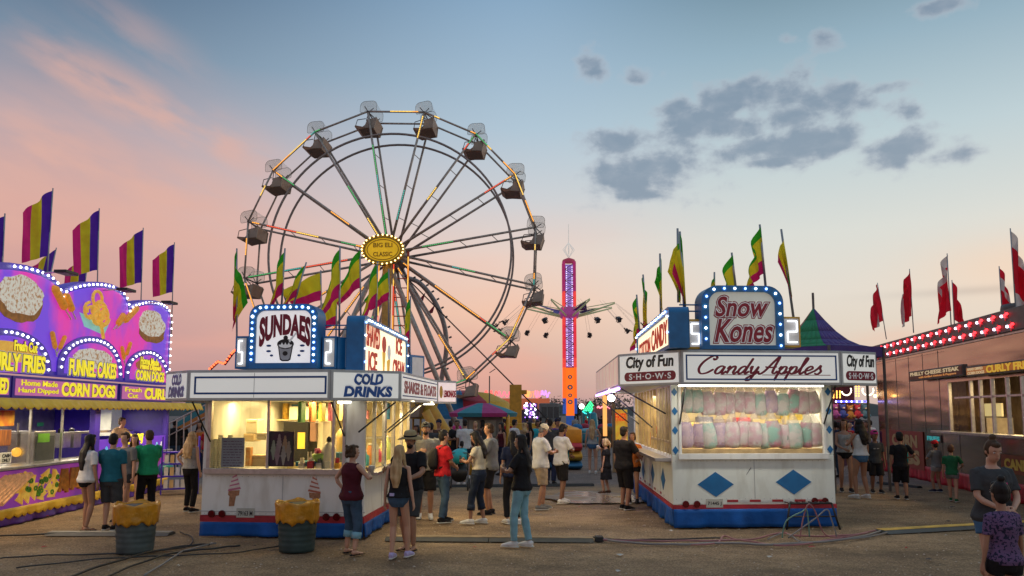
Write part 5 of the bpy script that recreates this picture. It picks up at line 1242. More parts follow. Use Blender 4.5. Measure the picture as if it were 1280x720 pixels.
for row, zz in enumerate((ZR-.12, ZT+.17)):
    for k in range(16):
        u = .25+k*.66+(.25 if row else 0)
        if u > u6(1290, 420)[0]: break
        o = MB().prism([(u+.12*math.cos(a*math.pi/5)*(1 if a % 2 else .45), zz+.12*math.sin(a*math.pi/5)*(1 if a % 2 else .45)) for a in range(10)], F6, .10, .12).build('star_lamp', mat('star_red', (.5, .02, .04), .4, emit=(1, .03, .05), es=.3), T6)
        for (du, dv, m_) in ((0, 0, BR), (.12, .03, BR), (-.14, .0, BP)): bulb(o, F6.p(u+du, zz+dv, .14), .036, m_); nb += 1
def sign6(x0, y0, x1, y1, rows, face, out):
    F = F6.off(.32); a = F.px(x0, y0); b = F.px(x1, y1); o = bev(MB().fbox(F, a[0], b[0], a[1], b[1], -.12, 0).build('menu_sign', STEELD, T6), .01)
    MB().fbox(F, a[0]+.04, b[0]-.04, a[1]+.04, b[1]-.04, .002, .01).build('sign_face', face, o); L_ = b[0]-a[0]; H_ = b[1]-a[1]
    for s, fa, fb, fc, fd, m_, sh in rows:
        mb = MB(); text_mb(mb, F, s, a[0]+fa*L_, a[1]+fb*H_, a[0]+fc*L_, a[1]+fd*H_, .008, .018, .035, shear=sh); mb.build('lettering', m_, o)
CRM = mat('lit_cream_letter', (.75, .6, .35), .4, emit=(1, .75, .4), es=.3); OR = mat('sign_brown', (.16, .03, .015), .5, var=.4, scale=3)
sign6(1136, 477, 1203, 455, [('PHILLY CHEESE STEAK', .05, .48, .95, .85, CRM, 0), ('with Grilled Onions & Peppers', .22, .14, .9, .38, mat('lit_orange_letter', (.8, .35, .08), .4, emit=(1, .4, .1), es=.3), .2)], OR, 1)
sign6(1208, 471, 1300, 446, [('HAND DIPPED', .03, .55, .27, .82, CRM, 0), ('CORN DOGS', .03, .15, .29, .45, CRM, 0), ('CURLY FRIES', .32, .14, .93, .86, mat('lit_amber_letter', (.85, .55, .05), .4, emit=(1, .6, .05), es=.35), 0)], mat('sign_orange', (.40, .12, .02), .4, var=.4, scale=2, emit=(.6, .18, .02), es=.3), 1)
mb = MB()
for k in range(6): u = UL+.9+k*1.22; mb.fbox(F6, u, u+.02, .45, ZT-.02, .001, .006) if u < uw0-.1 else mb.fbox(F6, u, u+.02, .45, zw0-.1, .001, .006)
mb.build('panel_seam', STEELD, T6)
mb = MB()
for k in range(60):
    for z_ in (ZT-.08, zw0-.25 if False else 1.62): u = UL+.1+k*.12; (mb.prism(ell(u, z_, .011, .011, 6), F6, 0, .006) if u < uw0-.1 else None)
mb.build('rivet', STEELD, T6)
# posters on the lower wall
def poster6(x0, y0, x1, y1, rows, face, name='wall_poster', lb=''):
    F = F6.off(.03); a = F.px(x0, y0); b = F.px(x1, y1); t = thing(name, lb, 'banner', F.p((a[0]+b[0])/2, a[1])); MB().fbox(F, a[0], b[0], a[1], b[1], -.015, 0).build('board', face, t); L_ = b[0]-a[0]; H_ = b[1]-a[1]
    for s, fa, fb, fc, fd, m_ in rows: mb = MB(); text_mb(mb, F, s, a[0]+fa*L_, a[1]+fb*H_, a[0]+fc*L_, a[1]+fd*H_, .002, .01, .05); mb.build('lettering', m_, t)
poster6(1104, 578, 1153, 540, [('CORN', .28, .56, .88, .9, mat('letter_tan', (.42, .30, .14), .5)), ('DOGS', .1, .1, .92, .5, mat('letter_tan', (.42, .30, .14), .5))], mat('banner_orange', (.22, .05, .02), .5, col2=(.28, .02, .02), scale=2), 'corn_dog_banner', 'orange and red banner on the lower wall of the silver trailer behind the boys')
poster6(1158, 552, 1176, 544, [('FRIES', .08, .2, .92, .8, mat('teal_letter', (.02, .35, .38), .4, emit=(.05, .6, .6), es=.3))], mat('banner_dark', (.06, .05, .05), .5), 'small_banner', 'small dark sign with turquoise letters on the silver trailer')
poster6(1252, 590, 1300, 573, [('CANDY', .1, .2, .9, .8, mat('gold_letter', (.7, .5, .08), .4))], mat('banner_maroon', (.22, .05, .02), .5), 'low_banner', 'maroon banner with gold letters low on the silver trailer behind the woman with a bun')
mb = MB(); F = F6.off(-1.3); a = F.px(1210, 540); b = F.px(1240, 490); t = thing('fry_warmer', 'bright yellow lit frying station inside the silver trailer window', 'cooker', F.p(a[0]+.5, a[1])); bev(MB().fbox(F, a[0], a[0]+1.3, .9, zw0+.35, -.7, 0).build('cabinet', STEEL, t), .01); MB().fbox(F, a[0]+.1, a[0]+1.2, zw0+.38, zw0+.75, -.5, -.45).build('lit_panel', mat('lit_hood', (.7, .6, .3), .4, emit=(1, .8, .35), es=.5), t)
for u in (uw0+1.2, uw0+3.2): area(F6.p(u, zw1-.03, -1.2), F6.p(u, 0, -1.1), 1.4, .5, 90, (1, .70, .32), 'interior_lamp')
MB().fbox(F6, uw0, UR, zw0-.3, zw1, -2.58, -2.54).build('back_panel', mat('steel_warm', (.4, .32, .2), .5, var=.3, scale=2), T6)
t = thing('roof_vent', 'flat grey vent on the roof of the silver trailer', 'vent', F6.p(u6(1222, 404)[0], ZR, -1.2)); mb = MB(); P = F6.p(u6(1222, 404)[0], ZR-.1, -1.2); mb.lathe(P, [(.55, 0), (.62, .35), (.6, .45), (.1, .5)], 20); mb.build('cowl', STEELD, t, True)
for i, (bx, by, tx, ty, ho, fy, sd_) in enumerate(((1108, 424, 1097, 355, 1.5, .75, -1), (1142, 416, 1137, 338, 1.5, .75, -1), (1189, 408, 1184, 319, 1.6, .8, -1), (1193, 406, 1190, 352, 1.2, .8, 1), (1253, 395, 1249, 335, 1.2, .8, 1), (1270, 392, 1263, 288, 1.9, .8, 1))):
    F = F6.off(-1.4 if i in (3, 4) else -.5); a = F.px(bx, by); b = F.px(tx, ty)
    flag(F.p(a[0], a[1]), F.p(b[0], b[1]), ho, fy*1.3, 60, [[FR_, FR_, FWH, FR_, FR_], [FR_, FR_, FR_, FR_, FWH], [FWH, FR_, FR_, FR_], [FR_, FR_], [FR_, FWH, FR_, FR_], [FWH, FR_, FR_, FR_, FWH]][i],
         ['twisted red and white flag at the far end of the silver trailer', 'mostly red flag second along the silver trailer roof', 'red flag with white tip and yellow edged pole over the roof lights', 'dark red flag folded behind the white tipped flag', 'small red and white flag just before the picture edge', 'tall red flag with white ends at the picture edge over the roof lights'][i], 'red flags on the silver trailer', stripes=('s', 's', 't', 't', 't', 't')[i], amp=.10, seed=60+i, side=sd_)

# ============ ferris wheel
TW = thing('ferris_wheel', 'tall ferris wheel with coloured light strips on its spokes and a gold oval hub sign', 'ferris wheel', Vector((-6.2, 44, 0)))
dn, df = 43.0, 44.85
cN = W(486, 316, dn); RN = (W(672, 316, dn)-cN).length
ax = Vector((.06, 1, 0)).normalized(); cF = cN+ax*(df-dn)
TUBM = mat('wheel_tube', (.42, .36, .32), .45, metal=.3, var=.25); RING_ = mat('wheel_ring', (.28, .24, .23), .5, metal=.3, var=.2)
LC = [glow('strip_amber', (1, .40, .05), 1.5), glow('strip_green', (.08, .5, .15), .8), glow('strip_red', (.9, .10, .04), 1.2), glow('strip_yellow', (1, .62, .10), 1.4), glow('strip_teal', (.06, .5, .42), .8)]
DKT = mat('strip_off', (.10, .05, .05), .5)
xr = Vector((ax.y, -ax.x, 0))     # in-plane horizontal
def wp(c, r, a): return c+xr*(r*math.sin(a))+Z*(r*math.cos(a))
rw = random.Random(3)
n16 = 16; a0 = R(13.2)
angs = [a0+k*2*math.pi/n16 for k in range(n16)]
def strip(mb, p, q, r, seg=.42, on=.6, front=Vector((0, -1, 0))):
    L_ = (q-p).length; n = int(L_/seg); d = (q-p)/n; cur = rw.randrange(5); run = 0
    for k in range(n):
        if run <= 0: cur = rw.choice([0, 0, 2, 3, 1, 4, 5, 5, 5, 5, 5, 5]) if on < 1 else rw.choice([0, 2, 3]); run = rw.randint(1, 4)
        run -= 1; 
        if cur == 5: continue
        mb.m = cur; 
        for h_ in (0, .25, .5, .75): a = p+d*(k+h_+.04)+front*(r+.02); b = p+d*(k+h_+.20)+front*(r+.02); mb.tube(a, b, .028, n=4)
for a in angs:
    for c, nm in ((cN, 'spoke'), (cF, 'spoke')):
        MB().tube(wp(c, .6, a), wp(c, RN, a), .075, .06, 6).build(nm, TUBM, TW, True)
    mb = MB(); strip(mb, wp(cN, 1.0, a), wp(cN, RN*.97, a), .07); mb.build('light_strip', LC, TW)
    mb = MB()
    for f in (.25, .48, .70): mb.tube(wp(cN, RN*f, a), wp(cF, RN*(f+.03), a), .022)
    mb.build('cross_braces', TUBM, TW)  # separate cross braces between near and far spokes, in one mesh
for k in range(n16):
    a, b = angs[k], angs[(k+1) % n16]
    for c in (cN, cF): MB().tube(wp(c, RN, a), wp(c, RN, b), .055, n=6).build('rim_tube', TUBM, TW, True)
    mb = MB(); strip(mb, wp(cN, RN, a), wp(cN, RN, b), .06, seg=.3); mb.build('light_strip', LC, TW)
for c, rr_ in ((cN, RN*.825), (cF, RN*.825)):
    mb = MB(); P = [wp(c, rr_, 2*math.pi*i/96) for i in range(97)]; mb.loft(P, [.065]*97, 6, ref=tuple(ax), cap=False); mb.build('inner_ring', RING_, TW, True)
mb = MB(); mb.loft([cN-ax*.5, cN-ax*.2, cN, cF, cF+ax*.4], [.5, .7, .75, .75, .6], 20); mb.build('hub', mat('hub_brown', (.16, .08, .05), .5, var=.2), TW, True)
# oval sign on the hub
Fo = Fr(W(478.5, 312, 40.8), xr); u, v = Fo.px(478.5, 312)
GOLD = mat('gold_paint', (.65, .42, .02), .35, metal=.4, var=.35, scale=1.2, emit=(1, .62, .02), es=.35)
o = MB().ring(ell(u, v, 1.12, .80, 40), ell(u, v, .92, .62, 40), Fo, -.35, .08).build('oval_sign', mat('oval_rim', (.30, .22, .03), .4, metal=.5, var=.4, scale=3), TW)
MB().prism(ell(u, v, .93, .63, 40), Fo, -.3, .0).build('sign_face', GOLD, o)
mb = MB(); mb.ring(ell(u, v, .84, .55, 40), ell(u, v, .80, .51, 40), Fo, 0, .03); text_mb(mb, Fo, 'BIG ELI', u-.5, v+.12, u+.5, v+.36, 0, .03, .02); text_mb(mb, Fo, 'CLASSIC', u-.5, v-.36, u+.5, v-.12, 0, .03, .02); mb.build('lettering', mat('gold_relief', (.38, .22, .02), .4, metal=.4), o)
for k in range(28):
    a = 2*math.pi*k/28; bulb(o, Fo.p(u+1.08*math.cos(a), v+.76*math.sin(a), .1), .04, BULBWARM)
# supports
TWY = mat('tower_yellow', (.50, .24, .03), .5, var=.25)
def leg(px0, px1, r, m, name='leg', n=8): o = MB().tube(px0, px1, r, r, n).build(name, m, TW, True); return o
hubf = cN-ax*1.3+Z*(-.2); hubb = cF+ax*1.0
leg(Fo.p(u+.2, v-.6, -.2), Vector((hubf.x+.35, 40.6, 0)), .24, TWY)
for s in (-1, 1):
    leg(hubf, hubf+xr*(s*4.6)-Z*hubf.z+ax*(-.3), .13, TUBM); leg(hubb, hubb+xr*(s*4.6)-Z*hubb.z, .13, TUBM)
mb = MB()
for s in (-1, 1): mb.tube(hubf+xr*(.95+s*.38), Vector((hubf.x+.95+s*.38, hubf.y, 0)), .06)
for k in range(18): zz = .5+k*.5; mb.tube(Vector((hubf.x+.57, hubf.y, zz)), Vector((hubf.x+1.33, hubf.y, zz)), .03)
mb.build('ladder_tower', mat('ladder_red', (.40, .05, .03), .5), TW)
for s, dx in enumerate((.57, 1.33, -.2)):
    mb = MB(); p = Vector((hubf.x+dx, hubf.y-.1, 1)); strip(mb, p, Vector((p.x, p.y, hubf.z-.3)), .04, seg=.22, on=1); mb.build('light_strip', LC, TW)
a_ = W(506, 345, 42); b_ = W(700, 540, 38); MB().tube(a_, Vector((b_.x, b_.y, max(.0, b_.z))), .035).build('guy_cable', RUBBER, TW)
# gondolas
TUBW = mat('tub_shell', (.32, .27, .23), .4, var=.2, scale=2); TUBB = mat('tub_brown', (.26, .15, .10), .5, var=.2); CANO = mat('canopy_sheet', (.85, .86, .78), .4, alpha=.22, var=.1)
TUBI = mat('tub_frame', (.10, .085, .08), .5)
def gondola():
    t = bpy.data.objects.new('gondola', None); COL.objects.link(t); t.parent = TW; OFF[t.name] = Vector((0, 0, 0))
    w = .72
    F = Fr((0, -w, 0), (1, 0)); 
    prof = [(-.95, -1.02), (-.62, -1.22), (-.2, -1.15), (.45, -1.12), (.62, -.3), (.55, -.25), (.42, -.72), (-.1, -.78), (-.35, -1.0), (-.9, -.92)]
    mb = MB(); mb.prism(prof, F, -2*w, 0); bev(mb.build('seat', TUBB, t), .03)
    for y_ in (0, -2*w): bev(MB().prism([(-.25, -1.12), (.5, -1.1), (.66, -.35), (-.05, -.5)], F, y_-.035, y_+.035).build('side_panel', TUBW, t), .02)
    mb = MB()
    for y in (-w, w):
        mb.tube((0, y, 0), (.5, y, -.4), .035); mb.tube((0, y, 0), (-.1, y, -.6), .03); mb.tube((0, y, 0), (.35, y, .3), .03); mb.tube((0, y, 0), (-.3, y, .42), .03); mb.tube((-.15, y, -.45), (-.75, y, -.55), .025); mb.tube((-.75, y, -.55), (-.85, y, -.95), .025)
    mb.tube((0, -w-.2, 0), (0, w+.2, 0), .05); mb.build('hanger_frame', TUBI, t)
    mb = MB()
    q = rrect(-.62, .02, .58, .80, .34, .12, 5); q = [(u, v+.10*u) for u, v in q]; nq = len(q)
    for y in (-w, w): mb.prism(q, Fr((0, y, 0), (1, 0)), -.01, .01)
    top = [p for p in q if p[1] > .42]; mb.grid(lambda i, j: (top[min(len(top)-1, round(i*(len(top)-1)))][0], -w+2*w*j, top[min(len(top)-1, round(i*(len(top)-1)))][1]), len(top)-1, 2)
    mb.build('canopy', CANO, t)
    mb = MB()
    for y in (-w, w): P = [(u, y, v) for u, v in q]+[(q[0][0], y, q[0][1])]; mb.loft(P, [.012]*len(P), 5)
    mb.build('canopy_rim', TUBI, t)
    return t
g0 = gondola()
for k, a in enumerate(angs):
    g_ = g0 if k == 0 else copy_tree(g0, TW)
    g_.location = (wp(cN, RN, a)+wp(cF, RN, a))/2-OFF[TW.name]; g_.rotation_euler = (0, R(rw.uniform(-9, 9)), -math.atan2(ax.x, ax.y)); g_.scale = (.78, 1.1, .82)

# ============ swing ride
dS = 110; SX = 110/76; cS = W(711.5, 400, dS); cS.z = 0
TS = thing('swing_ride', 'tall lit swing tower with purple, red and orange lights and chairs flying on long chains', 'swing ride', cS)
hw = .74; zl = W(711, 508, dS).z; ztp = W(711, 328, dS).z
FT = Fr(cS-Vector((0, hw, 0)), (1, 0))
def tcol(name, c, es): return glow(name, c, es)
SEG = [(0, .10, tcol('tower_blue', (.03, .10, .5), .5)), (.10, .30, tcol('tower_orange', (1, .13, .01), .95)), (.30, .36, tcol('tower_red', (.85, .06, .04), .8)), (.36, .58, tcol('tower_magenta', (.80, .03, .05), .7)), (.58, .80, tcol('tower_red_b', (.80, .05, .04), .8)), (.80, 1, tcol('tower_violet', (.42, .02, .14), .5))]
for a, b, m_ in SEG:
    za_, zb_ = zl-1+(ztp-zl+1)*a, zl-1+(ztp-zl+1)*b-.003; mb = MB()
    for s in (-1, 1):
        for y in (0, 2*hw): mb.box(cS.x+s*hw-.18, cS.x+s*hw+.18, cS.y-hw+y-.15, cS.y-hw+y+.15, za_, zb_)
    mb.build('tower_post', m_, TS)
PLAT = mat('tower_glow_panel', (.45, .40, .45), .4, emit=(.30, .22, .85), es=.45, var=.4, scale=1.5, col2=(.2, .1, .3))
ORP = tcol('tower_orange_panel', (1, .16, .01), .9)
zo = zl-1+(ztp-zl+1)*.30
MB().fbox(FT, -hw+.17, hw-.17, zo, ztp-.3, -hw, -hw+.05).build('tower_core', PLAT, TS)
pnl = MB().fbox(FT, -hw+.17, hw-.17, 1.5, zo-.02, -.1, -.0).build('tower_panel', ORP, TS)
MB().fbox(FT, -hw+.17, hw-.17, -1+1.2, 1.49+.0, -.1, .0).build('tower_foot', mat('foot_blue', (.02, .08, .3), .5, emit=(.03, .1, .4), es=.4), TS)
mb = MB()
for k, (z_, s_) in enumerate(((zo-1.3, .30), (zo-2.7, .38), (zo-3.8, .28), (zo-4.7, .34))): mb.ring(ell(0, z_, s_, s_*.9, 14), ell(0, z_, s_*.45, s_*.4, 14), FT, .0, .05)
mb.build('emblem', mat('emblem_grey', (.25, .25, .3), .5), pnl)
mb = MB(); k = 0; z_ = zo
while z_ < ztp-.8:
    s = 1 if k % 2 else -1; mb.tube(FT.p(-s*hw*.8, z_, .05), FT.p(s*hw*.8, z_+.8, .05), .05, n=4); mb.tube(FT.p(-hw*.8, z_, .05), FT.p(hw*.8, z_, .05), .04, n=4); z_ += .8; k += 1
mb.build('cross_braces', mat('lattice_dark', (.2, .06, .1), .5), TS)
mb = MB()
for k in range(46):
    z_ = zo+.3+k*(ztp-zo-.8)/46
    for s in (-.42, .42): mb.ball(FT.p(s*.9, z_, .02), .075, 5, 4)
mb.build('light_row', glow('row_white', (.85, .75, 1), 1.6), TS)
mb = MB(); mb.loft([cS+Z*(ztp-.02), cS+Z*(ztp+.35), cS+Z*(ztp+.6)], [.95, .85, .25], 12); mb.build('tower_cap', mat('cap_maroon', (.25, .02, .06), .5, emit=(.5, .05, .1), es=.3), TS)
zsp = W(711, 280, dS).z; zba = ztp+.6
mb = MB(); mb.tube(cS+Z*zba, cS+Z*zsp, .07, .04)
for k in range(8):
    a = k*math.pi/4; e = Vector((math.cos(a), math.sin(a), 0)); zm = zba+1.2
    mb.tube(cS+Z*zba, cS+e*.8+Z*zm, .04); mb.tube(cS+e*.8+Z*zm, cS+Z*(zm+1.0), .04)
mb.build('spire', mat('spire_white', (.7, .7, .65), .4, emit=(1, .95, .9), es=.3), TS)
zh = W(711, 396, dS).z; ARM = mat('arm_green_white', (.45, .50, .30), .5, var=.4, scale=3, emit=(.6, .7, .3), es=.12); CANV = mat('violet_canvas', (.10, .05, .30), .6, var=.2)
mb = MB(); mb.loft([cS+Z*(zh-.2), cS+Z*(zh+.2), cS+Z*(zh+1.3)], [1.2, 1.45, 1.2], 12); mb.build('carriage', mat('carriage_violet', (.20, .05, .25), .5, emit=(.7, .1, .4), es=.25), TS)
chm = MB(); chm.box(-.28, .28, -.25, .25, -.06, .0); chm.box(-.28, .28, .2, .28, 0, .55); chm.box(-.3, -.24, -.3, .25, .2, .26); chm.box(.24, .3, -.3, .25, .2, .26)
CHM = None
swing_spots = []
for k in range(8):
    a = R(20)+k*math.pi/4; e = Vector((math.cos(a), math.sin(a), 0)); tip = cS+e*6.6+Z*(zh+1.5); nrm = Vector((-e.y, e.x, 0))
    mb = MB(); mb.tube(cS+e*1.0+Z*zh, tip, .15, .10); mb.tube(cS+e*1.0+Z*(zh+1.0), tip+Z*.15, .06); mb.build('arm', ARM, TS, True)
    e2 = Vector((math.cos(a+math.pi/4), math.sin(a+math.pi/4), 0))
    if k % 2 == 0: mb = MB(); mb.add([cS+e*1.2+Z*(zh+.75), tip-e*1.2+Z*.1, cS+(e+e2)*1.8+Z*(zh+.6)], [(0, 1, 2)]); solid(mb.build('canvas', CANV, TS), .03)
    fl_ = e*3.9-Z*3.3+nrm*.8
    for sd_ in ((-.5, .5) if k % 2 == 0 else (0,)):
        st = tip+nrm*sd_*3.2+e*.1; ch = st+fl_*(1 if sd_ <= 0 else .93)
        up = (st-ch).normalized(); yv = up.cross(e).normalized(); xv = yv.cross(up)
        Mx = Matrix((( -yv).to_tuple(), xv.to_tuple(), up.to_tuple())).transposed()   # local y (front) = xv? seat looks along the flight
        mbc = MB(); mbc.tube(st+yv*.2, ch+yv*.25+up*.3, .012, n=4); mbc.tube(st-yv*.2, ch-yv*.25+up*.3, .012, n=4); mbc.build('chain', POLE, TS)
        if CHM is None: CHM = chm.build('swing_chair', TUBI, TS, off=Vector((0, 0, 0))); oc = CHM
        else: oc = bpy.data.objects.new('swing_chair', CHM.data); COL.objects.link(oc); oc.parent = TS
        Q = Mx.to_quaternion(); oc.rotation_mode = 'QUATERNION'; oc.rotation_quaternion = Q; oc.location = ch-OFF[TS.name]
        swing_spots.append((ch.copy(), Q.copy()))
# ============ behind: tents, kiosks, rides, fences
def gore(mb, c, prof, n, cols, a0=0.0):
    """cloth roof: profile rings with alternating gores"""
    k = 4; N_ = n*k
    for i in range(len(prof)-1):
        for j in range(N_):
            mb.m = (j//k) % cols; A_ = 2*math.pi*j/N_+a0; B_ = 2*math.pi*(j+1)/N_+a0
            (r0, z0_), (r1, z1_) = prof[i], prof[i+1]
            mb.add([c+Vector((r0*math.cos(A_), r0*math.sin(A_), z0_)), c+Vector((r0*math.cos(B_), r0*math.sin(B_), z0_)), c+Vector((r1*math.cos(B_), r1*math.sin(B_), z1_)), c+Vector((r1*math.cos(A_), r1*math.sin(A_), z1_))], [(0, 1, 2, 3)])
CR, CY, CB, CM_, CO = mat('canvas_red', (.42, .03, .06), .7), mat('canvas_yellow', (.62, .36, .03), .7), mat('canvas_blue', (.02, .16, .36), .7), mat('canvas_magenta', (.38, .03, .16), .7), mat('canvas_teal', (.03, .20, .25), .7)
# big striped tent
c = W(575, 519, 47); c.z = 0; t = thing('striped_tent', 'large round tent with red, yellow and blue striped roof behind the sundae trailer', 'tent', c)
ze = W(575, 520, 47).z; zp = W(575, 488, 47).z; mb = MB(); rad = (W(646, 519, 47)-W(575, 519, 47)).length
gore(mb, c+Z*0, [(rad, ze-.15), (rad, ze+.05), (rad*.85, ze+(zp-ze)*.55), (rad*.55, ze+(zp-ze)*.88), (rad*.1, zp)], 13, 4); mb.build('roof', [CY, CB, CR, CY], t, False)
for k in range(14): a = k*2*math.pi/14; MB().tube(c+Vector((rad*.97*math.cos(a), rad*.97*math.sin(a), 0)), c+Vector((rad*.97*math.cos(a), rad*.97*math.sin(a), ze)), .06).build('pole', YELLOW, t)
# small kiosk with flat striped canopy
c = W(604, 520, 31); c.z = 0; t = thing('ticket_kiosk', 'grey ticket kiosk under a low magenta and teal octagonal canopy', 'kiosk', c)
ze = W(604, 517, 31).z; zp = W(604, 504, 31).z; mb = MB(); gore(mb, c, [(1.28, ze-.12), (1.33, ze+.02), (.9, ze+.2), (.25, zp)], 8, 2); mb.build('canopy', [CM_, CO], t)
mb = MB(); mb.box(c.x-.75, c.x+.75, c.y-.7, c.y+.7, .0, ze-.05); bev(mb.build('booth', mat('booth_grey', (.16, .14, .12), .6), t), .02)
mb = MB(); mb.box(c.x-.5, c.x+.5, c.y-.72, c.y-.703, 1.1, ze-.25); mb.build('window', mat('booth_window', (.25, .24, .2), .3), t); mb = MB(); mb.tube(c+Vector((.95, -.8, 0)), c+Vector((.95, -.8, ze)), .07); mb.build('pole', YELLOW, t)
# yellow mast and base
c = W(645, 530, 38); c.z = 0; t = thing('yellow_mast', 'thick yellow steel mast rising from a yellow platform in the middle of the crowd', 'mast', c)
mb = MB(); a = W(637, 481, 38); b = W(652, 481, 38); mb.box(a.x, b.x, c.y-.3, c.y+.3, 0, a.z); mb.box(b.x-.05, b.x+.25, c.y-.15, c.y+.15, a.z-.45, a.z-.25); bev(mb.build('mast', mat('mast_ochre', (.55, .27, .02), .5, var=.15), t), .02)
mb = MB(); a = W(630, 529, 37.5); b = W(670, 538, 37.5); mb.box(a.x, b.x, c.y-1, c.y+.6, b.z-.2, a.z); bev(mb.build('platform', YELLOW, t), .02)
mb = MB(); mb.box(a.x+.1, b.x-.1, c.y-.9, c.y+.5, 0, b.z-.2); mb.build('base', BLACK, t)
mb = MB(); P = W(636, 500, 38); t2 = thing('antenna_pole', 'thin pole sticking up beside the yellow mast', 'pole', Vector((P.x-1, P.y+3, 0))); MB().tube(Vector((P.x-1, P.y+3, 0)), Vector((P.x-1, P.y+3, W(0, 470, 41).z)), .03).build('pole', STEELD, t2); mb = MB(); mb.tube(Vector((P.x-1, P.y+3, 4.0)), Vector((P.x-.7, P.y+3, 4.2)), .02); mb.build('bracket', STEELD, t2)
# neon food stand
def neon_squiggle(mb, F, u0, u1, v0, v1, n, r, seed):
    rr = random.Random(seed); P = []
    for i in range(n): u = u0+(u1-u0)*i/(n-1); v = v0+(v1-v0)*(.5+.5*math.sin(i*1.9+rr.uniform(-.6, .6))); P.append(F.p(u+rr.uniform(-.02, .02), v, .06))
    Q = [Vector(q) for q in crom([tuple(p) for p in P], 4)]; mb.loft(Q, [r]*len(Q), 5)
F = Fr(W(618, 500, 60), (1, 0)); F = Fr((F.O.x, 60), (1, 0)); t = thing('neon_food_stand', 'distant food stand with a red lit sign of looping neon letters behind the striped tent', 'food stand', F.O)
a = F.px(605, 512); b = F.px(687, 498); mb = MB(); mb.fbox(F, a[0], b[0], a[1], b[1], -2, 0); mb.build('sign_board', mat('stand_orange', (.5, .12, .05), .5, emit=(1, .25, .1), es=.25), t)
MB().fbox(F, a[0]+.3, b[0]-.3, 0, a[1]-.003, -2, -.3).build('body', mat('stand_dark', (.1, .06, .12), .5, var=.5, scale=1), t)
for k, (x0, x1, c_) in enumerate(((606, 622, (1, .12, .1)), (622, 639, (1, .15, .2)), (656, 662, (1, .35, .1)), (668, 677, (.9, .2, .3)), (677, 687, (.55, .25, .9)))):
    p, q_ = F.px(x0, 497), F.px(x1, 488); mb = MB(); neon_squiggle(mb, F, p[0], q_[0], p[1], q_[1], 9, .055, k); mb.build('neon_script', glow('neon_%s' % 'abcde'[k], c_, 1.6), t, True)
p, q_ = F.px(655, 497), F.px(669, 489); mb = MB(); text_mb(mb, F, 'AOT', p[0], p[1], q_[0], q_[1], .03, .08, .04); mb.build('lettering', glow('neon_sign_red', (1, .25, .12), 1.6), t)
p = F.px(620, 519); q_ = F.px(645, 513); mb = MB()
for k in range(18): u = p[0]+(q_[0]-p[0])*k/17; mb.ball(F.p(u, p[1]+(q_[1]-p[1])*(k % 3)/2, .1), .09, 6, 4)
mb.build('light_row', glow('lamp_violet', (.35, .1, 1), 3), t)
def lit_cluster(name, lb, cat, x0, y0, x1, y1, d, cols, n, r, seed, backm=None):
    F = Fr((W((x0+x1)/2, 500, d).x, d), (1, 0)); a = F.px(x0, y1); b = F.px(x1, y0); t = thing(name, lb, cat, F.p((a[0]+b[0])/2, 0)); rr = random.Random(seed)
    MB().fbox(F, a[0], b[0], .0, b[1], -1.2, -.1).build('frame', backm or mat('ride_dark', (.05, .04, .07), .6), t)
    for m_ in cols:
        mb = MB()
        for k in range(n): mb.ball(F.p(rr.uniform(a[0], b[0]), rr.uniform(a[1], b[1]), 0), r*rr.uniform(.6, 1.2), 6, 4)
        mb.build('light_cluster', m_, t)
    return t, F
lit_cluster('game_booth', 'game booth with violet and white glittering lights beside the yellow mast', 'booth', 655, 504, 672, 522, 52, [glow('spark_white', (.95, .95, 1), 4), glow('spark_violet', (.45, .2, 1), 3)], 22, .06, 1)
lit_cluster('game_booth', 'game booth with a purple light strip under the edge of the striped tent', 'booth', 608, 515, 630, 522, 50, [glow('spark_violet', (.45, .2, 1), 3), glow('spark_pink', (1, .15, .6), 2)], 16, .05, 2)
# grey trailer in the distance
F = Fr((0, 55), (1, 0)); a = F.px(675, 532); b = F.px(699, 504); t = thing('grey_trailer', 'dark grey trailer with a row of windows far behind the men in white shirts', 'trailer', F.p(a[0], 0))
bev(MB().fbox(F, a[0], b[0], .4, b[1], -3, 0).build('body', mat('far_grey', (.17, .17, .17), .6), t), .05)
for k in range(3): u = a[0]+.12+k*.42; MB().fbox(F, u, u+.34, b[1]-1.0, b[1]-.25, .003, .02).build('window', mat('far_window', (.05, .06, .07), .2), t)
for k in range(2): MB().tube(F.p(a[0]+.2+k, .3, -.1), F.p(a[0]+.2+k, .3, .1), .3, n=14).build('wheel', RUBBER, t)
# inflatable
c = W(704, 560, 29); c.z = 0; t = thing('inflatable_slide', 'yellow, red and blue inflatable with a rounded top behind the men in white shirts', 'inflatable', c)
zz = W(704, 517, 29).z-.35
for k, (z_a, z_b, m_) in enumerate(((0, .28, CB), (.28, .62, CY), (.62, .95, CR), (.95, zz, mat('inflatable_orange', (.65, .28, .02), .45)))):
    mb = MB(); wd = .62
    if k < 3: mb.loft([(c.x-wd, c.y, (z_a+z_b)/2), (c.x+wd, c.y, (z_a+z_b)/2)], [((z_b-z_a)*.56, .9)]*2, 14, ref=(0, 0, 1))
    else: mb.loft([(c.x-wd, c.y, z_a+.15), (c.x-.2, c.y, zz-.12), (c.x+.25, c.y, zz-.35), (c.x+wd-.1, c.y, z_a+.25)], [(.5, .2), (.5, .26), (.5, .26), (.5, .24)], 14, ref=(0, 1, 0)); mb.box(c.x-wd, c.x+wd, c.y-.6, c.y+.6, z_a-.05, z_a+.45)
    bev(mb.build(['base_tube', 'yellow_tube', 'red_tube', 'arch'][k], m_, t, True), .04)
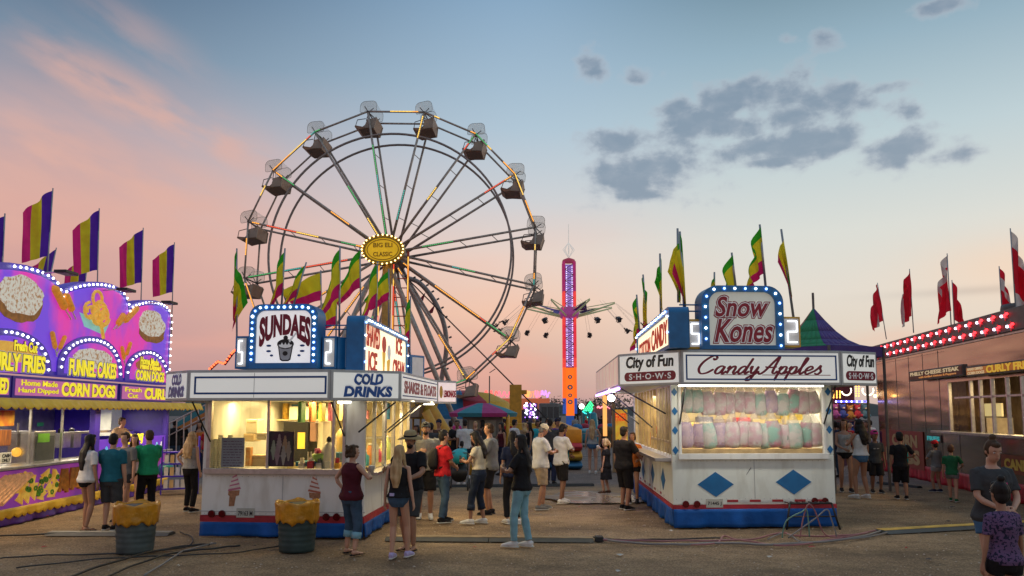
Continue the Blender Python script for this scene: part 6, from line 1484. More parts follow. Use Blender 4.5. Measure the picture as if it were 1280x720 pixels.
# barricades
def barricade(x0, x1, y, d, lb):
    F = Fr((0, d), (1, 0)); a = F.px(x0, y); b = F.px(x1, y); h = 1.1; t = thing('crowd_barrier', lb, 'barrier', F.p((a[0]+b[0])/2, 0), 'steel barriers closing the walkway'); m_ = mat('barrier_steel', (.30, .27, .26), .5, metal=.4)
    mb = MB(); mb.tube(F.p(a[0], .15), F.p(b[0], .15), .02); mb.tube(F.p(a[0], h), F.p(b[0], h), .02); mb.tube(F.p(a[0], .0), F.p(a[0], h), .02); mb.tube(F.p(b[0], 0), F.p(b[0], h), .02); mb.build('frame', m_, t)
    n = int((b[0]-a[0])/.14); mb = MB()
    for k in range(1, n): u = a[0]+(b[0]-a[0])*k/n; mb.tube(F.p(u, .15), F.p(u, h), .009, n=4)
    mb.build('bars', m_, t); mb = MB(); mb.fbox(F, a[0]+.2, a[0]+.26, 0, .02, -.3, .3); mb.build('foot', m_, t)
barricade(718, 738, 560, 34, 'steel barrier next to the inflatable'); barricade(739, 757, 560, 34.1, 'steel barrier behind the long haired blonde girl')
# green pyramid ride and lights far off
t, F = lit_cluster('green_ride', 'far ride with a green and turquoise pyramid of lights above the barriers', 'ride', 728, 513, 748, 522, 90, [glow('spark_teal', (.05, .6, .6), 2)], 14, .08, 3, mat('ride_teal', (.03, .16, .2), .6))
mb = MB()
for k in range(6):
    for j in range(6-k): u, v = F.px(730+3*j+1.6*k, 513-k*2.1); mb.ball(F.p(u, v), .10, 6, 4)
mb.build('light_pyramid', glow('pyramid_green', (.05, 1, .3), 2.2), t); P = W(727, 508, 80); t = thing('flood_light', 'blazing white flood light on a pole beside the green pyramid', 'lamp', Vector((P.x, 80, 0))); MB().ball(P, .26).build('light_bulb', glow('far_flood', (1, .97, .85), 6), t, True); MB().tube((P.x, 80, 0), P-Z*.3, .06).build('pole', STEELD, t)
F = Fr((0, 70), (1, 0)); a = F.px(744, 516); b = F.px(764, 507); t = thing('pink_sign_stand', 'small far stand with a pink glowing sign next to the candy trailer', 'stand', F.p(a[0], 0)); MB().fbox(F, a[0], b[0], 0, b[1], -2, 0).build('body', mat('pink_stand', (.25, .12, .13), .5), t); mb = MB(); p, q_ = F.px(746, 511), F.px(762, 508); neon_squiggle(mb, F, p[0], q_[0], p[1], q_[1], 10, .06, 8); mb.build('neon_script', glow('neon_pink', (1, .25, .3), 2), t, True)
c = W(742, 530, 48); c.z = 0; t = thing('kiddie_ride', 'low turquoise childrens ride behind the barriers', 'ride', c); mb = MB(); mb.lathe(c, [(1.3, .2), (1.5, .35), (1.5, .9), (1.2, 1.0), (.3, 1.05), (.2, 1.9), (.05, 2.0)], 20); bev(mb.build('basin', mat('basin_teal', (.02, .22, .28), .4, var=.4, scale=2), t, True), .02)
for k in range(4): a = k*1.57+.4; P = c+Vector((1.1*math.cos(a), 1.1*math.sin(a), 1.1)); MB().ball(P, (.32, .22, .22), 10, 6).build('car', CR if k % 2 else CB, t, True)
# dark trees/structures line behind crowd
TREE = mat('tree_leaf', (.035, .05, .025), .8, var=.5, scale=3); BARK = mat('bark', (.08, .06, .045), .9, bump=.5)
def tree(x, d, h, w, lb, seed):
    P = W(x, 500, d); c = Vector((P.x, d, 0)); t = thing('tree', lb, 'tree', c, 'distant trees'); rr = random.Random(seed)
    mb = MB(); mb.tube(c, c+Z*h*.6, .25, .1, 7)
    for k in range(5): a = rr.uniform(0, 6.3); mb.tube(c+Z*h*.4, c+Vector((math.cos(a)*w*.5, math.sin(a)*w*.5, h*.75)), .1, .03, 5)
    mb.build('trunk', BARK, t); mb = MB()
    for cl in range(16):
        a = rr.uniform(0, 6.3); q = c+Vector((math.cos(a)*w*rr.uniform(0, .75), math.sin(a)*w*rr.uniform(0, .75), h*rr.uniform(.45, .95)))
        for k in range(45):
            v = Vector((rr.gauss(0, 1), rr.gauss(0, 1), rr.gauss(0, .7)))*.45+q; e = Vector((rr.uniform(-1, 1), rr.uniform(-1, 1), rr.uniform(-1, 1)))*.22; f = Vector((rr.uniform(-1, 1), rr.uniform(-1, 1), rr.uniform(-1, 1)))*.22
            mb.add([v, v+e, v+f], [(0, 1, 2)])
    mb.build('crown', TREE, t)
for i, (x, d, h, w, lb) in enumerate(((722, 120, 3.6, 3, 'low dark tree beside the far flood light'), (756, 110, 3.8, 3.4, 'dark tree behind the pink sign stand'), (738, 135, 4.2, 4, 'tree behind the green pyramid ride'), (690, 100, 3.6, 3, 'tree showing above the grey trailer'), (770, 100, 4, 3, 'tree mostly hidden by the far end of the candy trailer'))): tree(x, d, h, w, lb, i)
# lit stand behind the far end of the candy trailer
F = Fr((0, 27), (1, 0)); a = F.px(766, 566); b = F.px(797, 500); t = thing('lemonade_stand', 'small stand with a glowing orange picture sign by the far corner of the candy trailer', 'food stand', F.p((a[0]+b[0])/2, 0))
mb = MB(); mb.fbox(F, a[0], a[0]+.1, 0, b[1]+.35, -.1, 0); mb.fbox(F, b[0], b[0]+.1, 0, b[1]+.35, -.1, 0); mb.fbox(F, a[0]-.1, b[0]+.3, b[1]+.35, b[1]+.5, -1.6, .2); mb.build('frame', mat('stand_wood', (.3, .2, .1), .6), t)
p = F.px(769, 552); q_ = F.px(786, 512); o = MB().fbox(F, p[0], q_[0], p[1], q_[1], -.4, -.35).build('picture_sign', mat('picture_orange', (.7, .25, .03), .4, col2=(.75, .55, .05), scale=5, es=.45), t)
mb = MB(); text_mb(mb, F, 'FRIES', p[0]+.05, q_[1]-.38, q_[0]-.05, q_[1]-.12, -.349, -.33, .03); mb.build('lettering', mat('picture_red', (.6, .03, .01), .5, emit=(1, .1, .02), es=.5), o)
MB().fbox(F, a[0]+.1, b[0], .0, 1.0, -.8, -.1).build('counter', mat('counter_green', (.12, .18, .06), .5, var=.4), t); area(F.p((a[0]+b[0])/2, b[1]+.3, -.6), F.p((a[0]+b[0])/2, 0, -.6), .8, .5, 14, (1, .75, .4), 'stand_lamp')
MB().tube(F.p(a[0]-.25, 1.2, 0), F.p(a[0]-.25, 2.6, 0), .07).build('lit_tube', glow('warm_tube', (1, .45, .12), 1.0), t)
# purple and green tent behind the candy trailer
c = W(1019, 440, 21.8); c.z = 0; ap = W(1019, 385, 21.8).z; ev = W(1100, 437, 21.5).z; t = thing('peaked_tent', 'peaked tent with purple, green and salmon panels behind the candy trailer', 'tent', c)
PU, GN, SA = mat('canvas_purple', (.08, .045, .22), .7, bump=.3, bscale=2), mat('canvas_green', (.02, .24, .10), .7, bump=.3, bscale=2), mat('canvas_salmon', (.40, .12, .10), .7)
rx = 1.75; C4 = [Vector((c.x+rx*math.cos(R(q)), c.y+rx*math.sin(R(q)), ev)) for q in (-160, -100, -40, 20, 80, 140)]; A_ = Vector((c.x, c.y, ap))
def seg4(mb, P, Q, R_): 
    n = 6
    for i in range(n):
        for (a, b) in ((i/n, (i+1)/n),):
            f = lambda s, k: (A_.lerp(P.lerp(Q, s), k)-Z*.35*math.sin(math.pi*k))
            for j in range(n): mb.add([f(a, j/n), f(b, j/n), f(b, (j+1)/n), f(a, (j+1)/n)], [(0, 1, 2, 3)])
for nm, P, Q, m_ in (('front_panel', C4[0], C4[1], GN), ('front_panel', C4[1], C4[2], PU), ('side_panel', C4[2], C4[3], SA), ('back_panel', C4[3], C4[4], GN), ('back_panel', C4[4], C4[5], PU), ('side_panel', C4[5], C4[0], SA)):
    mb = MB(); seg4(mb, P, Q, None); solid(mb.build(nm, m_, t, True), .02)
mb = MB(); mb.tube(A_-Z*.1, A_+Z*.42, .035); mb.build('finial', STEELD, t)
for P in C4: MB().tube((P.x, P.y, 0), P, .04).build('tent_pole', STEELD, t)
for k in range(6): P, Q = C4[k], C4[(k+1) % 6]; mb = MB(); F = Fr(P, Q-P); mb.fbox(F, 0, (Q-P).length, ev-.25, ev-.0, -.02, 0); mb.build('valance', PU, t)
# lit game stall between the trailers on the right
F = Fr((0, 30), (1, 0)); a = F.px(1036, 600); b = F.px(1100, 478); t = thing('prize_stall', 'crowded prize stall with amber bulb letters and a blue light strip, seen between the trailers', 'stall', F.p((a[0]+b[0])/2, 0))
MB().fbox(F, a[0], b[0], .0, 3.1, -2.4, -2.3).build('back_wall', mat('stall_maroon', (.16, .03, .06), .6, var=.6, scale=1.5), t); MB().fbox(F, a[0], b[0], 3.1, 3.2, -2.4, .3).build('roof', STEELD, t); MB().fbox(F, a[0], b[0], 0, .9, -.5, -.4).build('counter', mat('stall_counter', (.12, .05, .08), .6, var=.5), t)
rr = random.Random(2)
def dots(parent, P, m_, r=.03): 
    mb = MB()
    for p in P: mb.ball(p, r, 6, 4)
    mb.build('bulb_letters', m_, parent)
def arcdots(cx, cy, rx, ry, a0, a1, n): return [F.p(*F.px(cx+rx*math.cos(R(a0+(a1-a0)*k/n)), cy+ry*math.sin(R(a0+(a1-a0)*k/n)))) for k in range(n+1)]
WB = glow('letter_bulb_white', (1, .85, .6), 3.5); AB = glow('letter_bulb_amber', (1, .45, .08), 3)
dots(t, [F.p(*F.px(1042+4*i, 489+2*j)) for i in range(3) for j in range(5)], AB); dots(t, arcdots(1058, 488, 6, 6, 160, -20, 9)+arcdots(1085, 488, 7, 6, 200, -20, 11), WB); dots(t, [F.p(*F.px(1070+3.5*i, 483+3*j)) for i in range(2) for j in range(5)]+[F.p(*F.px(1097+3*i, 482+3*j)) for i in range(2) for j in range(5)], AB)
mb = MB(); u0_, v0_ = F.px(1044, 502); u1_, _ = F.px(1083, 502); mb.fbox(F, u0_, u1_, v0_-.03, v0_+.04, 0, .06); mb.build('neon_strip', glow('neon_blue', (.08, .08, 1), 2.5), t)
dots(t, [F.p(u0_+(u1_-u0_)*k/6, v0_, .08) for k in range(7)], glow('dot_white', (.8, .8, 1), 4), .035)
pt_ = [(.5, .05, .07), (.1, .25, .3), (.6, .5, .45), (.35, .1, .3), (.05, .1, .35), (.45, .25, .05)]
for i in range(14):
    u = a[0]+.25+(i % 7)*.29; v = 1.05+(i//7)*.7+rr.uniform(-.05, .05); s = thing('plush_toy', ['red', 'teal', 'cream', 'plum', 'navy', 'mustard'][i % 6]+' plush toy on the %s shelf of the prize stall, %s from the candy trailer' % (['lower', 'upper'][i//7], ['first', 'second', 'third', 'fourth', 'fifth', 'sixth', 'seventh'][i % 7]), 'plush toy', F.p(u, v, -1.2), 'prizes in the prize stall')
    P = F.p(u, v, -1.2); mb = MB(); mb.ball(P+Z*.17, (.14, .12, .18)); mb.ball(P+Z*.42, .12); mb.ball(P+Vector((-.09, 0, .52)), .045); mb.ball(P+Vector((.09, 0, .52)), .045); mb.ball(P+Vector((-.13, -.08, .12)), .06); mb.ball(P+Vector((.13, -.08, .12)), .06); mb.build('body', mat('plush_%s' % 'abcdef'[i % 6], pt_[i % 6], .9), s, True)
    MB().ball(P+Vector((0, -.11, .40)), (.05, .03, .035)).build('muzzle', CREAM, s, True)
for v in (1.0, 1.7): MB().fbox(F, a[0], b[0], v-.05, v, -1.5, -.95).build('shelf', STEELD, t)
area(F.p((a[0]+b[0])/2, 3.0, -.5), F.p((a[0]+b[0])/2, 0, -1), 1.5, .5, 14, (1, .6, .5), 'stall_lamp')
P = W(1094, 495, 27.3); t = thing('string_lamp', 'single warm lamp by the far corner of the silver trailer', 'lamp', P); MB().ball(P, .06).build('light_bulb', BULBWARM, t, True); MB().tube(P, P+Z*.3, .01).build('cord', BLACK, t)
# fun slide between purple stand and sundae trailer
SL = [mat('slide_teal', (.02, .22, .28), .4), mat('slide_orange', (.60, .22, .05), .4)]
F = Fr((0, 27), (1, 0)); t = thing('fun_slide', 'teal and orange slide ride with white railings behind the blonde woman', 'ride', F.p(F.px(240, 560)[0], 0))
def band(x0, y0, x1, y1, h0, w0, w1, m_, nm):
    a = F.px(x0, y0); b = F.px(x1, y1); mb = MB(); mb.prism([(a[0], a[1]), (b[0], b[1]), (b[0], b[1]+h0), (a[0], a[1]+h0*.6)], F, w0, w1); mb.build(nm, m_, t)
band(208, 540, 300, 490, .42, -1.2, -.6, SL[0], 'slide_lane'); band(208, 545, 300, 499, .24, -.59, -.2, SL[1], 'slide_lane'); band(208, 515, 300, 470, .5, -2, -1.4, SL[0], 'slide_lane')
mb = MB(); 
for k in range(9): x = 212+k*9; a = F.px(x, 560); b = F.px(x, 528-k*4.6); mb.tube(F.p(a[0], 0, 0), F.p(b[0], b[1], 0), .02); 
a = F.px(210, 530); b = F.px(290, 489); mb.tube(F.p(a[0], a[1]), F.p(b[0], b[1]), .025); a = F.px(210, 545); b = F.px(290, 504); mb.tube(F.p(a[0], a[1]), F.p(b[0], b[1]), .02); mb.build('railing', ALU, t)
# rack of small prizes at the end of the purple stand
F = Fr(G(225, 618), (.9, .42)); a0_ = 0; t = thing('bottle_rack', 'purple shelf rack full of small white packets at the end of the purple stand', 'rack', F.p(0, 0)); F0 = F
mb = MB()
for v in (.12, .42, .72, 1.0): mb.fbox(F, -.45, .42, v, v+.035, -.3, 0)
mb.fbox(F, -.45, -.42, 0, 1.4, -.3, 0); mb.fbox(F, .39, .42, 0, 1.4, -.3, 0); mb.build('shelf', PURD, t)
k_ = 0
for v in (.157, .457, .757):
    for k in range(6): MB().fbox(F, -.38+k*.13, -.29+k*.13, v, v+.2, -.1, -.03).build('packet', mat('pack_%s' % 'abc'[k_ % 3], [(.6, .55, .5), (.55, .35, .15), (.5, .5, .6)][k_ % 3], .5), t); k_ += 1
u, v = F5.px(192, 587); t = thing('toy_ball', 'round blue and green toy ball hanging by the end of the purple stand', 'ball', F5.p(u, v, .3)); P = F5.p(u, v, .3); MB().ball(P, .2, 16, 10).build('ball', mat('ball_print', (.03, .25, .1), .4, col2=(.02, .05, .35), scale=5), t, True); MB().tube(P+Z*.2, P+Z*.5, .01).build('string', BLACK, t)
# dark arc ride behind the wheel
t = thing('loop_ride', 'dark curved steel ride arm with lamps, behind the lower spokes of the ferris wheel', 'ride', Vector((W(555, 480, 50).x, 50, 0)))
P = [W(x, y, 50) for x, y in ((506, 347), (522, 352), (536, 366), (548, 386), (556, 410), (558, 436), (554, 462), (549, 490))]; P = [Vector(p) for p in crom([tuple(p) for p in P], 4)]
MB().loft(P, [.15]*len(P), 8).build('arm', RING_, t, True); mb = MB()
for k in range(2, len(P)-1, 2): mb.tube(P[k]+Vector((.2, -.3, 0)), P[k]+Vector((.36, -.3, .08)), .06, n=5)
mb.build('lamp_brackets', STEELD, t); mb = MB(); mb.tube(P[-1], (P[-1].x, 50, 0), .3); mb.build('column', STEELD, t)
F = Fr((0, 50), (1, 0))
for k, (x, y) in enumerate(((525, 373), (537, 388))): u, v = F.px(x, y); MB().prism([(u-.3, v-.35), (u+.35, v+.4), (u+.2, v-.15)], F, -.02, .02).build('pennant', DKRED, t)
P = W(284, 448, 46); t = thing('string_lights', 'short zigzag of red lamps showing left of the SUNDAES sign', 'lights', Vector((P.x, 46, 0))); mb = MB(); L_ = [W(263, 461, 46), W(273, 452, 46), (W(281, 455, 46)), W(291, 441, 46), W(296, 437, 46)]
mb.loft(L_, [.10]*5, 6); mb.build('cable', DKRED, t); mb = MB()
for k in range(16): q = k/15*4; i = min(3, int(q)); mb.ball(Vector(L_[i]).lerp(L_[i+1], q-i)-Vector((0, .12, 0)), .07, 5, 4)
mb.build('lamps', glow('red_lamps', (1, .15, .05), 2.5), t); MB().tube(L_[0], (L_[0].x, 46, 0), .06).build('pole', STEELD, t)
# yellow struts behind the far corner of the sundae trailer
t = thing('ride_struts', 'pair of thick yellow slanting struts past the far corner of the sundae trailer', 'struts', W(560, 560, 25)-Z*W(560, 560, 25).z)
for k, (x0, y0, x1, y1) in enumerate(((532, 514, 556, 560), (540, 509, 566, 552))): a = W(x0, y0, 25+k*1.2); b = W(x1, y1, 25+k*1.2); b2 = a+(b-a)*(a.z/(a.z-b.z)); MB().tube(a, b2, .14, n=10).build('strut', mat('strut_yellow', (.60, .30, .03), .45), t, True)

# ============ bins, cables, ground pieces
def bin_(x, y, h, c, lb, w_=.30, seed=1):
    P = G(x, y); t = thing('trash_barrel', lb, 'barrel', P)
    mb = MB(); pr = [(w_*.86, 0), (w_*.87, .04)]
    for k in range(6): z_ = h*(.12+.12*k); pr += [(w_*(.88+.018*k), z_), (w_*(.90+.018*k), z_+.02), (w_*(.88+.018*k), z_+.04)]
    pr += [(w_*.99, h*.86), (w_*1.02, h)]; mb.lathe(P, pr, 28); mb.build('barrel', mat('barrel_'+lb.split()[0], c, .6, var=.3, scale=6), t, True)
    rr = random.Random(seed); mb = MB(); n = 56; rows = [(1.01, h-.25), (1.035, h-.21), (1.04, h-.10), (1.065, h-.01), (1.07, h+.02), (1.01, h+.035), (.95, h-.02), (.9, h-.15)]
    for j, (r, z_) in enumerate(rows):
        for k in range(n): a = 2*math.pi*k/n; q = w_*r*(1+.035*math.sin(a*9+j)+.02*math.sin(a*23+j*2)+rr.uniform(-.012, .012)); mb.v.append(tuple(P+Vector((q*math.cos(a), q*math.sin(a), z_+.02*math.sin(a*5+j)+(.02*math.sin(a*13) if j < 2 else 0)+rr.uniform(-.006, .006)))))
    for j in range(len(rows)-1):
        for k in range(n): mb.f.append((j*n+k, j*n+(k+1) % n, (j+1)*n+(k+1) % n, (j+1)*n+k)); mb.mi.append(0)
    o = mb.build('bin_liner', mat('liner_orange', (.58, .25, .015), .3, var=.25, scale=7, bump=.7, bscale=9), t, True); solid(o, .006)
bin_(168.5, 690, .66, (.06, .08, .08), 'grey plastic trash barrel with orange bag beside the group at the purple stand', .285, 1)
bin_(371, 688, .67, (.025, .05, .05), 'dark green trash barrel with orange bag in front of the sundae trailer', .29, 2)
def cable(pts, r, m_, lb, nm='power_cable', ht=None, cat='cable', group='cables lying on the gravel'):
    r *= .72
    P = [G(x, y) for x, y in pts]; L_ = [Vector(p) for p in crom([tuple(p) for p in P], 6)]
    for k, p in enumerate(L_): p.z = r+.012+(.004*math.sin(k*1.3))
    if ht: 
        for k, h in ht.items(): L_[k].z = h
    t = tag(MB().loft(L_, [r]*len(L_), 7).build(nm, m_, None, True, off=Vector((0, 0, 0))), lb, cat, group); return t
CBK = mat('cable_black', (.018, .018, .02), .55); CGR = mat('hose_grey', (.20, .19, .19), .5); CPK = mat('hose_pink', (.30, .12, .13), .5); CGN = mat('hose_green', (.12, .25, .2), .5)
for i, (pts, r, m_, lb) in enumerate([
    ([(60, 735), (120, 712), (190, 692), (240, 684), (262, 683)], .022, CBK, 'thick black cable curving from the near edge to the front corner of the sundae trailer'),
    ([(100, 740), (160, 712), (215, 694), (265, 688), (300, 684)], .02, CBK, 'second thick black cable running just nearer than the first'),
    ([(0, 700), (60, 696), (150, 694), (230, 686), (240, 674), (225, 667)], .016, CBK, 'black cable looping back at the grey board end'),
    ([(20, 712), (120, 701), (200, 697), (290, 693), (350, 684)], .014, CBK, 'thin black cable ending behind the dark green barrel'),
    ([(180, 722), (215, 700), (232, 690), (270, 681)], .018, CGR, 'grey hose crossing the black cables'),
    ([(0, 672), (70, 669), (150, 668), (205, 667)], .02, CBK, 'black cable lying along the front of the purple stand'),
    ([(745, 675), (790, 681), (850, 683), (905, 681), (970, 683), (1060, 676), (1105, 665)], .024, CGR, 'thick grey hose running under the hitch stand'),
    ([(748, 677), (800, 678), (870, 678), (940, 676), (975, 668), (1000, 672), (1060, 671), (1100, 664)], .02, CPK, 'pinkish hose along the candy trailer'),
    ([(820, 682), (890, 682), (905, 672), (920, 676), (980, 684), (1030, 678), (1085, 668)], .018, CPK, 'pinkish hose with a loop in front of the candy trailer'),
    ([(960, 676), (978, 668), (990, 672), (1010, 680), (1090, 672), (1120, 663)], .016, CGR, 'short grey hose snaking round the hitch stand'),
    ([(740, 673), (760, 676), (830, 676), (900, 674)], .016, CBK, 'black cable next to the end of the yellow board')]): cable(pts, r, m_, lb)
# hoses rising over the hitch stand
for i, (pts, m_, lb) in enumerate((([(978, 676, 0), (979, 660, .1), (985, 645, .28), (1003, 640, .40), (1010, 650, .42), (1012, 676, .02)], CGN, 'pale green hose looping over the hitch stand'), ([(1000, 672, 0), (1005, 650, .3), (1012, 634, .52), (1020, 645, .42), (1032, 668, .05), (1060, 676, .02)], CPK, 'pink hose draped over the top of the hitch stand'), ([(985, 676, 0), (1020, 655, .3), (1035, 638, .44), (1040, 655, .3), (1046, 672, .02)], CGR, 'grey hose hooked on the far leg of the hitch stand'))):
    P = []
    for x, y, z_ in pts: p = G(x, 674); P.append((p.x, p.y-.0, z_+.02))
    L_ = [Vector(q) for q in crom(P, 6)]; tag(MB().loft(L_, [.011]*len(L_), 7).build('water_hose', m_, None, True, off=Vector((0, 0, 0))), lb, 'hose', 'hoses over the hitch stand')
def ramp_(x0, y0, x1, y1, w_, h, top, side, lb, nm='cable_ramp'):
    a = G(x0, y0); b = G(x1, y1); F = Fr(a, b-a); L_ = dist2(a, b); t = thing(nm, lb, 'cable ramp', a)
    n = max(1, int(L_/1.2)); 
    for k in range(n):
        u0_, u1_ = L_*k/n+.004, L_*(k+1)/n-.004
        mb = MB(); V = [F.p(u0_, 0, w_/2), F.p(u0_, h, w_*.28), F.p(u0_, h, -w_*.28), F.p(u0_, 0, -w_/2)]; V2_ = [F.p(u1_, 0, w_/2), F.p(u1_, h, w_*.28), F.p(u1_, h, -w_*.28), F.p(u1_, 0, -w_/2)]
        mb.add(V+V2_, [(0, 3, 2, 1), (4, 5, 6, 7), (0, 1, 5, 4), (1, 2, 6, 5), (2, 3, 7, 6)]); bev(mb.build('segment', side, t), .006)
    MB().fbox(F, 0.01, L_-.01, h+.001, h+.008, -w_*.26, w_*.26).build('lid', top, t)
ramp_(483, 674, 742, 676, .34, .05, mat('ramp_brown', (.26, .17, .08), .7, var=.3), mat('ramp_side', (.10, .09, .07), .7), 'long brown cable ramp lying behind the woman in light blue jeans')
ramp_(62, 668, 215, 668, .34, .04, mat('ramp_grey', (.26, .24, .20), .7), mat('ramp_side_grey', (.12, .11, .10), .7), 'grey cable ramp in front of the purple stand')
ramp_(1100, 666, 1290, 655, .36, .05, mat('ramp_yellow', (.62, .38, .05), .6, var=.3), mat('ramp_dark', (.08, .085, .08), .7), 'cable ramp with yellow lid leading towards the woman with a bun')
ramp_(500, 609, 742, 607, .3, .05, RUBBER, RUBBER, 'black cable ramp crossing the walkway between the two white trailers')
ramp_(1098, 604, 1150, 610, .2, .04, RUBBER, RUBBER, 'thin black cable ramp by the boys near the silver trailer')
MB().fbox(Fr(G(744, 676), (1, 0)), 0, .12, 0, .07, -.1, .1).build('x', RUBBER); o = bpy.data.objects['x']; o.name = 'cable_plug'; tag(o, 'black cable plug at the end of the long brown cable ramp', 'plug')
# wet patch
WET = bpy.data.materials.new('wet_ground'); WET.use_nodes = True; b = WET.node_tree.nodes['Principled BSDF']; nt_ = WET.node_tree; nn = nt_.nodes.new('ShaderNodeTexNoise'); nn.inputs['Scale'].default_value = 3
cr = nt_.nodes.new('ShaderNodeValToRGB'); cr.color_ramp.elements[0].color = (.10, .07, .05, 1); cr.color_ramp.elements[1].color = (.26, .19, .12, 1); nt_.links.new(nn.outputs[0], cr.inputs[0]); nt_.links.new(cr.outputs[0], b.inputs['Base Color'])
r2 = nt_.nodes.new('ShaderNodeMapRange'); r2.inputs[1].default_value = .4; r2.inputs[2].default_value = .62; r2.inputs[3].default_value = .22; r2.inputs[4].default_value = .85; nt_.links.new(nn.outputs[0], r2.inputs[0]); nt_.links.new(r2.outputs[0], b.inputs['Roughness'])
mb = MB(); c = G(748, 622); P = []
for k in range(48): a = 2*math.pi*k/48; q = 1+.3*mnoise.noise(Vector((math.cos(a)*1.5, math.sin(a)*1.5, 2)))+.12*mnoise.noise(Vector((math.cos(a)*5, math.sin(a)*5, 7))); P.append((c.x+1.3*q*math.cos(a), c.y+1.3*q*math.sin(a), .014))
mb.add(P, [tuple(range(48))]); tag(mb.build('puddle', WET), kind='structure')
# stroller
P = G(574, 612); t = thing('stroller', 'baby stroller with a turquoise hood in the crowd behind the boy in red', 'stroller', P); mb = MB()
for s in (-.22, .22): mb.tube(P+Vector((s, .3, .12)), P+Vector((s, -.2, .95)), .015); mb.tube(P+Vector((s, -.3, .12)), P+Vector((s, .2, .6)), .015)
mb.tube(P+Vector((-.22, -.2, .95)), P+Vector((.22, -.2, .95)), .018); mb.build('frame', STEELD, t)
for s in (-.24, .24):
    for y in (-.3, .3): MB().tube(P+Vector((s-.02, y, .12)), P+Vector((s+.02, y, .12)), .12, n=14).build('wheel', RUBBER, t)
mb = MB(); mb.loft([P+Vector((0, -.1, .35)), P+Vector((0, .05, .45)), P+Vector((0, .15, .8))], [(.2, .2), (.22, .2), (.18, .1)], 12); mb.build('seat', BLACK, t, True); mb = MB(); mb.ball(P+Vector((0, .0, .85)), (.24, .3, .2), 12, 8); mb.build('hood', mat('hood_teal', (.02, .38, .42), .5), t, True)
# ------------------------------------------------------------------ people
def ik(a, t, l1, l2, hint):
    a, t, hint = Vector(a), Vector(t), Vector(hint); d = t-a; L_ = d.length
    if L_ > (l1+l2)*.995: t = a+d*((l1+l2)*.995/L_); d = t-a; L_ = d.length
    u = d/L_; h = hint-u*hint.dot(u); h = h.normalized() if h.length > 1e-5 else u.orthogonal().normalized()
    x = (l1*l1-l2*l2+L_*L_)/(2*L_); y = math.sqrt(max(0, l1*l1-x*x)); return a+u*x+h*y, t
def remesh(mb, name, m, parent, vox, smooth=3, fold=0, seed=0, data=None):
    if data is not None:
        o = bpy.data.objects.new(name, data); COL.objects.link(o); o.parent = parent; return o
    tmp = mb.build(name, m, None, False, off=Vector((0, 0, 0)))
    r = tmp.modifiers.new('r', 'REMESH'); r.mode = 'VOXEL'; r.voxel_size = vox; r.use_smooth_shade = True
    if smooth: s = tmp.modifiers.new('s', 'SMOOTH'); s.factor = .5; s.iterations = smooth
    dg = bpy.context.evaluated_depsgraph_get(); me = bpy.data.meshes.new_from_object(tmp.evaluated_get(dg))
    bpy.data.objects.remove(tmp)
    if fold:
        n = len(me.vertices); co = np.empty(n*3, 'f'); no = np.empty(n*3, 'f'); me.vertices.foreach_get('co', co); me.vertices.foreach_get('normal', no); co = co.reshape(-1, 3); no = no.reshape(-1, 3)
        x, y, z = co.T; d = np.sin(x*38+z*22+seed)*np.sin(z*17-y*30+seed*2)*.5+np.sin(z*47+x*19+y*25+seed)*.3+np.sin(x*70+y*50)*.2
        co += no*(d*fold)[:, None]; me.vertices.foreach_set('co', co.ravel().astype('f')); me.update()
    if not me.materials: me.materials.append(m)
    o = bpy.data.objects.new(name, me); COL.objects.link(o); o.parent = parent; return o
SKIN = {'l': mat('skin_light', (.50, .27, .18), .5, var=.06), 'm': mat('skin_medium', (.36, .18, .11), .5, var=.06), 'd': mat('skin_tan', (.22, .105, .06), .5, var=.06)}
def hairm(n, c, c2=None): return mat('hair_'+n, c, .62, spec=.3, col2=c2 or tuple(q*.45 for q in c), scale=22, stretch=(1, 1, .12), bump=.6, bscale=30)
HAIR = {'black': hairm('black', (.018, .013, .012)), 'brown': hairm('brown', (.09, .045, .02)), 'blond': hairm('blond', (.62, .42, .22), (.30, .17, .07)), 'grey': hairm('grey', (.25, .23, .21)), 'red': hairm('auburn', (.16, .06, .025)), 'pink': hairm('pink', (.5, .05, .2))}
def cl(name, c, **k): return mat('cloth_'+name, c, .85, var=k.pop('var', .14), scale=k.pop('scale', 9), bump=.25, bscale=35, spec=.2, **k)
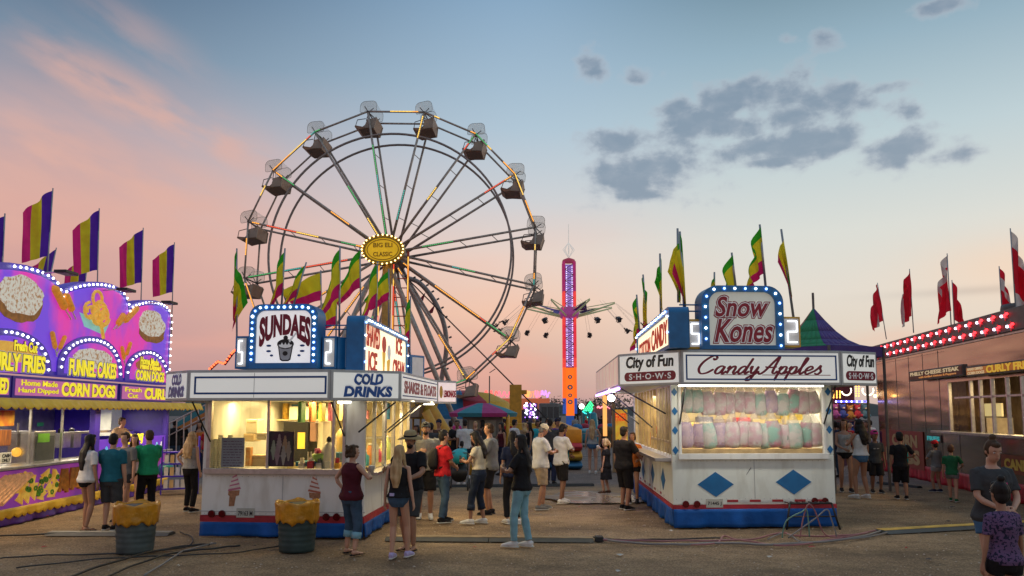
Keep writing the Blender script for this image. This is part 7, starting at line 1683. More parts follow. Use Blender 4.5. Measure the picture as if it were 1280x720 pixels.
CL = {'white': cl('white', (.62, .61, .60)), 'offwhite': cl('offwhite', (.60, .52, .38)), 'black': cl('black', (.014, .013, .015)), 'charcoal': cl('charcoal', (.05, .052, .056)), 'grey': cl('grey', (.17, .17, .17)), 'ltgrey': cl('ltgrey', (.32, .31, .30)),
 'teal': cl('teal', (.015, .12, .17)), 'green': cl('green', (.02, .30, .14)), 'dkgreen': cl('dkgreen', (.02, .12, .05)), 'red': cl('red', (.42, .012, .02)), 'maroon': cl('maroon', (.075, .01, .018)), 'denim': cl('denim', (.045, .08, .13), scale=5, var=.35), 'ltdenim': cl('ltdenim', (.20, .38, .46), scale=4, var=.2), 'dkdenim': cl('dkdenim', (.02, .028, .05), scale=5, var=.35), 'bluedenim': cl('bluedenim', (.06, .14, .26), scale=5, var=.3),
 'khaki': cl('khaki', (.33, .25, .17), scale=7, var=.2), 'blue': cl('blue', (.02, .09, .35)), 'navy': cl('navy', (.015, .02, .05)), 'floral': cl('floral', (.02, .02, .05), col2=(.14, .08, .17), scale=45, thr=(.55, .42)), 'pinkwhite': cl('pinkwhite', (.55, .42, .44)), 'olive': cl('olive', (.10, .10, .04)), 'purple': cl('purple', (.12, .03, .22)), 'orange': cl('orange', (.5, .15, .03)), 'pink': cl('pink', (.55, .05, .22)), 'aqua': cl('aqua', (.03, .35, .42)), 'tan': cl('tan', (.30, .20, .12)), 'straw': cl('straw', (.34, .25, .13), scale=20), 'lilac': cl('lilac', (.45, .38, .62)), 'brown': cl('brown', (.08, .04, .025)), 'sole': cl('sole', (.55, .54, .5))}
EYEW = mat('eye_white', (.7, .68, .65), .2); EYED = mat('eye_dark', (.03, .02, .015), .2); LIP = mat('lips', (.35, .12, .10), .4)
REST_HANDS = {'down': (.245, .03, .82), 'down2': (.26, .10, .86), 'hip': (.21, .03, 1.00), 'phone': (.05, .30, 1.17), 'chest': (.10, .28, 1.22), 'up': (.20, .25, 1.60), 'mouth': (.06, .20, 1.44), 'belly': (.06, .26, 1.04), 'out': (.30, .35, 1.12), 'reach': (.22, .50, 1.18), 'cross': (-.12, .20, 1.18), 'back': (.08, -.16, 1.0), 'carry': (.2, .32, 1.08), 'lap': (.12, .35, .98)}
def person(P, H, face, label, sex='m', skin='m', hair=('black', 'short'), top=('tee', 'grey'), bot=('shorts', 'charcoal'), shoes='black', arms=('down', 'down'), stance=(.10, .04), lean=0, w=1.0, near=False, hat=None, extra=None, look=(0, 0), cat='person', group=None, sit=False, eyes=None, headturn=0, child=False):
    """P ground point, H height in metres, face heading in degrees (0 looks away from the camera, 180 towards it, 90 to the left of it)"""
    k = H/1.75; t = thing('person', label, cat, P, group, local=True, rz=R(face))
    vox = (.0105 if near else .017)*max(.8, k)
    f = sex == 'f'; hs = 1.0 if not child else 1.18; legk = 1.0 if not child else .93
    seed = rnd.uniform(0, 9)
    hipz = .93*legk; sh = (.158 if f else .185)*w**.5; 
    SEC = [(.80, .10, .095), (.86, .150, .115), (.93, .172 if f else .160, .122 if f else .112), (1.02, .155 if f else .155, .105), (1.11, .128 if f else .148, .095 if f else .102), (1.22, .142 if f else .162, .105), (1.30, .152 if f else .174, .122 if f else .116), (1.38, .150 if f else .178, .105), (1.43, .115 if f else .135, .082), (1.465, .062, .06)]
    if child: SEC = [(z, rx*.92, ry*.96) for z, rx, ry in SEC]
    def sp(p):
        p = Vector(p); q = max(0, min(1, (p.z-.90)/.5)); a = -lean*q; h = Vector((0, 0, .93)); d = p-h
        y = d.y*math.cos(a)-d.z*math.sin(a); z = d.y*math.sin(a)+d.z*math.cos(a); return Vector((p.x, y+h.y, z+h.z+(hipz-.93)))*k
    hx = .088 if f else .085
    hips = [Vector((s*hx, 0, .90*legk)) for s in (-1, 1)]
    st = stance if len(stance) == 4 else (-stance[0], stance[1], stance[0], -stance[1])
    if sit: feet = [Vector((s*.12, .52, .48)) for s in (-1, 1)]
    else: feet = [Vector((st[0], st[1], .085)), Vector((st[2], st[3], .085))]
    legs = [ik(h, ft, .418*legk, .408*legk, (0.15*(1 if h.x > 0 else -1), 1, 0)) for h, ft in zip(hips, feet)]
    shl = [Vector((s*sh, -.005, 1.405)) for s in (-1, 1)]
    armj = []
    for s, S_, a in ((-1, shl[0], arms[0]), (1, shl[1], arms[1])):
        tg = REST_HANDS[a] if isinstance(a, str) else a; tg = Vector((tg[0]*s, tg[1], tg[2]))
        hint = (s*.9, -.6, -.5) if a not in ('hip',) else (s*1.0, -.35, 0)
        if isinstance(a, str) and a.startswith('down'): hint = (s*.3, -1, 0)
        e, h = ik(S_, tg, .29, .25, hint); armj.append((S_, e, h))
    K = lambda p: Vector(p)*k
    # ---- body
    mb = MB(); body_shrink = .90
    mb.loft([sp((0, -.005+.01*(i > 5), z)) for i, (z, rx, ry) in enumerate(SEC)], [(rx*body_shrink*w*k, ry*body_shrink*w*k) for z, rx, ry in SEC], 14, ref=(1, 0, 0))
    mb.loft([sp((0, -.012, 1.40)), sp((0, 0, 1.47)), sp((0, .012, 1.56))], [.062*k, .052*k*(1 if f else 1.1), .052*k], 10)
    neck = sp((0, .012, 1.50)); ht = R(headturn); 
    pitch = look[1]
    def hd(p):  # head space (origin at the neck top) -> figure
        p = Vector(p)*hs; a = R(pitch); y = p.y*math.cos(a)-p.z*math.sin(a); z = p.y*math.sin(a)+p.z*math.cos(a); x = p.x
        return neck+Vector((x*math.cos(ht)-y*math.sin(ht), x*math.sin(ht)+y*math.cos(ht), z))*k
    def hball(mb_, c, r, n=12, m=9):
        b0 = len(mb_.v); mb_.ball(c, r, n, m)
        for i in range(b0, len(mb_.v)): mb_.v[i] = tuple(hd(mb_.v[i]))
    hz = .135
    hball(mb, (0, .005, hz+.02), (.073, .092, .098)); hball(mb, (0, .03, hz-.045), (.056, .062, .068)); hball(mb, (0, .045, hz-.088), (.030, .033, .026))
    hball(mb, (0, .094, hz-.012), (.0125, .019, .024), 8, 6); hball(mb, (0, .082, hz+.028), (.05, .014, .012), 8, 6)
    hball(mb, (0, .084, hz-.055), (.022, .012, .010), 8, 6)
    for s in (-1, 1): hball(mb, (s*.074, -.004, hz-.005), (.011, .018, .030), 8, 6)
    tr = (.080 if f else .077)*w; lr = lambda q: q*k*(w**.5)
    for (h, (kn, ft)) in zip(hips, legs):
        h_, kn_, ft_ = K(h), K(kn), K(ft)
        mb.loft([h_+Vector((0, 0, .03*k)), h_.lerp(kn_, .3), h_.lerp(kn_, .75), kn_, kn_.lerp(ft_, .3), kn_.lerp(ft_, .65), ft_.lerp(kn_, .03)], [tr*k, tr*.95*k, lr(.064), lr(.054), lr(.056), lr(.043), lr(.034)], 10)
        fd = Vector((.10*(1 if h.x > 0 else -1), 1, 0)).normalized()
        if sit: fd = Vector((0, .8, -.4)).normalized()
        mb.loft([ft_-fd*.045*k-Z*.04*k, ft_-Z*.035*k, ft_+fd*.09*k-Z*.055*k, ft_+fd*.165*k-Z*.065*k], [.030*k, .037*k, (.040*k, .024*k), (.030*k, .014*k)], 10, ref=(1, 0, 0))
    for s, (S_, e, h) in zip((-1, 1), armj):
        S_, e, h = sp(S_), sp(e), sp(h); ar = (.039 if f else .047)*w**.7*k*(.9 if child else 1)
        mb.loft([S_+Vector((-s*.035, 0, .0))*k, S_, S_.lerp(e, .35), S_.lerp(e, .9), e.lerp(h, .25), e.lerp(h, .97)], [ar*1.05, ar*1.12, ar, ar*.82, ar*.84, ar*.56], 10)
        d = (h-e).normalized(); side = Vector((0, 0, 1)) if abs(d.z) < .7 else Vector((0, 1, 0)); side = (side-d*side.dot(d)).normalized(); nr = d.cross(side)*(-s)
        if nr.x*s > 0: nr = -nr       # palm looks inwards
        pk = k*(1.05 if near else 1)
        mb.loft([h-d*.01*k, h+d*.03*pk, h+d*.085*pk], [(.024*pk, .018*pk), (.036*pk, .016*pk), (.038*pk, .014*pk)], 8, ref=tuple(side))
        for j, ln in enumerate((.068, .078, .072, .055)):
            b0 = h+d*.08*pk+side*(.028-.019*j)*pk; b1 = b0+(d*.9+nr*.35)*ln*.5*pk; b2 = b1+(d*.55+nr*.8)*ln*.45*pk
            mb.loft([b0-d*.01, b1, b2], [.0095*pk, .0085*pk, .007*pk], 6)
        b0 = h+d*.02*pk+side*.026*pk; mb.loft([b0, b0+(side*.7+d*.6+nr*.3)*.035*pk, b0+(side*.5+d*.9+nr*.5)*.065*pk], [.013*pk, .011*pk, .008*pk], 6)
    remesh(mb, 'body', SKIN[skin], t, vox, 1 if near else 1)
    # ---- face
    if eyes if eyes is not None else (near or 110 < abs((face+headturn+180) % 360-180)):
        for s in (-1, 1):
            e_ = MB(); hball(e_, (s*.030, .083, hz+.008), (.0135, .010, .0085), 8, 6); o = e_.build('eye', EYEW, t, True, off=Vector((0, 0, 0)))
            e_ = MB(); hball(e_, (s*.030, .0905, hz+.008), (.006, .0045, .006), 8, 5); e_.build('iris', EYED, o, True, off=Vector((0, 0, 0)))
        e_ = MB(); hball(e_, (0, .094, hz-.054), (.021, .006, .006), 8, 5); e_.build('mouth', LIP, t, True, off=Vector((0, 0, 0)))
        e_ = MB(); 
        for s in (-1, 1): hball(e_, (s*.030, .090, hz+.030), (.018, .006, .0035), 8, 5)
        e_.build('eyebrow', HAIR[hair[0]], t, True, off=Vector((0, 0, 0)))
    # ---- trousers / skirt
    kind, cn = bot[0], bot[1]; cov = {'shorts': .62, 'short': .30, 'long_shorts': .95, 'capri': 1.55, 'jeans': 1.95, 'skirt': .5, 'leggings': 1.9, 'underknee': 1.1}[kind]
    ease = {'leggings': .013, 'jeans': .011 if f else .02, 'short': .012, 'shorts': .026, 'long_shorts': .036, 'capri': .014, 'skirt': .03, 'underknee': .036}[kind]
    mb = MB(); secs = [(z, rx, ry) for z, rx, ry in SEC if .78 < z < 1.06]
    mb.loft([sp((0, -.008, z)) for z, rx, ry in secs], [((rx*w+.012)*k, (ry*w+.022)*k) for z, rx, ry in secs], 14, ref=(1, 0, 0))
    if kind == 'skirt': mb.loft([K((0, 0, .98*legk)), K((0, 0, .80*legk)), K((0, 0, .62*legk))], [(.17*k*w, .13*k*w), (.20*k*w, .16*k*w), (.23*k*w, .19*k*w)], 14, ref=(1, 0, 0))
    else:
        for (h, (kn, ft)) in zip(hips, legs):
            h_, kn_, ft_ = K(h), K(kn), K(ft); pts = [h_+Vector((0, -.008, .04*k))]; rr = [(tr+ease+.014)*k]; c = min(cov, 1)
            for q in (.35, .7, 1):
                if q <= c+.01 or q == 1: qq = min(q, c); pts.append(h_.lerp(kn_, qq)); rr.append((tr*(1-.34*qq)+ease*(1+.25*qq))*k)
                if q > c: break
            if cov > 1:
                for q in (.35, .7, 1):
                    qq = min(q, cov-1); pts.append(kn_.lerp(ft_, qq)); rr.append(((.058-.018*qq)*(w**.5)+ease*(1+.15*qq))*k)
                    if q >= cov-1: break
            mb.loft(pts, rr, 12)
            if kind == 'capri' and near:
                q = pts[-1]; dd = (pts[-1]-pts[-2]).normalized(); cm = MB(); cm.loft([q-dd*.10*k, q+dd*.005*k], [rr[-1]+.012*k, rr[-1]+.014*k], 14); cm.build('rolled_cuff', CL['ltdenim'] if cn == 'denim' else CL[cn], t, True, off=Vector((0, 0, 0)))
    remesh(mb, {'jeans': 'trousers', 'leggings': 'leggings', 'skirt': 'skirt', 'capri': 'trousers'}.get(kind, 'shorts'), CL[cn], t, vox*1.02, 1, fold=(.006 if kind != 'leggings' else .001)*k, seed=seed)
    # ---- top
    kind, cn = top[0], top[1]; hem = {'tee': .88, 'long_tee': .83, 'crop': 1.04, 'tank': .95, 'tucked': .98, 'dress': .84, 'long': .88, 'sleeveless': .87}[kind]; ez = {'tee': .026, 'long_tee': .036, 'tank': .018, 'crop': .014, 'tucked': .016, 'dress': .022, 'long': .022, 'sleeveless': .020}[kind]
    mb = MB(); zs_ = [(z, rx, ry) for z, rx, ry in SEC if z >= hem-.03]
    if kind in ('tank',): zs_ = [s_ for s_ in zs_ if s_[0] < 1.40]
    if kind in ('sleeveless', 'crop') or True: zs_ = [s_ for s_ in zs_ if s_[0] < 1.46]
    eh = lambda z: ez+(.016 if z < 1.0 and kind != 'tucked' else 0); P_ = [sp((0, -.006, max(hem, z))) for z, rx, ry in zs_]; Rr = [((rx*w+eh(z))*k, (ry*w+eh(z)+.004)*k) for z, rx, ry in zs_]
    if kind == 'tank': P_.append(sp((0, 0, 1.40))); Rr.append((.11*k, .085*k))
    elif kind not in ('sleeveless',): P_.append(sp((0, .0, 1.462))); Rr.append((.070*k, .066*k))
    else: P_.append(sp((0, .0, 1.455))); Rr.append((.10*k, .07*k))
    mb.loft(P_, Rr, 16, ref=(1, 0, 0))
    if kind == 'dress': mb.loft([sp((0, 0, .9)), K((0, 0, .72*legk)), K((0, 0, .48*legk))], [(.18*k*w, .14*k*w), (.20*k*w, .16*k*w), (.23*k*w, .19*k*w)], 14, ref=(1, 0, 0))
    slv = {'tee': .72, 'long_tee': .80, 'crop': .45, 'tucked': .5, 'tank': 0, 'sleeveless': 0, 'dress': .5, 'long': 1.85}[kind]
    if slv:
        for s, (S_, e, h) in zip((-1, 1), armj):
            S_, e, h = sp(S_), sp(e), sp(h); ar = (.043 if f else .052)*w**.7*k*(.9 if child else 1); c = min(1, slv)
            pts = [S_+Vector((-s*.05, 0, .01))*k, S_, S_.lerp(e, c*.5), S_.lerp(e, c)]; rr = [ar*1.15, ar*1.22+.006*k, ar*1.12+.010*k, ar+.016*k]
            if slv > 1: pts += [e.lerp(h, .4), e.lerp(h, slv-1)]; rr += [ar*1.0+.008*k, ar*.75+.008*k]
            mb.loft(pts, rr, 12)
    elif kind == 'tank':
        for s in (-1, 1): mb.loft([sp((s*.075, .075, 1.34)), sp((s*.085, .02, 1.445)), sp((s*.075, -.075, 1.36))], [.016*k]*3, 6)
    else:
        for s in (-1, 1): mb.loft([sp((s*.11, 0, 1.41)), sp((s*sh*.92, 0, 1.425))], [.055*k, .045*k], 8)
    remesh(mb, {'tank': 'tank_top', 'crop': 'crop_top', 'dress': 'dress'}.get(kind, 'shirt'), CL[cn], t, vox*1.02, 1, fold=.0065*k, seed=seed+3)
    # ---- hair
    hc, hst = hair; hm = HAIR[hc]; mb = MB()
    if hst != 'bald':
        hball(mb, (0, -.014, hz+.030), (.083, .092, .098)); hball(mb, (0, -.035, hz-.02), (.074, .068, .075)); hball(mb, (0, .052, hz+.083), (.055, .042, .030))
        if hst in ('short',): pass
        if hst == 'spiky': 
            for q in range(7): hball(mb, (rnd.uniform(-.05, .05), rnd.uniform(-.03, .06), hz+.12), (.02, .022, .03), 6, 5)
        if hst in ('long', 'longer', 'curly', 'medium', 'ponytail', 'bob'):
            for s in (-1, 1): hball(mb, (s*.066, -.0, hz-.02), (.024, .045, .075), 8, 6)
        L_ = {'long': 1.22, 'longer': 1.10, 'curly': 1.18, 'medium': 1.36}.get(hst)
        wd = {'curly': 1.35, 'medium': 1.1}.get(hst, 1)
        if L_:
            back = [hd((0, -.045, hz-.02)), hd((0, -.07, hz-.10)), sp((0, -.112, 1.42)), sp((0, -.135, (1.42+L_)/2)), sp((0, -.125, L_))]
            mb.loft(back, [(.075*k*wd, .05*k*wd), (.082*k*wd, .045*k*wd), (.098*k*wd, .040*k*wd), (.092*k*wd, .032*k*wd), (.045*k*wd, .018*k)], 12, ref=(1, 0, 0))
            if hst in ('long', 'longer', 'curly'):
                for s in (-1, 1): mb.loft([hd((s*.07, 0, hz-.03)), hd((s*.076, .0, hz-.11)), sp((s*.095, .02, 1.40)), sp((s*.10, .05, (1.40+L_)/2+.03))], [.026*k*wd, .028*k*wd, .030*k*wd, .014*k], 8)
            if hst == 'curly':
                for q in range(26): a = back[1].lerp(back[-1], rnd.random()); mb.ball(a+Vector((rnd.uniform(-.1, .1), rnd.uniform(-.04, .02), 0))*k, .03*k, 6, 5)
        if hst == 'bob_curly':
            for q in range(34): a = rnd.uniform(0, 6.3); hball(mb, (.078*math.cos(a), -.03+.07*math.sin(a)-.01, hz+rnd.uniform(-.07, .10)), (.028, .028, .028), 6, 5)
        if hst == 'bun': hball(mb, (0, -.035, hz+.145), (.038, .038, .034))
        if hst == 'ponytail': mb.loft([hd((0, -.09, hz+.05)), hd((0, -.14, hz-.02)), hd((0, -.13, hz-.16))], [.026*k, .034*k, .014*k], 8)
        remesh(mb, 'hair', hm, t, vox, 0, fold=(.007 if near else .007)*k, seed=seed+5)
    # ---- shoes
    for i, (h, (kn, ft)) in enumerate(zip(hips, legs)):
        ft_ = K(ft); fd = Vector((.10*(1 if h.x > 0 else -1), 1, 0)).normalized()
        if sit: fd = Vector((0, .8, -.4)).normalized()
        mb = MB()
        g_ = ft_-Z*.085*k if not sit else ft_-Z*.08*k
        if shoes in ('sandal', 'flipflop'):
            mb.loft([g_-fd*.07*k+Z*.012*k, g_+fd*.03*k+Z*.012*k, g_+fd*.19*k+Z*.012*k], [(.034*k, .012*k), (.036*k, .012*k), (.036*k, .011*k)], 10, ref=(1, 0, 0)); 
            mb.loft([g_+fd*.07*k+Vector((-.042*k, 0, .02*k)), g_+fd*.09*k+Z*.055*k, g_+fd*.07*k+Vector((.042*k, 0, .02*k))], [.008*k]*3, 6); mb.build('sandal', CL['brown'] if shoes == 'sandal' else CL['black'], t, True, off=Vector((0, 0, 0)))
        else:
            hi = .075 if shoes not in ('hightop',) else .12
            mb.loft([g_-fd*.065*k+Z*.045*k, g_-fd*.03*k+Z*.055*k, g_+fd*.05*k+Z*.052*k, g_+fd*.14*k+Z*.038*k, g_+fd*.205*k+Z*.028*k], [(.030*k, .040*k), (.042*k, .050*k), (.045*k, .044*k), (.044*k, .030*k), (.026*k, .018*k)], 10, ref=(1, 0, 0))
            mb.loft([ft_-Z*.03*k, ft_+Z*(hi-.06)*k], [.045*k, .043*k], 10)
            o = remesh(mb, 'shoe', CL[shoes], t, vox*.8, 1); mb = MB()
            mb.loft([g_-fd*.078*k+Z*.012*k, g_-fd*.0*k+Z*.012*k, g_+fd*.13*k+Z*.012*k, g_+fd*.215*k+Z*.014*k], [(.034*k, .013*k), (.043*k, .013*k), (.047*k, .012*k), (.028*k, .010*k)], 10, ref=(1, 0, 0)); mb.build('sole', CL['sole'] if shoes not in ('black',) or near else CL['charcoal'], o, True, off=Vector((0, 0, 0)))
    # ---- hats and things worn
    if hat:
        hk, hcn = hat; mb = MB()
        if hk == 'cap': hball(mb, (0, -.006, hz+.048), (.090, .102, .088)); 
        if hk == 'cap':
            o = remesh(mb, 'cap', CL[hcn], t, vox, 1); v = MB(); v.loft([hd((0, .07, hz+.055)), hd((0, .12, hz+.052)), hd((0, .165, hz+.038))], [(.07*k, .010*k), (.062*k, .007*k), (.035*k, .005*k)], 12, ref=(1, 0, 0)); v.build('visor', CL[hcn], o, True, off=Vector((0, 0, 0)))
        if hk == 'brim':
            n = 28; b0 = len(mb.v); pr = [(.098, .045), (.19, .03), (.195, .034), (.1, .06), (.095, .12), (.075, .145), (.02, .148)]
            mb.lathe((0, 0, 0), [(r_, z_) for r_, z_ in pr], n)
            for i in range(len(mb.v)): x, y, z = mb.v[i]; rr = math.hypot(x, y); mb.v[i] = tuple(hd((x, y*1.1-.005, hz+z+(.018*math.cos(2*math.atan2(y, x)+math.pi) if rr > .15 else 0))))
            o = mb.build('hat', CL['straw'], t, True, off=Vector((0, 0, 0))); v = MB(); v.lathe((0, 0, 0), [(.101, .06), (.100, .085)], n, cap=False)
            for i in range(len(v.v)): x, y, z = v.v[i]; v.v[i] = tuple(hd((x, y*1.1-.005, hz+z)))
            solid(v.build('hat_band', CL['black'], o, True, off=Vector((0, 0, 0))), .006)
    for e_ in (extra or []):
        kd = e_[0]
        if kd == 'beard': mb = MB(); hball(mb, (0, .050, hz-.075), (.052, .050, .045)); hball(mb, (0, .088, hz-.035), (.03, .012, .008)); remesh(mb, 'beard', HAIR[hair[0]], t, vox, 1, fold=.003)
        elif kd == 'phone':
            h = sp(armj[1][2]); mb = MB(); mb.box(-.035*k-.02, .035*k-.02, -.005, .005, -.07, .07); mb.v = [tuple(Vector(v)+h+Vector((-.02, .09, .03))*k) for v in mb.v]; HELD.append((mb, 'phone', 'black phone held by '+e_[1], 'phone', BLACK, t))
        elif kd == 'cup':
            h = sp(armj[e_[2]][2]); s = -1 if e_[2] == 0 else 1; mb = MB(); c = h+Vector((-s*.035, .085, -.04))*k; mb.lathe(c, [(.030, 0), (.042, .12), (.044, .125), (.03, .13)], 14); HELD.append((mb, 'drink_cup', e_[1], 'cup', e_[3], t))
        elif kd == 'backpack':
            mb = MB(); mb.loft([sp((0, -.20, 1.02)), sp((0, -.215, 1.1)), sp((0, -.21, 1.3)), sp((0, -.18, 1.41))], [(.11*k, .05*k), (.145*k, .085*k), (.14*k, .075*k), (.08*k, .04*k)], 14, ref=(1, 0, 0)); bo = MB(); HELD.append((mb, 'backpack', e_[1], 'backpack', CL[e_[2]], t))
            for s in (-1, 1): mb.loft([sp((s*.09, -.13, 1.40)), sp((s*.105, 0, 1.475)), sp((s*.11, .125, 1.36)), sp((s*.12, .13, 1.22)), sp((s*.15, .02, 1.10)), sp((s*.12, -.14, 1.04))], [.014*k]*6, 6)
        elif kd == 'sunglasses_up': mb = MB(); hball(mb, (.035, .055, hz+.115), (.028, .012, .018)); hball(mb, (-.035, .055, hz+.115), (.028, .012, .018)); mb.build('sunglasses', BLACK, t, True, off=Vector((0, 0, 0)))
        elif kd == 'print': mb = MB(); F = Fr((0, 0, 0), (1, 0)); q = sp((0, (.125+.028)*w, 1.29)); mb.box(-.075*k, .075*k, -.004, .004, -.012*k, .016*k); mb.v = [(x+q.x, y+q.y-.12*k*(abs(x)/.1/k)**2*.35, z+q.z+.01*math.sin(x*90)) for x, y, z in mb.v]; mb.build('shirt_print', CL[e_[1]], t, off=Vector((0, 0, 0)))
        elif kd == 'panel': mb = MB(); mb.loft([sp((0, .062, z)) for z in (.86, 1.0, 1.2, 1.36)], [(.165*k, .10*k)]*4, 12, ref=(1, 0, 0)); remesh(mb, 'shirt_panel', CL[e_[1]], t, vox, 1)
        elif kd == 'belt_pouch': mb = MB(); q = sp((-.05, -.15, 1.0)); mb.box(-.03, .03, -.012, .012, -.02, .02); mb.v = [tuple(Vector(v)+q) for v in mb.v]; mb.build('back_pocket_item', CL['lilac'], t, off=Vector((0, 0, 0)))
        elif kd == 'toy': h = sp(armj[1][2]); mb = MB(); mb.loft([h+Vector((0, .06, -.12)), h+Vector((0, .07, .05)), h+Vector((0, .08, .30))], [.035, .045, .015], 8); HELD.append((mb, 'toy_sword', e_[1], 'toy', CL['aqua'], t))
        elif kd == 'bag': h = sp(armj[e_[3]][2]); mb = MB(); mb.loft([h+Vector((0, .02, -.02)), h+Vector((0, .02, -.12)), h+Vector((0, .02, -.30))], [(.02, .02), (.11, .06), (.10, .06)], 10, ref=(0, 1, 0)); HELD.append((mb, 'tote_bag', e_[1], 'bag', CL[e_[2]], t))
    return t
HELD = []
def place_held():
    """things held or worn loosely stay top-level; move them to where the figure stands"""
    for mb, nm, lb, cat, m_, t in HELD:
        o = mb.build(nm, m_, None, True, off=Vector((0, 0, 0))); o.location = t.location; o.rotation_euler = t.rotation_euler; tag(o, lb, cat)
        if nm == 'drink_cup': pass
def at(x, y): return G(x, y)
DBG = []
def man(x, y, H, face, label, **k):
    P = at(x, y); P.z = 0; t = person(P, H, face, label, **k); DBG.append((label, x, y, PXY((P.x, P.y, H)))); return t
CUPM = mat('paper_cup', (.65, .6, .55), .5)
# group by the purple stand
man(106, 664, 1.62, -28, 'woman with long black hair, white tee, black shorts and bare legs beside the purple stand', sex='f', skin='m', hair=('black', 'longer'), top=('tee', 'white'), bot=('short', 'black'), shoes='sandal', arms=('down2', 'down'), near=True, stance=(.09, .05))
man(136, 663, 1.63, 0, 'man in dark teal tee and charcoal shorts, back turned, beside the woman in white', skin='l', hair=('black', 'short'), top=('tee', 'teal'), bot=('long_shorts', 'charcoal'), arms=('belly', 'down'), near=True, w=1.06)
man(152, 652, 1.62, 165, 'young man with brown hair facing the camera over the shoulder of the teal tee man', skin='l', hair=('brown', 'short'), top=('tee', 'grey'), bot=('shorts', 'charcoal'))
man(164, 640, 1.55, 200, 'girl in pale pink tee and short black shorts facing the green tee man', sex='f', skin='l', hair=('brown', 'long'), top=('tee', 'pinkwhite'), bot=('short', 'black'), arms=('phone', 'phone'), shoes='white')
man(182, 650, 1.66, 45, 'man in bright green tee and black trousers behind the grey trash barrel', skin='l', hair=('brown', 'short'), top=('tee', 'green'), bot=('jeans', 'black'), arms=('phone', 'belly'), near=True, w=1.03)
man(236, 640, 1.60, -20, 'woman with long wavy blond hair, grey tank top and black leggings, hand on hip', sex='f', skin='l', hair=('blond', 'curly'), top=('tank', 'ltgrey'), bot=('leggings', 'black'), arms=('hip', 'down'), near=True, extra=[('sunglasses_up',)], stance=(.12, .05))
# customers of the sundae trailer
man(438, 693, 1.53, -38, 'woman in maroon sleeveless top and rolled up jeans holding a drink cup', sex='f', skin='l', hair=('brown', 'bob_curly'), top=('sleeveless', 'maroon'), bot=('capri', 'denim'), shoes='flipflop', arms=('hip', (.16, .22, 1.30)), near=True, w=1.14, headturn=-30, stance=(.14, .04), extra=[('cup', 'pale drink cup in the hand of the woman in the maroon top', 1, CUPM)])
man(497, 699, 1.54, -14, 'slim woman with straight blond hair, black tank top and tiny denim shorts', sex='f', skin='l', hair=('blond', 'longer'), top=('tank', 'black'), bot=('short', 'denim'), shoes='lilac', arms=('down', 'down'), near=True, extra=[('belt_pouch',)], w=.95, stance=(-.10, .0, .10, .16))
man(512, 688, 1.70, 150, 'bearded man in black tee and wide brimmed straw hat, an arm round the blond woman', skin='m', hair=('black', 'short'), top=('tee', 'black'), bot=('long_shorts', 'charcoal'), shoes='flipflop', arms=('carry', (.36, .16, 1.20)), near=True, hat=('brim', 'straw'), extra=[('beard',)], w=1.14, headturn=25, look=(0, -8))
man(531, 648, 1.80, 185, 'bearded man in grey tee standing behind the man with the straw hat', skin='m', hair=('black', 'short'), top=('tee', 'grey'), bot=('long_shorts', 'black'), arms=('down', 'chest'), shoes='white', hat=('cap', 'charcoal'), extra=[('beard',), ], w=1.12, near=True)
man(553, 653, 1.66, -60, 'boy in red tee and worn blue jeans carrying a black backpack', skin='m', hair=('black', 'spiky'), top=('tee', 'red'), bot=('jeans', 'denim'), arms=('down', 'belly'), near=True, extra=[('backpack', 'black backpack on the shoulders of the boy in red', 'black')], stance=(.11, .08))
man(598, 655, 1.66, 68, 'woman in cream top and dark jeans looking down at her phone', sex='f', skin='m', hair=('black', 'long'), top=('tucked', 'offwhite'), bot=('capri', 'dkdenim'), shoes='white', arms=('phone', 'phone'), near=True, look=(0, -22), extra=[('phone', 'the woman in the cream top')], stance=(-.10, .12, .12, -.06))
man(612, 643, 1.78, 95, 'man with cropped hair in grey tee behind the woman in the cream top', skin='m', hair=('brown', 'short'), top=('long_tee', 'grey'), bot=('long_shorts', 'black'), arms=('phone', 'down'), w=1.1)
man(652, 684, 1.66, 68, 'woman with long black hair, black tee and tight light blue jeans standing alone', sex='f', skin='m', hair=('black', 'longer'), top=('tee', 'black'), bot=('jeans', 'ltdenim'), shoes='white', arms=('chest', 'cross'), near=True, headturn=10, stance=(.07, .10))
man(641, 655, 1.66, 20, 'person in black leggings mostly hidden behind the woman in light blue jeans', sex='f', skin='m', hair=('black', 'long'), top=('tee', 'navy'), bot=('leggings', 'black'), shoes='white')
man(676, 637, 1.76, -72, 'older man in white tee, khaki shorts and pale cap looking down at his hands', skin='m', hair=('grey', 'short'), top=('long_tee', 'white'), bot=('long_shorts', 'khaki'), shoes='grey', arms=('phone', 'phone'), near=True, hat=('cap', 'offwhite'), look=(0, -25), w=1.1, stance=(.1, .08))
man(702, 629, 1.74, -58, 'young man in white and blue shirt, black shorts, beside the man in pale cap', skin='d', hair=('black', 'short'), top=('long_tee', 'white'), bot=('long_shorts', 'black'), shoes='white', arms=('belly', 'phone'), extra=[('panel', 'teal', 1)], near=True, look=(0, -18), stance=(.1, .10))
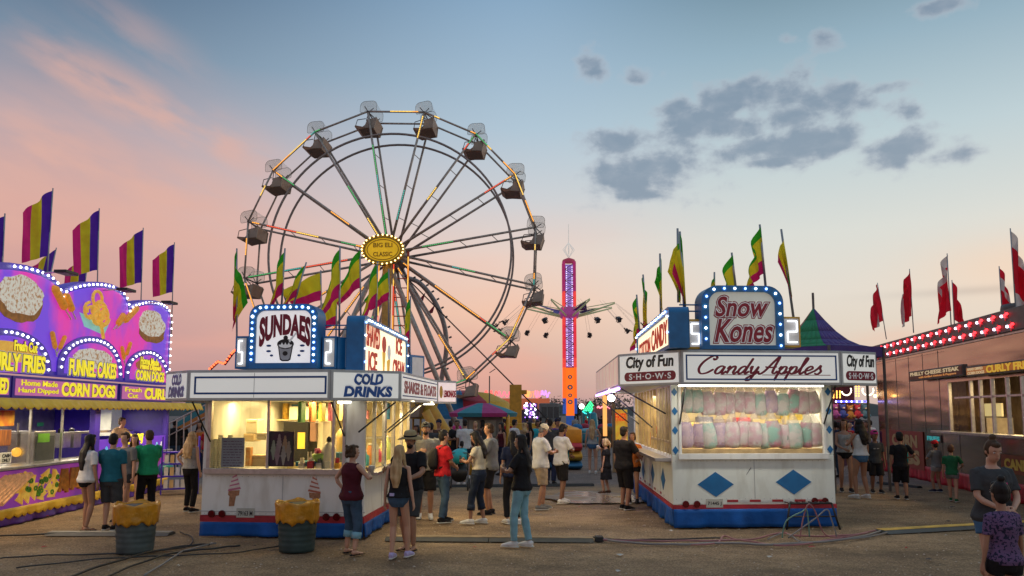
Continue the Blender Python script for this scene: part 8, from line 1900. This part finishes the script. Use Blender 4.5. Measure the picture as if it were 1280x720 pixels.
# by the candy trailer
man(741, 592, 1.76, -10, 'girl with very long blond hair, grey top and denim shorts in the walkway', sex='f', skin='l', hair=('blond', 'longer'), top=('tank', 'ltgrey'), bot=('short', 'bluedenim'), shoes='white', arms=('down', 'chest'))
man(758, 588, 1.80, 20, 'young man in dark grey tee next to the long haired blond girl', skin='m', hair=('brown', 'short'), top=('tee', 'charcoal'), bot=('shorts', 'black'))
man(758, 617, 1.36, 60, 'blond child in a black dress drinking from a white cup', sex='f', skin='l', hair=('blond', 'ponytail'), top=('dress', 'black'), bot=('short', 'black'), shoes='brown', arms=('down', 'mouth'), child=True, near=True, extra=[('cup', 'white cup at the mouth of the blond child', 1, CUPM)])
man(781, 637, 1.70, -50, 'stocky boy in black tee and long black shorts waiting at the side counter', skin='m', hair=('black', 'short'), top=('long_tee', 'black'), bot=('underknee', 'black'), shoes='black', arms=('down', 'carry'), near=True, w=1.12)
man(792, 628, 1.55, 160, 'girl with a brown ponytail at the side counter behind the stocky boy', sex='f', skin='m', hair=('brown', 'ponytail'), top=('tee', 'orange'), bot=('shorts', 'black'), arms=('carry', 'phone'))
# right hand groups
man(1058, 615, 1.82, 170, 'woman in grey tank top and black shorts facing the camera beside the candy trailer', sex='f', skin='m', hair=('brown', 'medium'), top=('tank', 'ltgrey'), bot=('short', 'black'), shoes='black', arms=('down', 'belly'), near=True, headturn=-10)
man(1078, 623, 1.83, 25, 'woman with big dark curly hair, white tank top and denim shorts', sex='f', skin='m', hair=('black', 'curly'), top=('tank', 'white'), bot=('short', 'bluedenim'), shoes='white', arms=('chest', 'down'), near=True, w=1.03, extra=[('bag', 'small dark shoulder bag hanging by the woman with big curly hair', 'black', 1)], stance=(.12, .05))
man(1096, 616, 1.56, 175, 'boy with a bright pink cap and dark tee facing the camera', skin='d', hair=('black', 'short'), top=('tee', 'charcoal'), bot=('long_shorts', 'black'), shoes='black', hat=('cap', 'pink'), child=True, near=True, extra=[('print', 'ltgrey')])
man(1128, 624, 1.56, -12, 'boy in black tee and black shorts with his back turned, holding a blue toy', skin='m', hair=('black', 'short'), top=('tee', 'black'), bot=('underknee', 'black'), shoes='black', arms=('down', (.22, .20, 1.12)), child=True, near=True, extra=[('toy', 'bright blue inflatable toy held up by the boy in black')])
man(1172, 615, 1.30, 20, 'small boy with red and white cap and grey tee by the silver trailer', skin='m', hair=('black', 'short'), top=('tee', 'grey'), bot=('shorts', 'ltgrey'), shoes='navy', hat=('cap', 'red'), arms=('chest', 'down'), child=True, near=True)
man(1192, 627, 1.28, -35, 'small boy in dark green tee and grey shorts walking by the silver trailer', skin='l', hair=('red', 'short'), top=('tee', 'dkgreen'), bot=('shorts', 'grey'), shoes='dkgreen', arms=('down2', 'carry'), child=True, near=True, stance=(-.09, .16, .09, -.12))
man(1250, 758, 1.71, 178, 'woman with dark hair in a top bun, charcoal tee with pink print, looking down', sex='f', skin='l', hair=('brown', 'bun'), top=('tee', 'charcoal'), bot=('shorts', 'bluedenim'), shoes='white', arms=('belly', 'belly'), near=True, w=1.14, look=(0, -16), extra=[('print', 'pink')])
man(1262, 798, 1.39, 3, 'girl with pinned up dark hair in a dark floral top and black shorts', sex='f', skin='m', hair=('black', 'bun'), top=('tee', 'floral'), bot=('shorts', 'black'), shoes='white', arms=('down', 'down2'), near=True, child=True, w=1.02)
# helpers at work in the stands
def worker(P, H, face, lb, **k): return person(P, H, face, lb, **k)
q = F5.p(F5.px(31, 560)[0], 0, -1.2); worker(Vector((q.x, q.y, .36)), 1.68, -110, 'worker in a bright red tee behind the counter of the purple stand', sex='m', skin='l', hair=('brown', 'short'), top=('tee', 'red'), bot=('jeans', 'black'), arms=('belly', 'carry'), hat=('cap', 'black'))
q = F5.p(F5.px(178, 560)[0], 0, -.7); worker(Vector((q.x, q.y, .30)), 1.60, -95, 'worker leaning on the end hatch of the purple stand', skin='m', hair=('brown', 'short'), top=('tee', 'tan'), bot=('jeans', 'black'), arms=('reach', 'carry'), lean=.35)
q = S1.p(1.35, 0, -.75); worker(Vector((q.x, q.y, .36)), 1.62, -95, 'worker in a pale yellow tee behind the side counter of the sundae trailer', skin='m', hair=('black', 'short'), top=('tee', 'offwhite'), bot=('jeans', 'black'), arms=('belly', 'carry'), lean=.2)
q = F6.p(uw0+2.6, 0, -1.1); worker(Vector((q.x, q.y, .35)), 1.75, 100, 'worker in a white tee standing inside the silver trailer window', skin='m', hair=('black', 'short'), top=('tee', 'pinkwhite'), bot=('jeans', 'black'), arms=('belly', 'belly'))
# riders on the swing ride: one figure, then copies
sr = person(Vector((0, 0, 0)), 1.7, 0, 'x', skin='d', hair=('black', 'short'), top=('tee', 'charcoal'), bot=('jeans', 'dkdenim'), shoes='black', arms=('out', 'out'), sit=True, eyes=False)
for ch in list(sr.children): ch.location = Vector((0, 0, -.90*1.7/1.75+.08)) if ch.parent == sr else ch.location
for i, (c_, Q) in enumerate(swing_spots):
    o = sr if i == 0 else copy_tree(sr); o.rotation_mode = 'QUATERNION'; o.rotation_quaternion = Q; o.location = c_
    x, y = PXY(c_); o['label'] = 'dark seated rider on the swing ride, %s' % ['flying far right of the tower', 'next to the outermost chair on the right', 'just behind the tower on the right', 'behind the tower on the left', 'high behind the ferris wheel rim', 'lower of the pair nearest the ferris wheel', 'upper of the pair nearest the ferris wheel', 'hanging lowest left of the tower', 'hanging close beside the tower foot side', 'in front of the tower', 'lowest one right of the tower', 'between the tower and the flags'][i % 12]; o['group'] = 'riders on the swing ride'
# ---- crowd between the trailers and beyond: a few figures built once, then copied with other clothes
protos = []
spec = [dict(sex='m', skin='m', hair=('black', 'short'), top=('tee', 'white'), bot=('shorts', 'charcoal'), arms=('down', 'belly'), shoes='white'),
        dict(sex='f', skin='m', hair=('black', 'long'), top=('tank', 'maroon'), bot=('jeans', 'dkdenim'), arms=('down', 'phone'), shoes='black'),
        dict(sex='m', skin='d', hair=('black', 'short'), top=('tee', 'blue'), bot=('jeans', 'denim'), arms=('phone', 'phone'), shoes='black', w=1.1),
        dict(sex='f', skin='l', hair=('blond', 'medium'), top=('tee', 'pinkwhite'), bot=('short', 'denim'), arms=('down2', 'down'), shoes='white'),
        dict(sex='m', skin='m', hair=('brown', 'short'), top=('tee', 'charcoal'), bot=('long_shorts', 'khaki'), arms=('down', 'down'), shoes='grey', hat=('cap', 'navy')),
        dict(sex='f', skin='d', hair=('black', 'ponytail'), top=('tee', 'aqua'), bot=('leggings', 'black'), arms=('carry', 'down'), shoes='white')]
tops = ['white', 'maroon', 'blue', 'grey', 'black', 'red', 'teal', 'olive', 'purple', 'aqua', 'tan', 'ltgrey', 'navy', 'orange', 'white', 'charcoal', 'dkgreen', 'pink']
ref = [ # x, feet y, height, facing, prototype, top, place phrase
 (563, 592, 1.72, 10, 0, 'charcoal', 'below the yellow struts'), (571, 597, 1.75, 170, 2, 'black', 'just behind the boy in red'), (581, 598, 1.78, 0, 0, 'white', 'beside the stroller'), (577, 606, 1.2, 20, 5, 'aqua', 'small and crouched by the stroller'),
 (594, 585, 1.66, 190, 3, 'brown', 'in front of the ticket kiosk'), (603, 583, 1.7, 60, 1, 'charcoal', 'leaning at the ticket kiosk'), (618, 580, 1.68, 30, 2, 'blue', 'in royal blue right of the kiosk'), (627, 594, 1.66, 120, 1, 'maroon', 'behind the woman in the cream top'),
 (633, 575, 1.7, 0, 4, 'red', 'far off below the violet lights'), (643, 590, 1.75, -60, 0, 'white', 'directly in front of the yellow mast'), (655, 583, 1.6, 20, 3, 'tan', 'at the foot of the yellow platform'), (662, 590, 1.66, 100, 1, 'black', 'by the yellow platform'),
 (672, 586, 1.7, 190, 5, 'aqua', 'just left of the pale cap man'), (688, 606, 1.82, -20, 2, 'charcoal', 'between the two men in white shirts'), (697, 596, 1.8, 200, 4, 'purple', 'in front of the inflatable'), (700, 560, 1.7, 0, 0, 'grey', 'far behind the inflatable'),
 (586, 572, 1.7, 0, 0, 'grey', 'far off left of the kiosk'), (571, 570, 1.66, 180, 3, 'pink', 'far off under the kiosk canopy edge'), (612, 566, 1.7, 40, 1, 'olive', 'far off behind the kiosk'), (622, 563, 1.72, 90, 2, 'red', 'far off under the striped tent'), (630, 561, 1.65, 10, 5, 'white', 'far off beside the mast'), (640, 562, 1.7, 190, 4, 'teal', 'far off just left of the mast'), (616, 557, 1.7, 70, 3, 'ltgrey', 'deep in the crowd under the tent edge'), (607, 555, 1.7, 0, 0, 'purple', 'deep in the crowd behind the kiosk'), (627, 555, 1.7, 0, 1, 'orange', 'deep in the crowd near violet lights'), (636, 553, 1.75, 180, 2, 'navy', 'deep in the crowd in navy'), (597, 556, 1.7, 30, 4, 'tan', 'deep in the crowd left of the kiosk'), (659, 562, 1.7, 0, 4, 'grey', 'far off right of the mast'), (668, 560, 1.66, 90, 3, 'maroon', 'far off by the glittering booth'), (676, 562, 1.72, 0, 2, 'black', 'far off in front of the grey trailer'), (684, 558, 1.7, 180, 1, 'white', 'far off at the grey trailer wheels'),
 (719, 549, 1.7, 0, 0, 'ltgrey', 'alone far off beyond the barriers'), (733, 546, 1.65, 60, 3, 'red', 'far off by the turquoise ride'), (748, 548, 1.6, 0, 5, 'navy', 'far off beside the turquoise ride'), (752, 545, 1.7, 20, 2, 'black', 'far off behind the blond girl'),
 (1046, 597, 1.72, 30, 2, 'navy', 'half hidden by the candy trailer corner'), (1050, 588, 1.65, 0, 5, 'aqua', 'in turquoise at the prize stall'), (1064, 584, 1.6, 200, 3, 'red', 'at the prize stall behind the two women'), (1074, 580, 1.7, 0, 4, 'grey', 'at the prize stall counter'), (1085, 586, 1.68, 150, 1, 'purple', 'beside the prize stall posts'), (1090, 582, 1.7, 20, 0, 'white', 'far end of the prize stall'),
 (216, 590, 1.75, 10, 2, 'black', 'in black by the slide'), (224, 588, 1.7, 30, 4, 'black', 'dark figure in a cap by the slide'), (247, 592, 1.7, 190, 1, 'orange', 'by the slide behind the blonde woman'), (258, 594, 1.6, 0, 3, 'red', 'almost hidden by the edge of the sundae trailer'),
 (548, 600, 1.78, 170, 4, 'brown', 'left of the boy in red'), (538, 605, 1.7, 20, 0, 'charcoal', 'close behind the man in the grey tee'), (520, 612, 1.66, 150, 5, 'grey', 'at the far serving hatch of the sundae trailer')]
fam = {0: 'man in a {} tee', 1: 'woman with long black hair in a {} top', 2: 'broad man in a {} tee', 3: 'fair haired woman in a {} tee', 4: 'man with navy cap and {} tee', 5: 'woman with ponytail and {} tee'}
pr = {}
for i, (x, y, H, fc, pi, tc_, ph) in enumerate(ref):
    P = at(x, y); P.z = 0; lb = fam[pi].replace('a {}', 'an {}' if tc_ in ('orange', 'olive', 'aqua') else 'a {}').replace('long black hair', 'long dark hair').format({'ltgrey': 'light grey', 'dkgreen': 'dark green'}.get(tc_, tc_))+', '+ph
    if pi not in pr:
        pr[pi] = person(P, 1.7, fc, lb, group='crowd between the stands', eyes=pi in (0, 3), **spec[pi]); o = pr[pi]
    else: o = copy_tree(pr[pi]); o['label'] = lb
    o.location = P; s = H/1.7; o.scale = (s, s, s); o.rotation_euler = (0, 0, R(fc))
    for ch in o.children:
        nm = ch.name.split('.')[0]
        if nm in ('shirt', 'tank_top'): ch.material_slots[0].link = 'OBJECT'; ch.material_slots[0].material = CL[tc_]
        if nm in ('trousers', 'shorts', 'leggings'): ch.material_slots[0].link = 'OBJECT'; ch.material_slots[0].material = CL[['charcoal', 'denim', 'black', 'khaki', 'dkdenim', 'navy'][(i*5) % 6]]
place_held()
for d in DBG: print('DBG', d[0][:40], d[1], d[2], tuple(round(q) for q in d[3]))
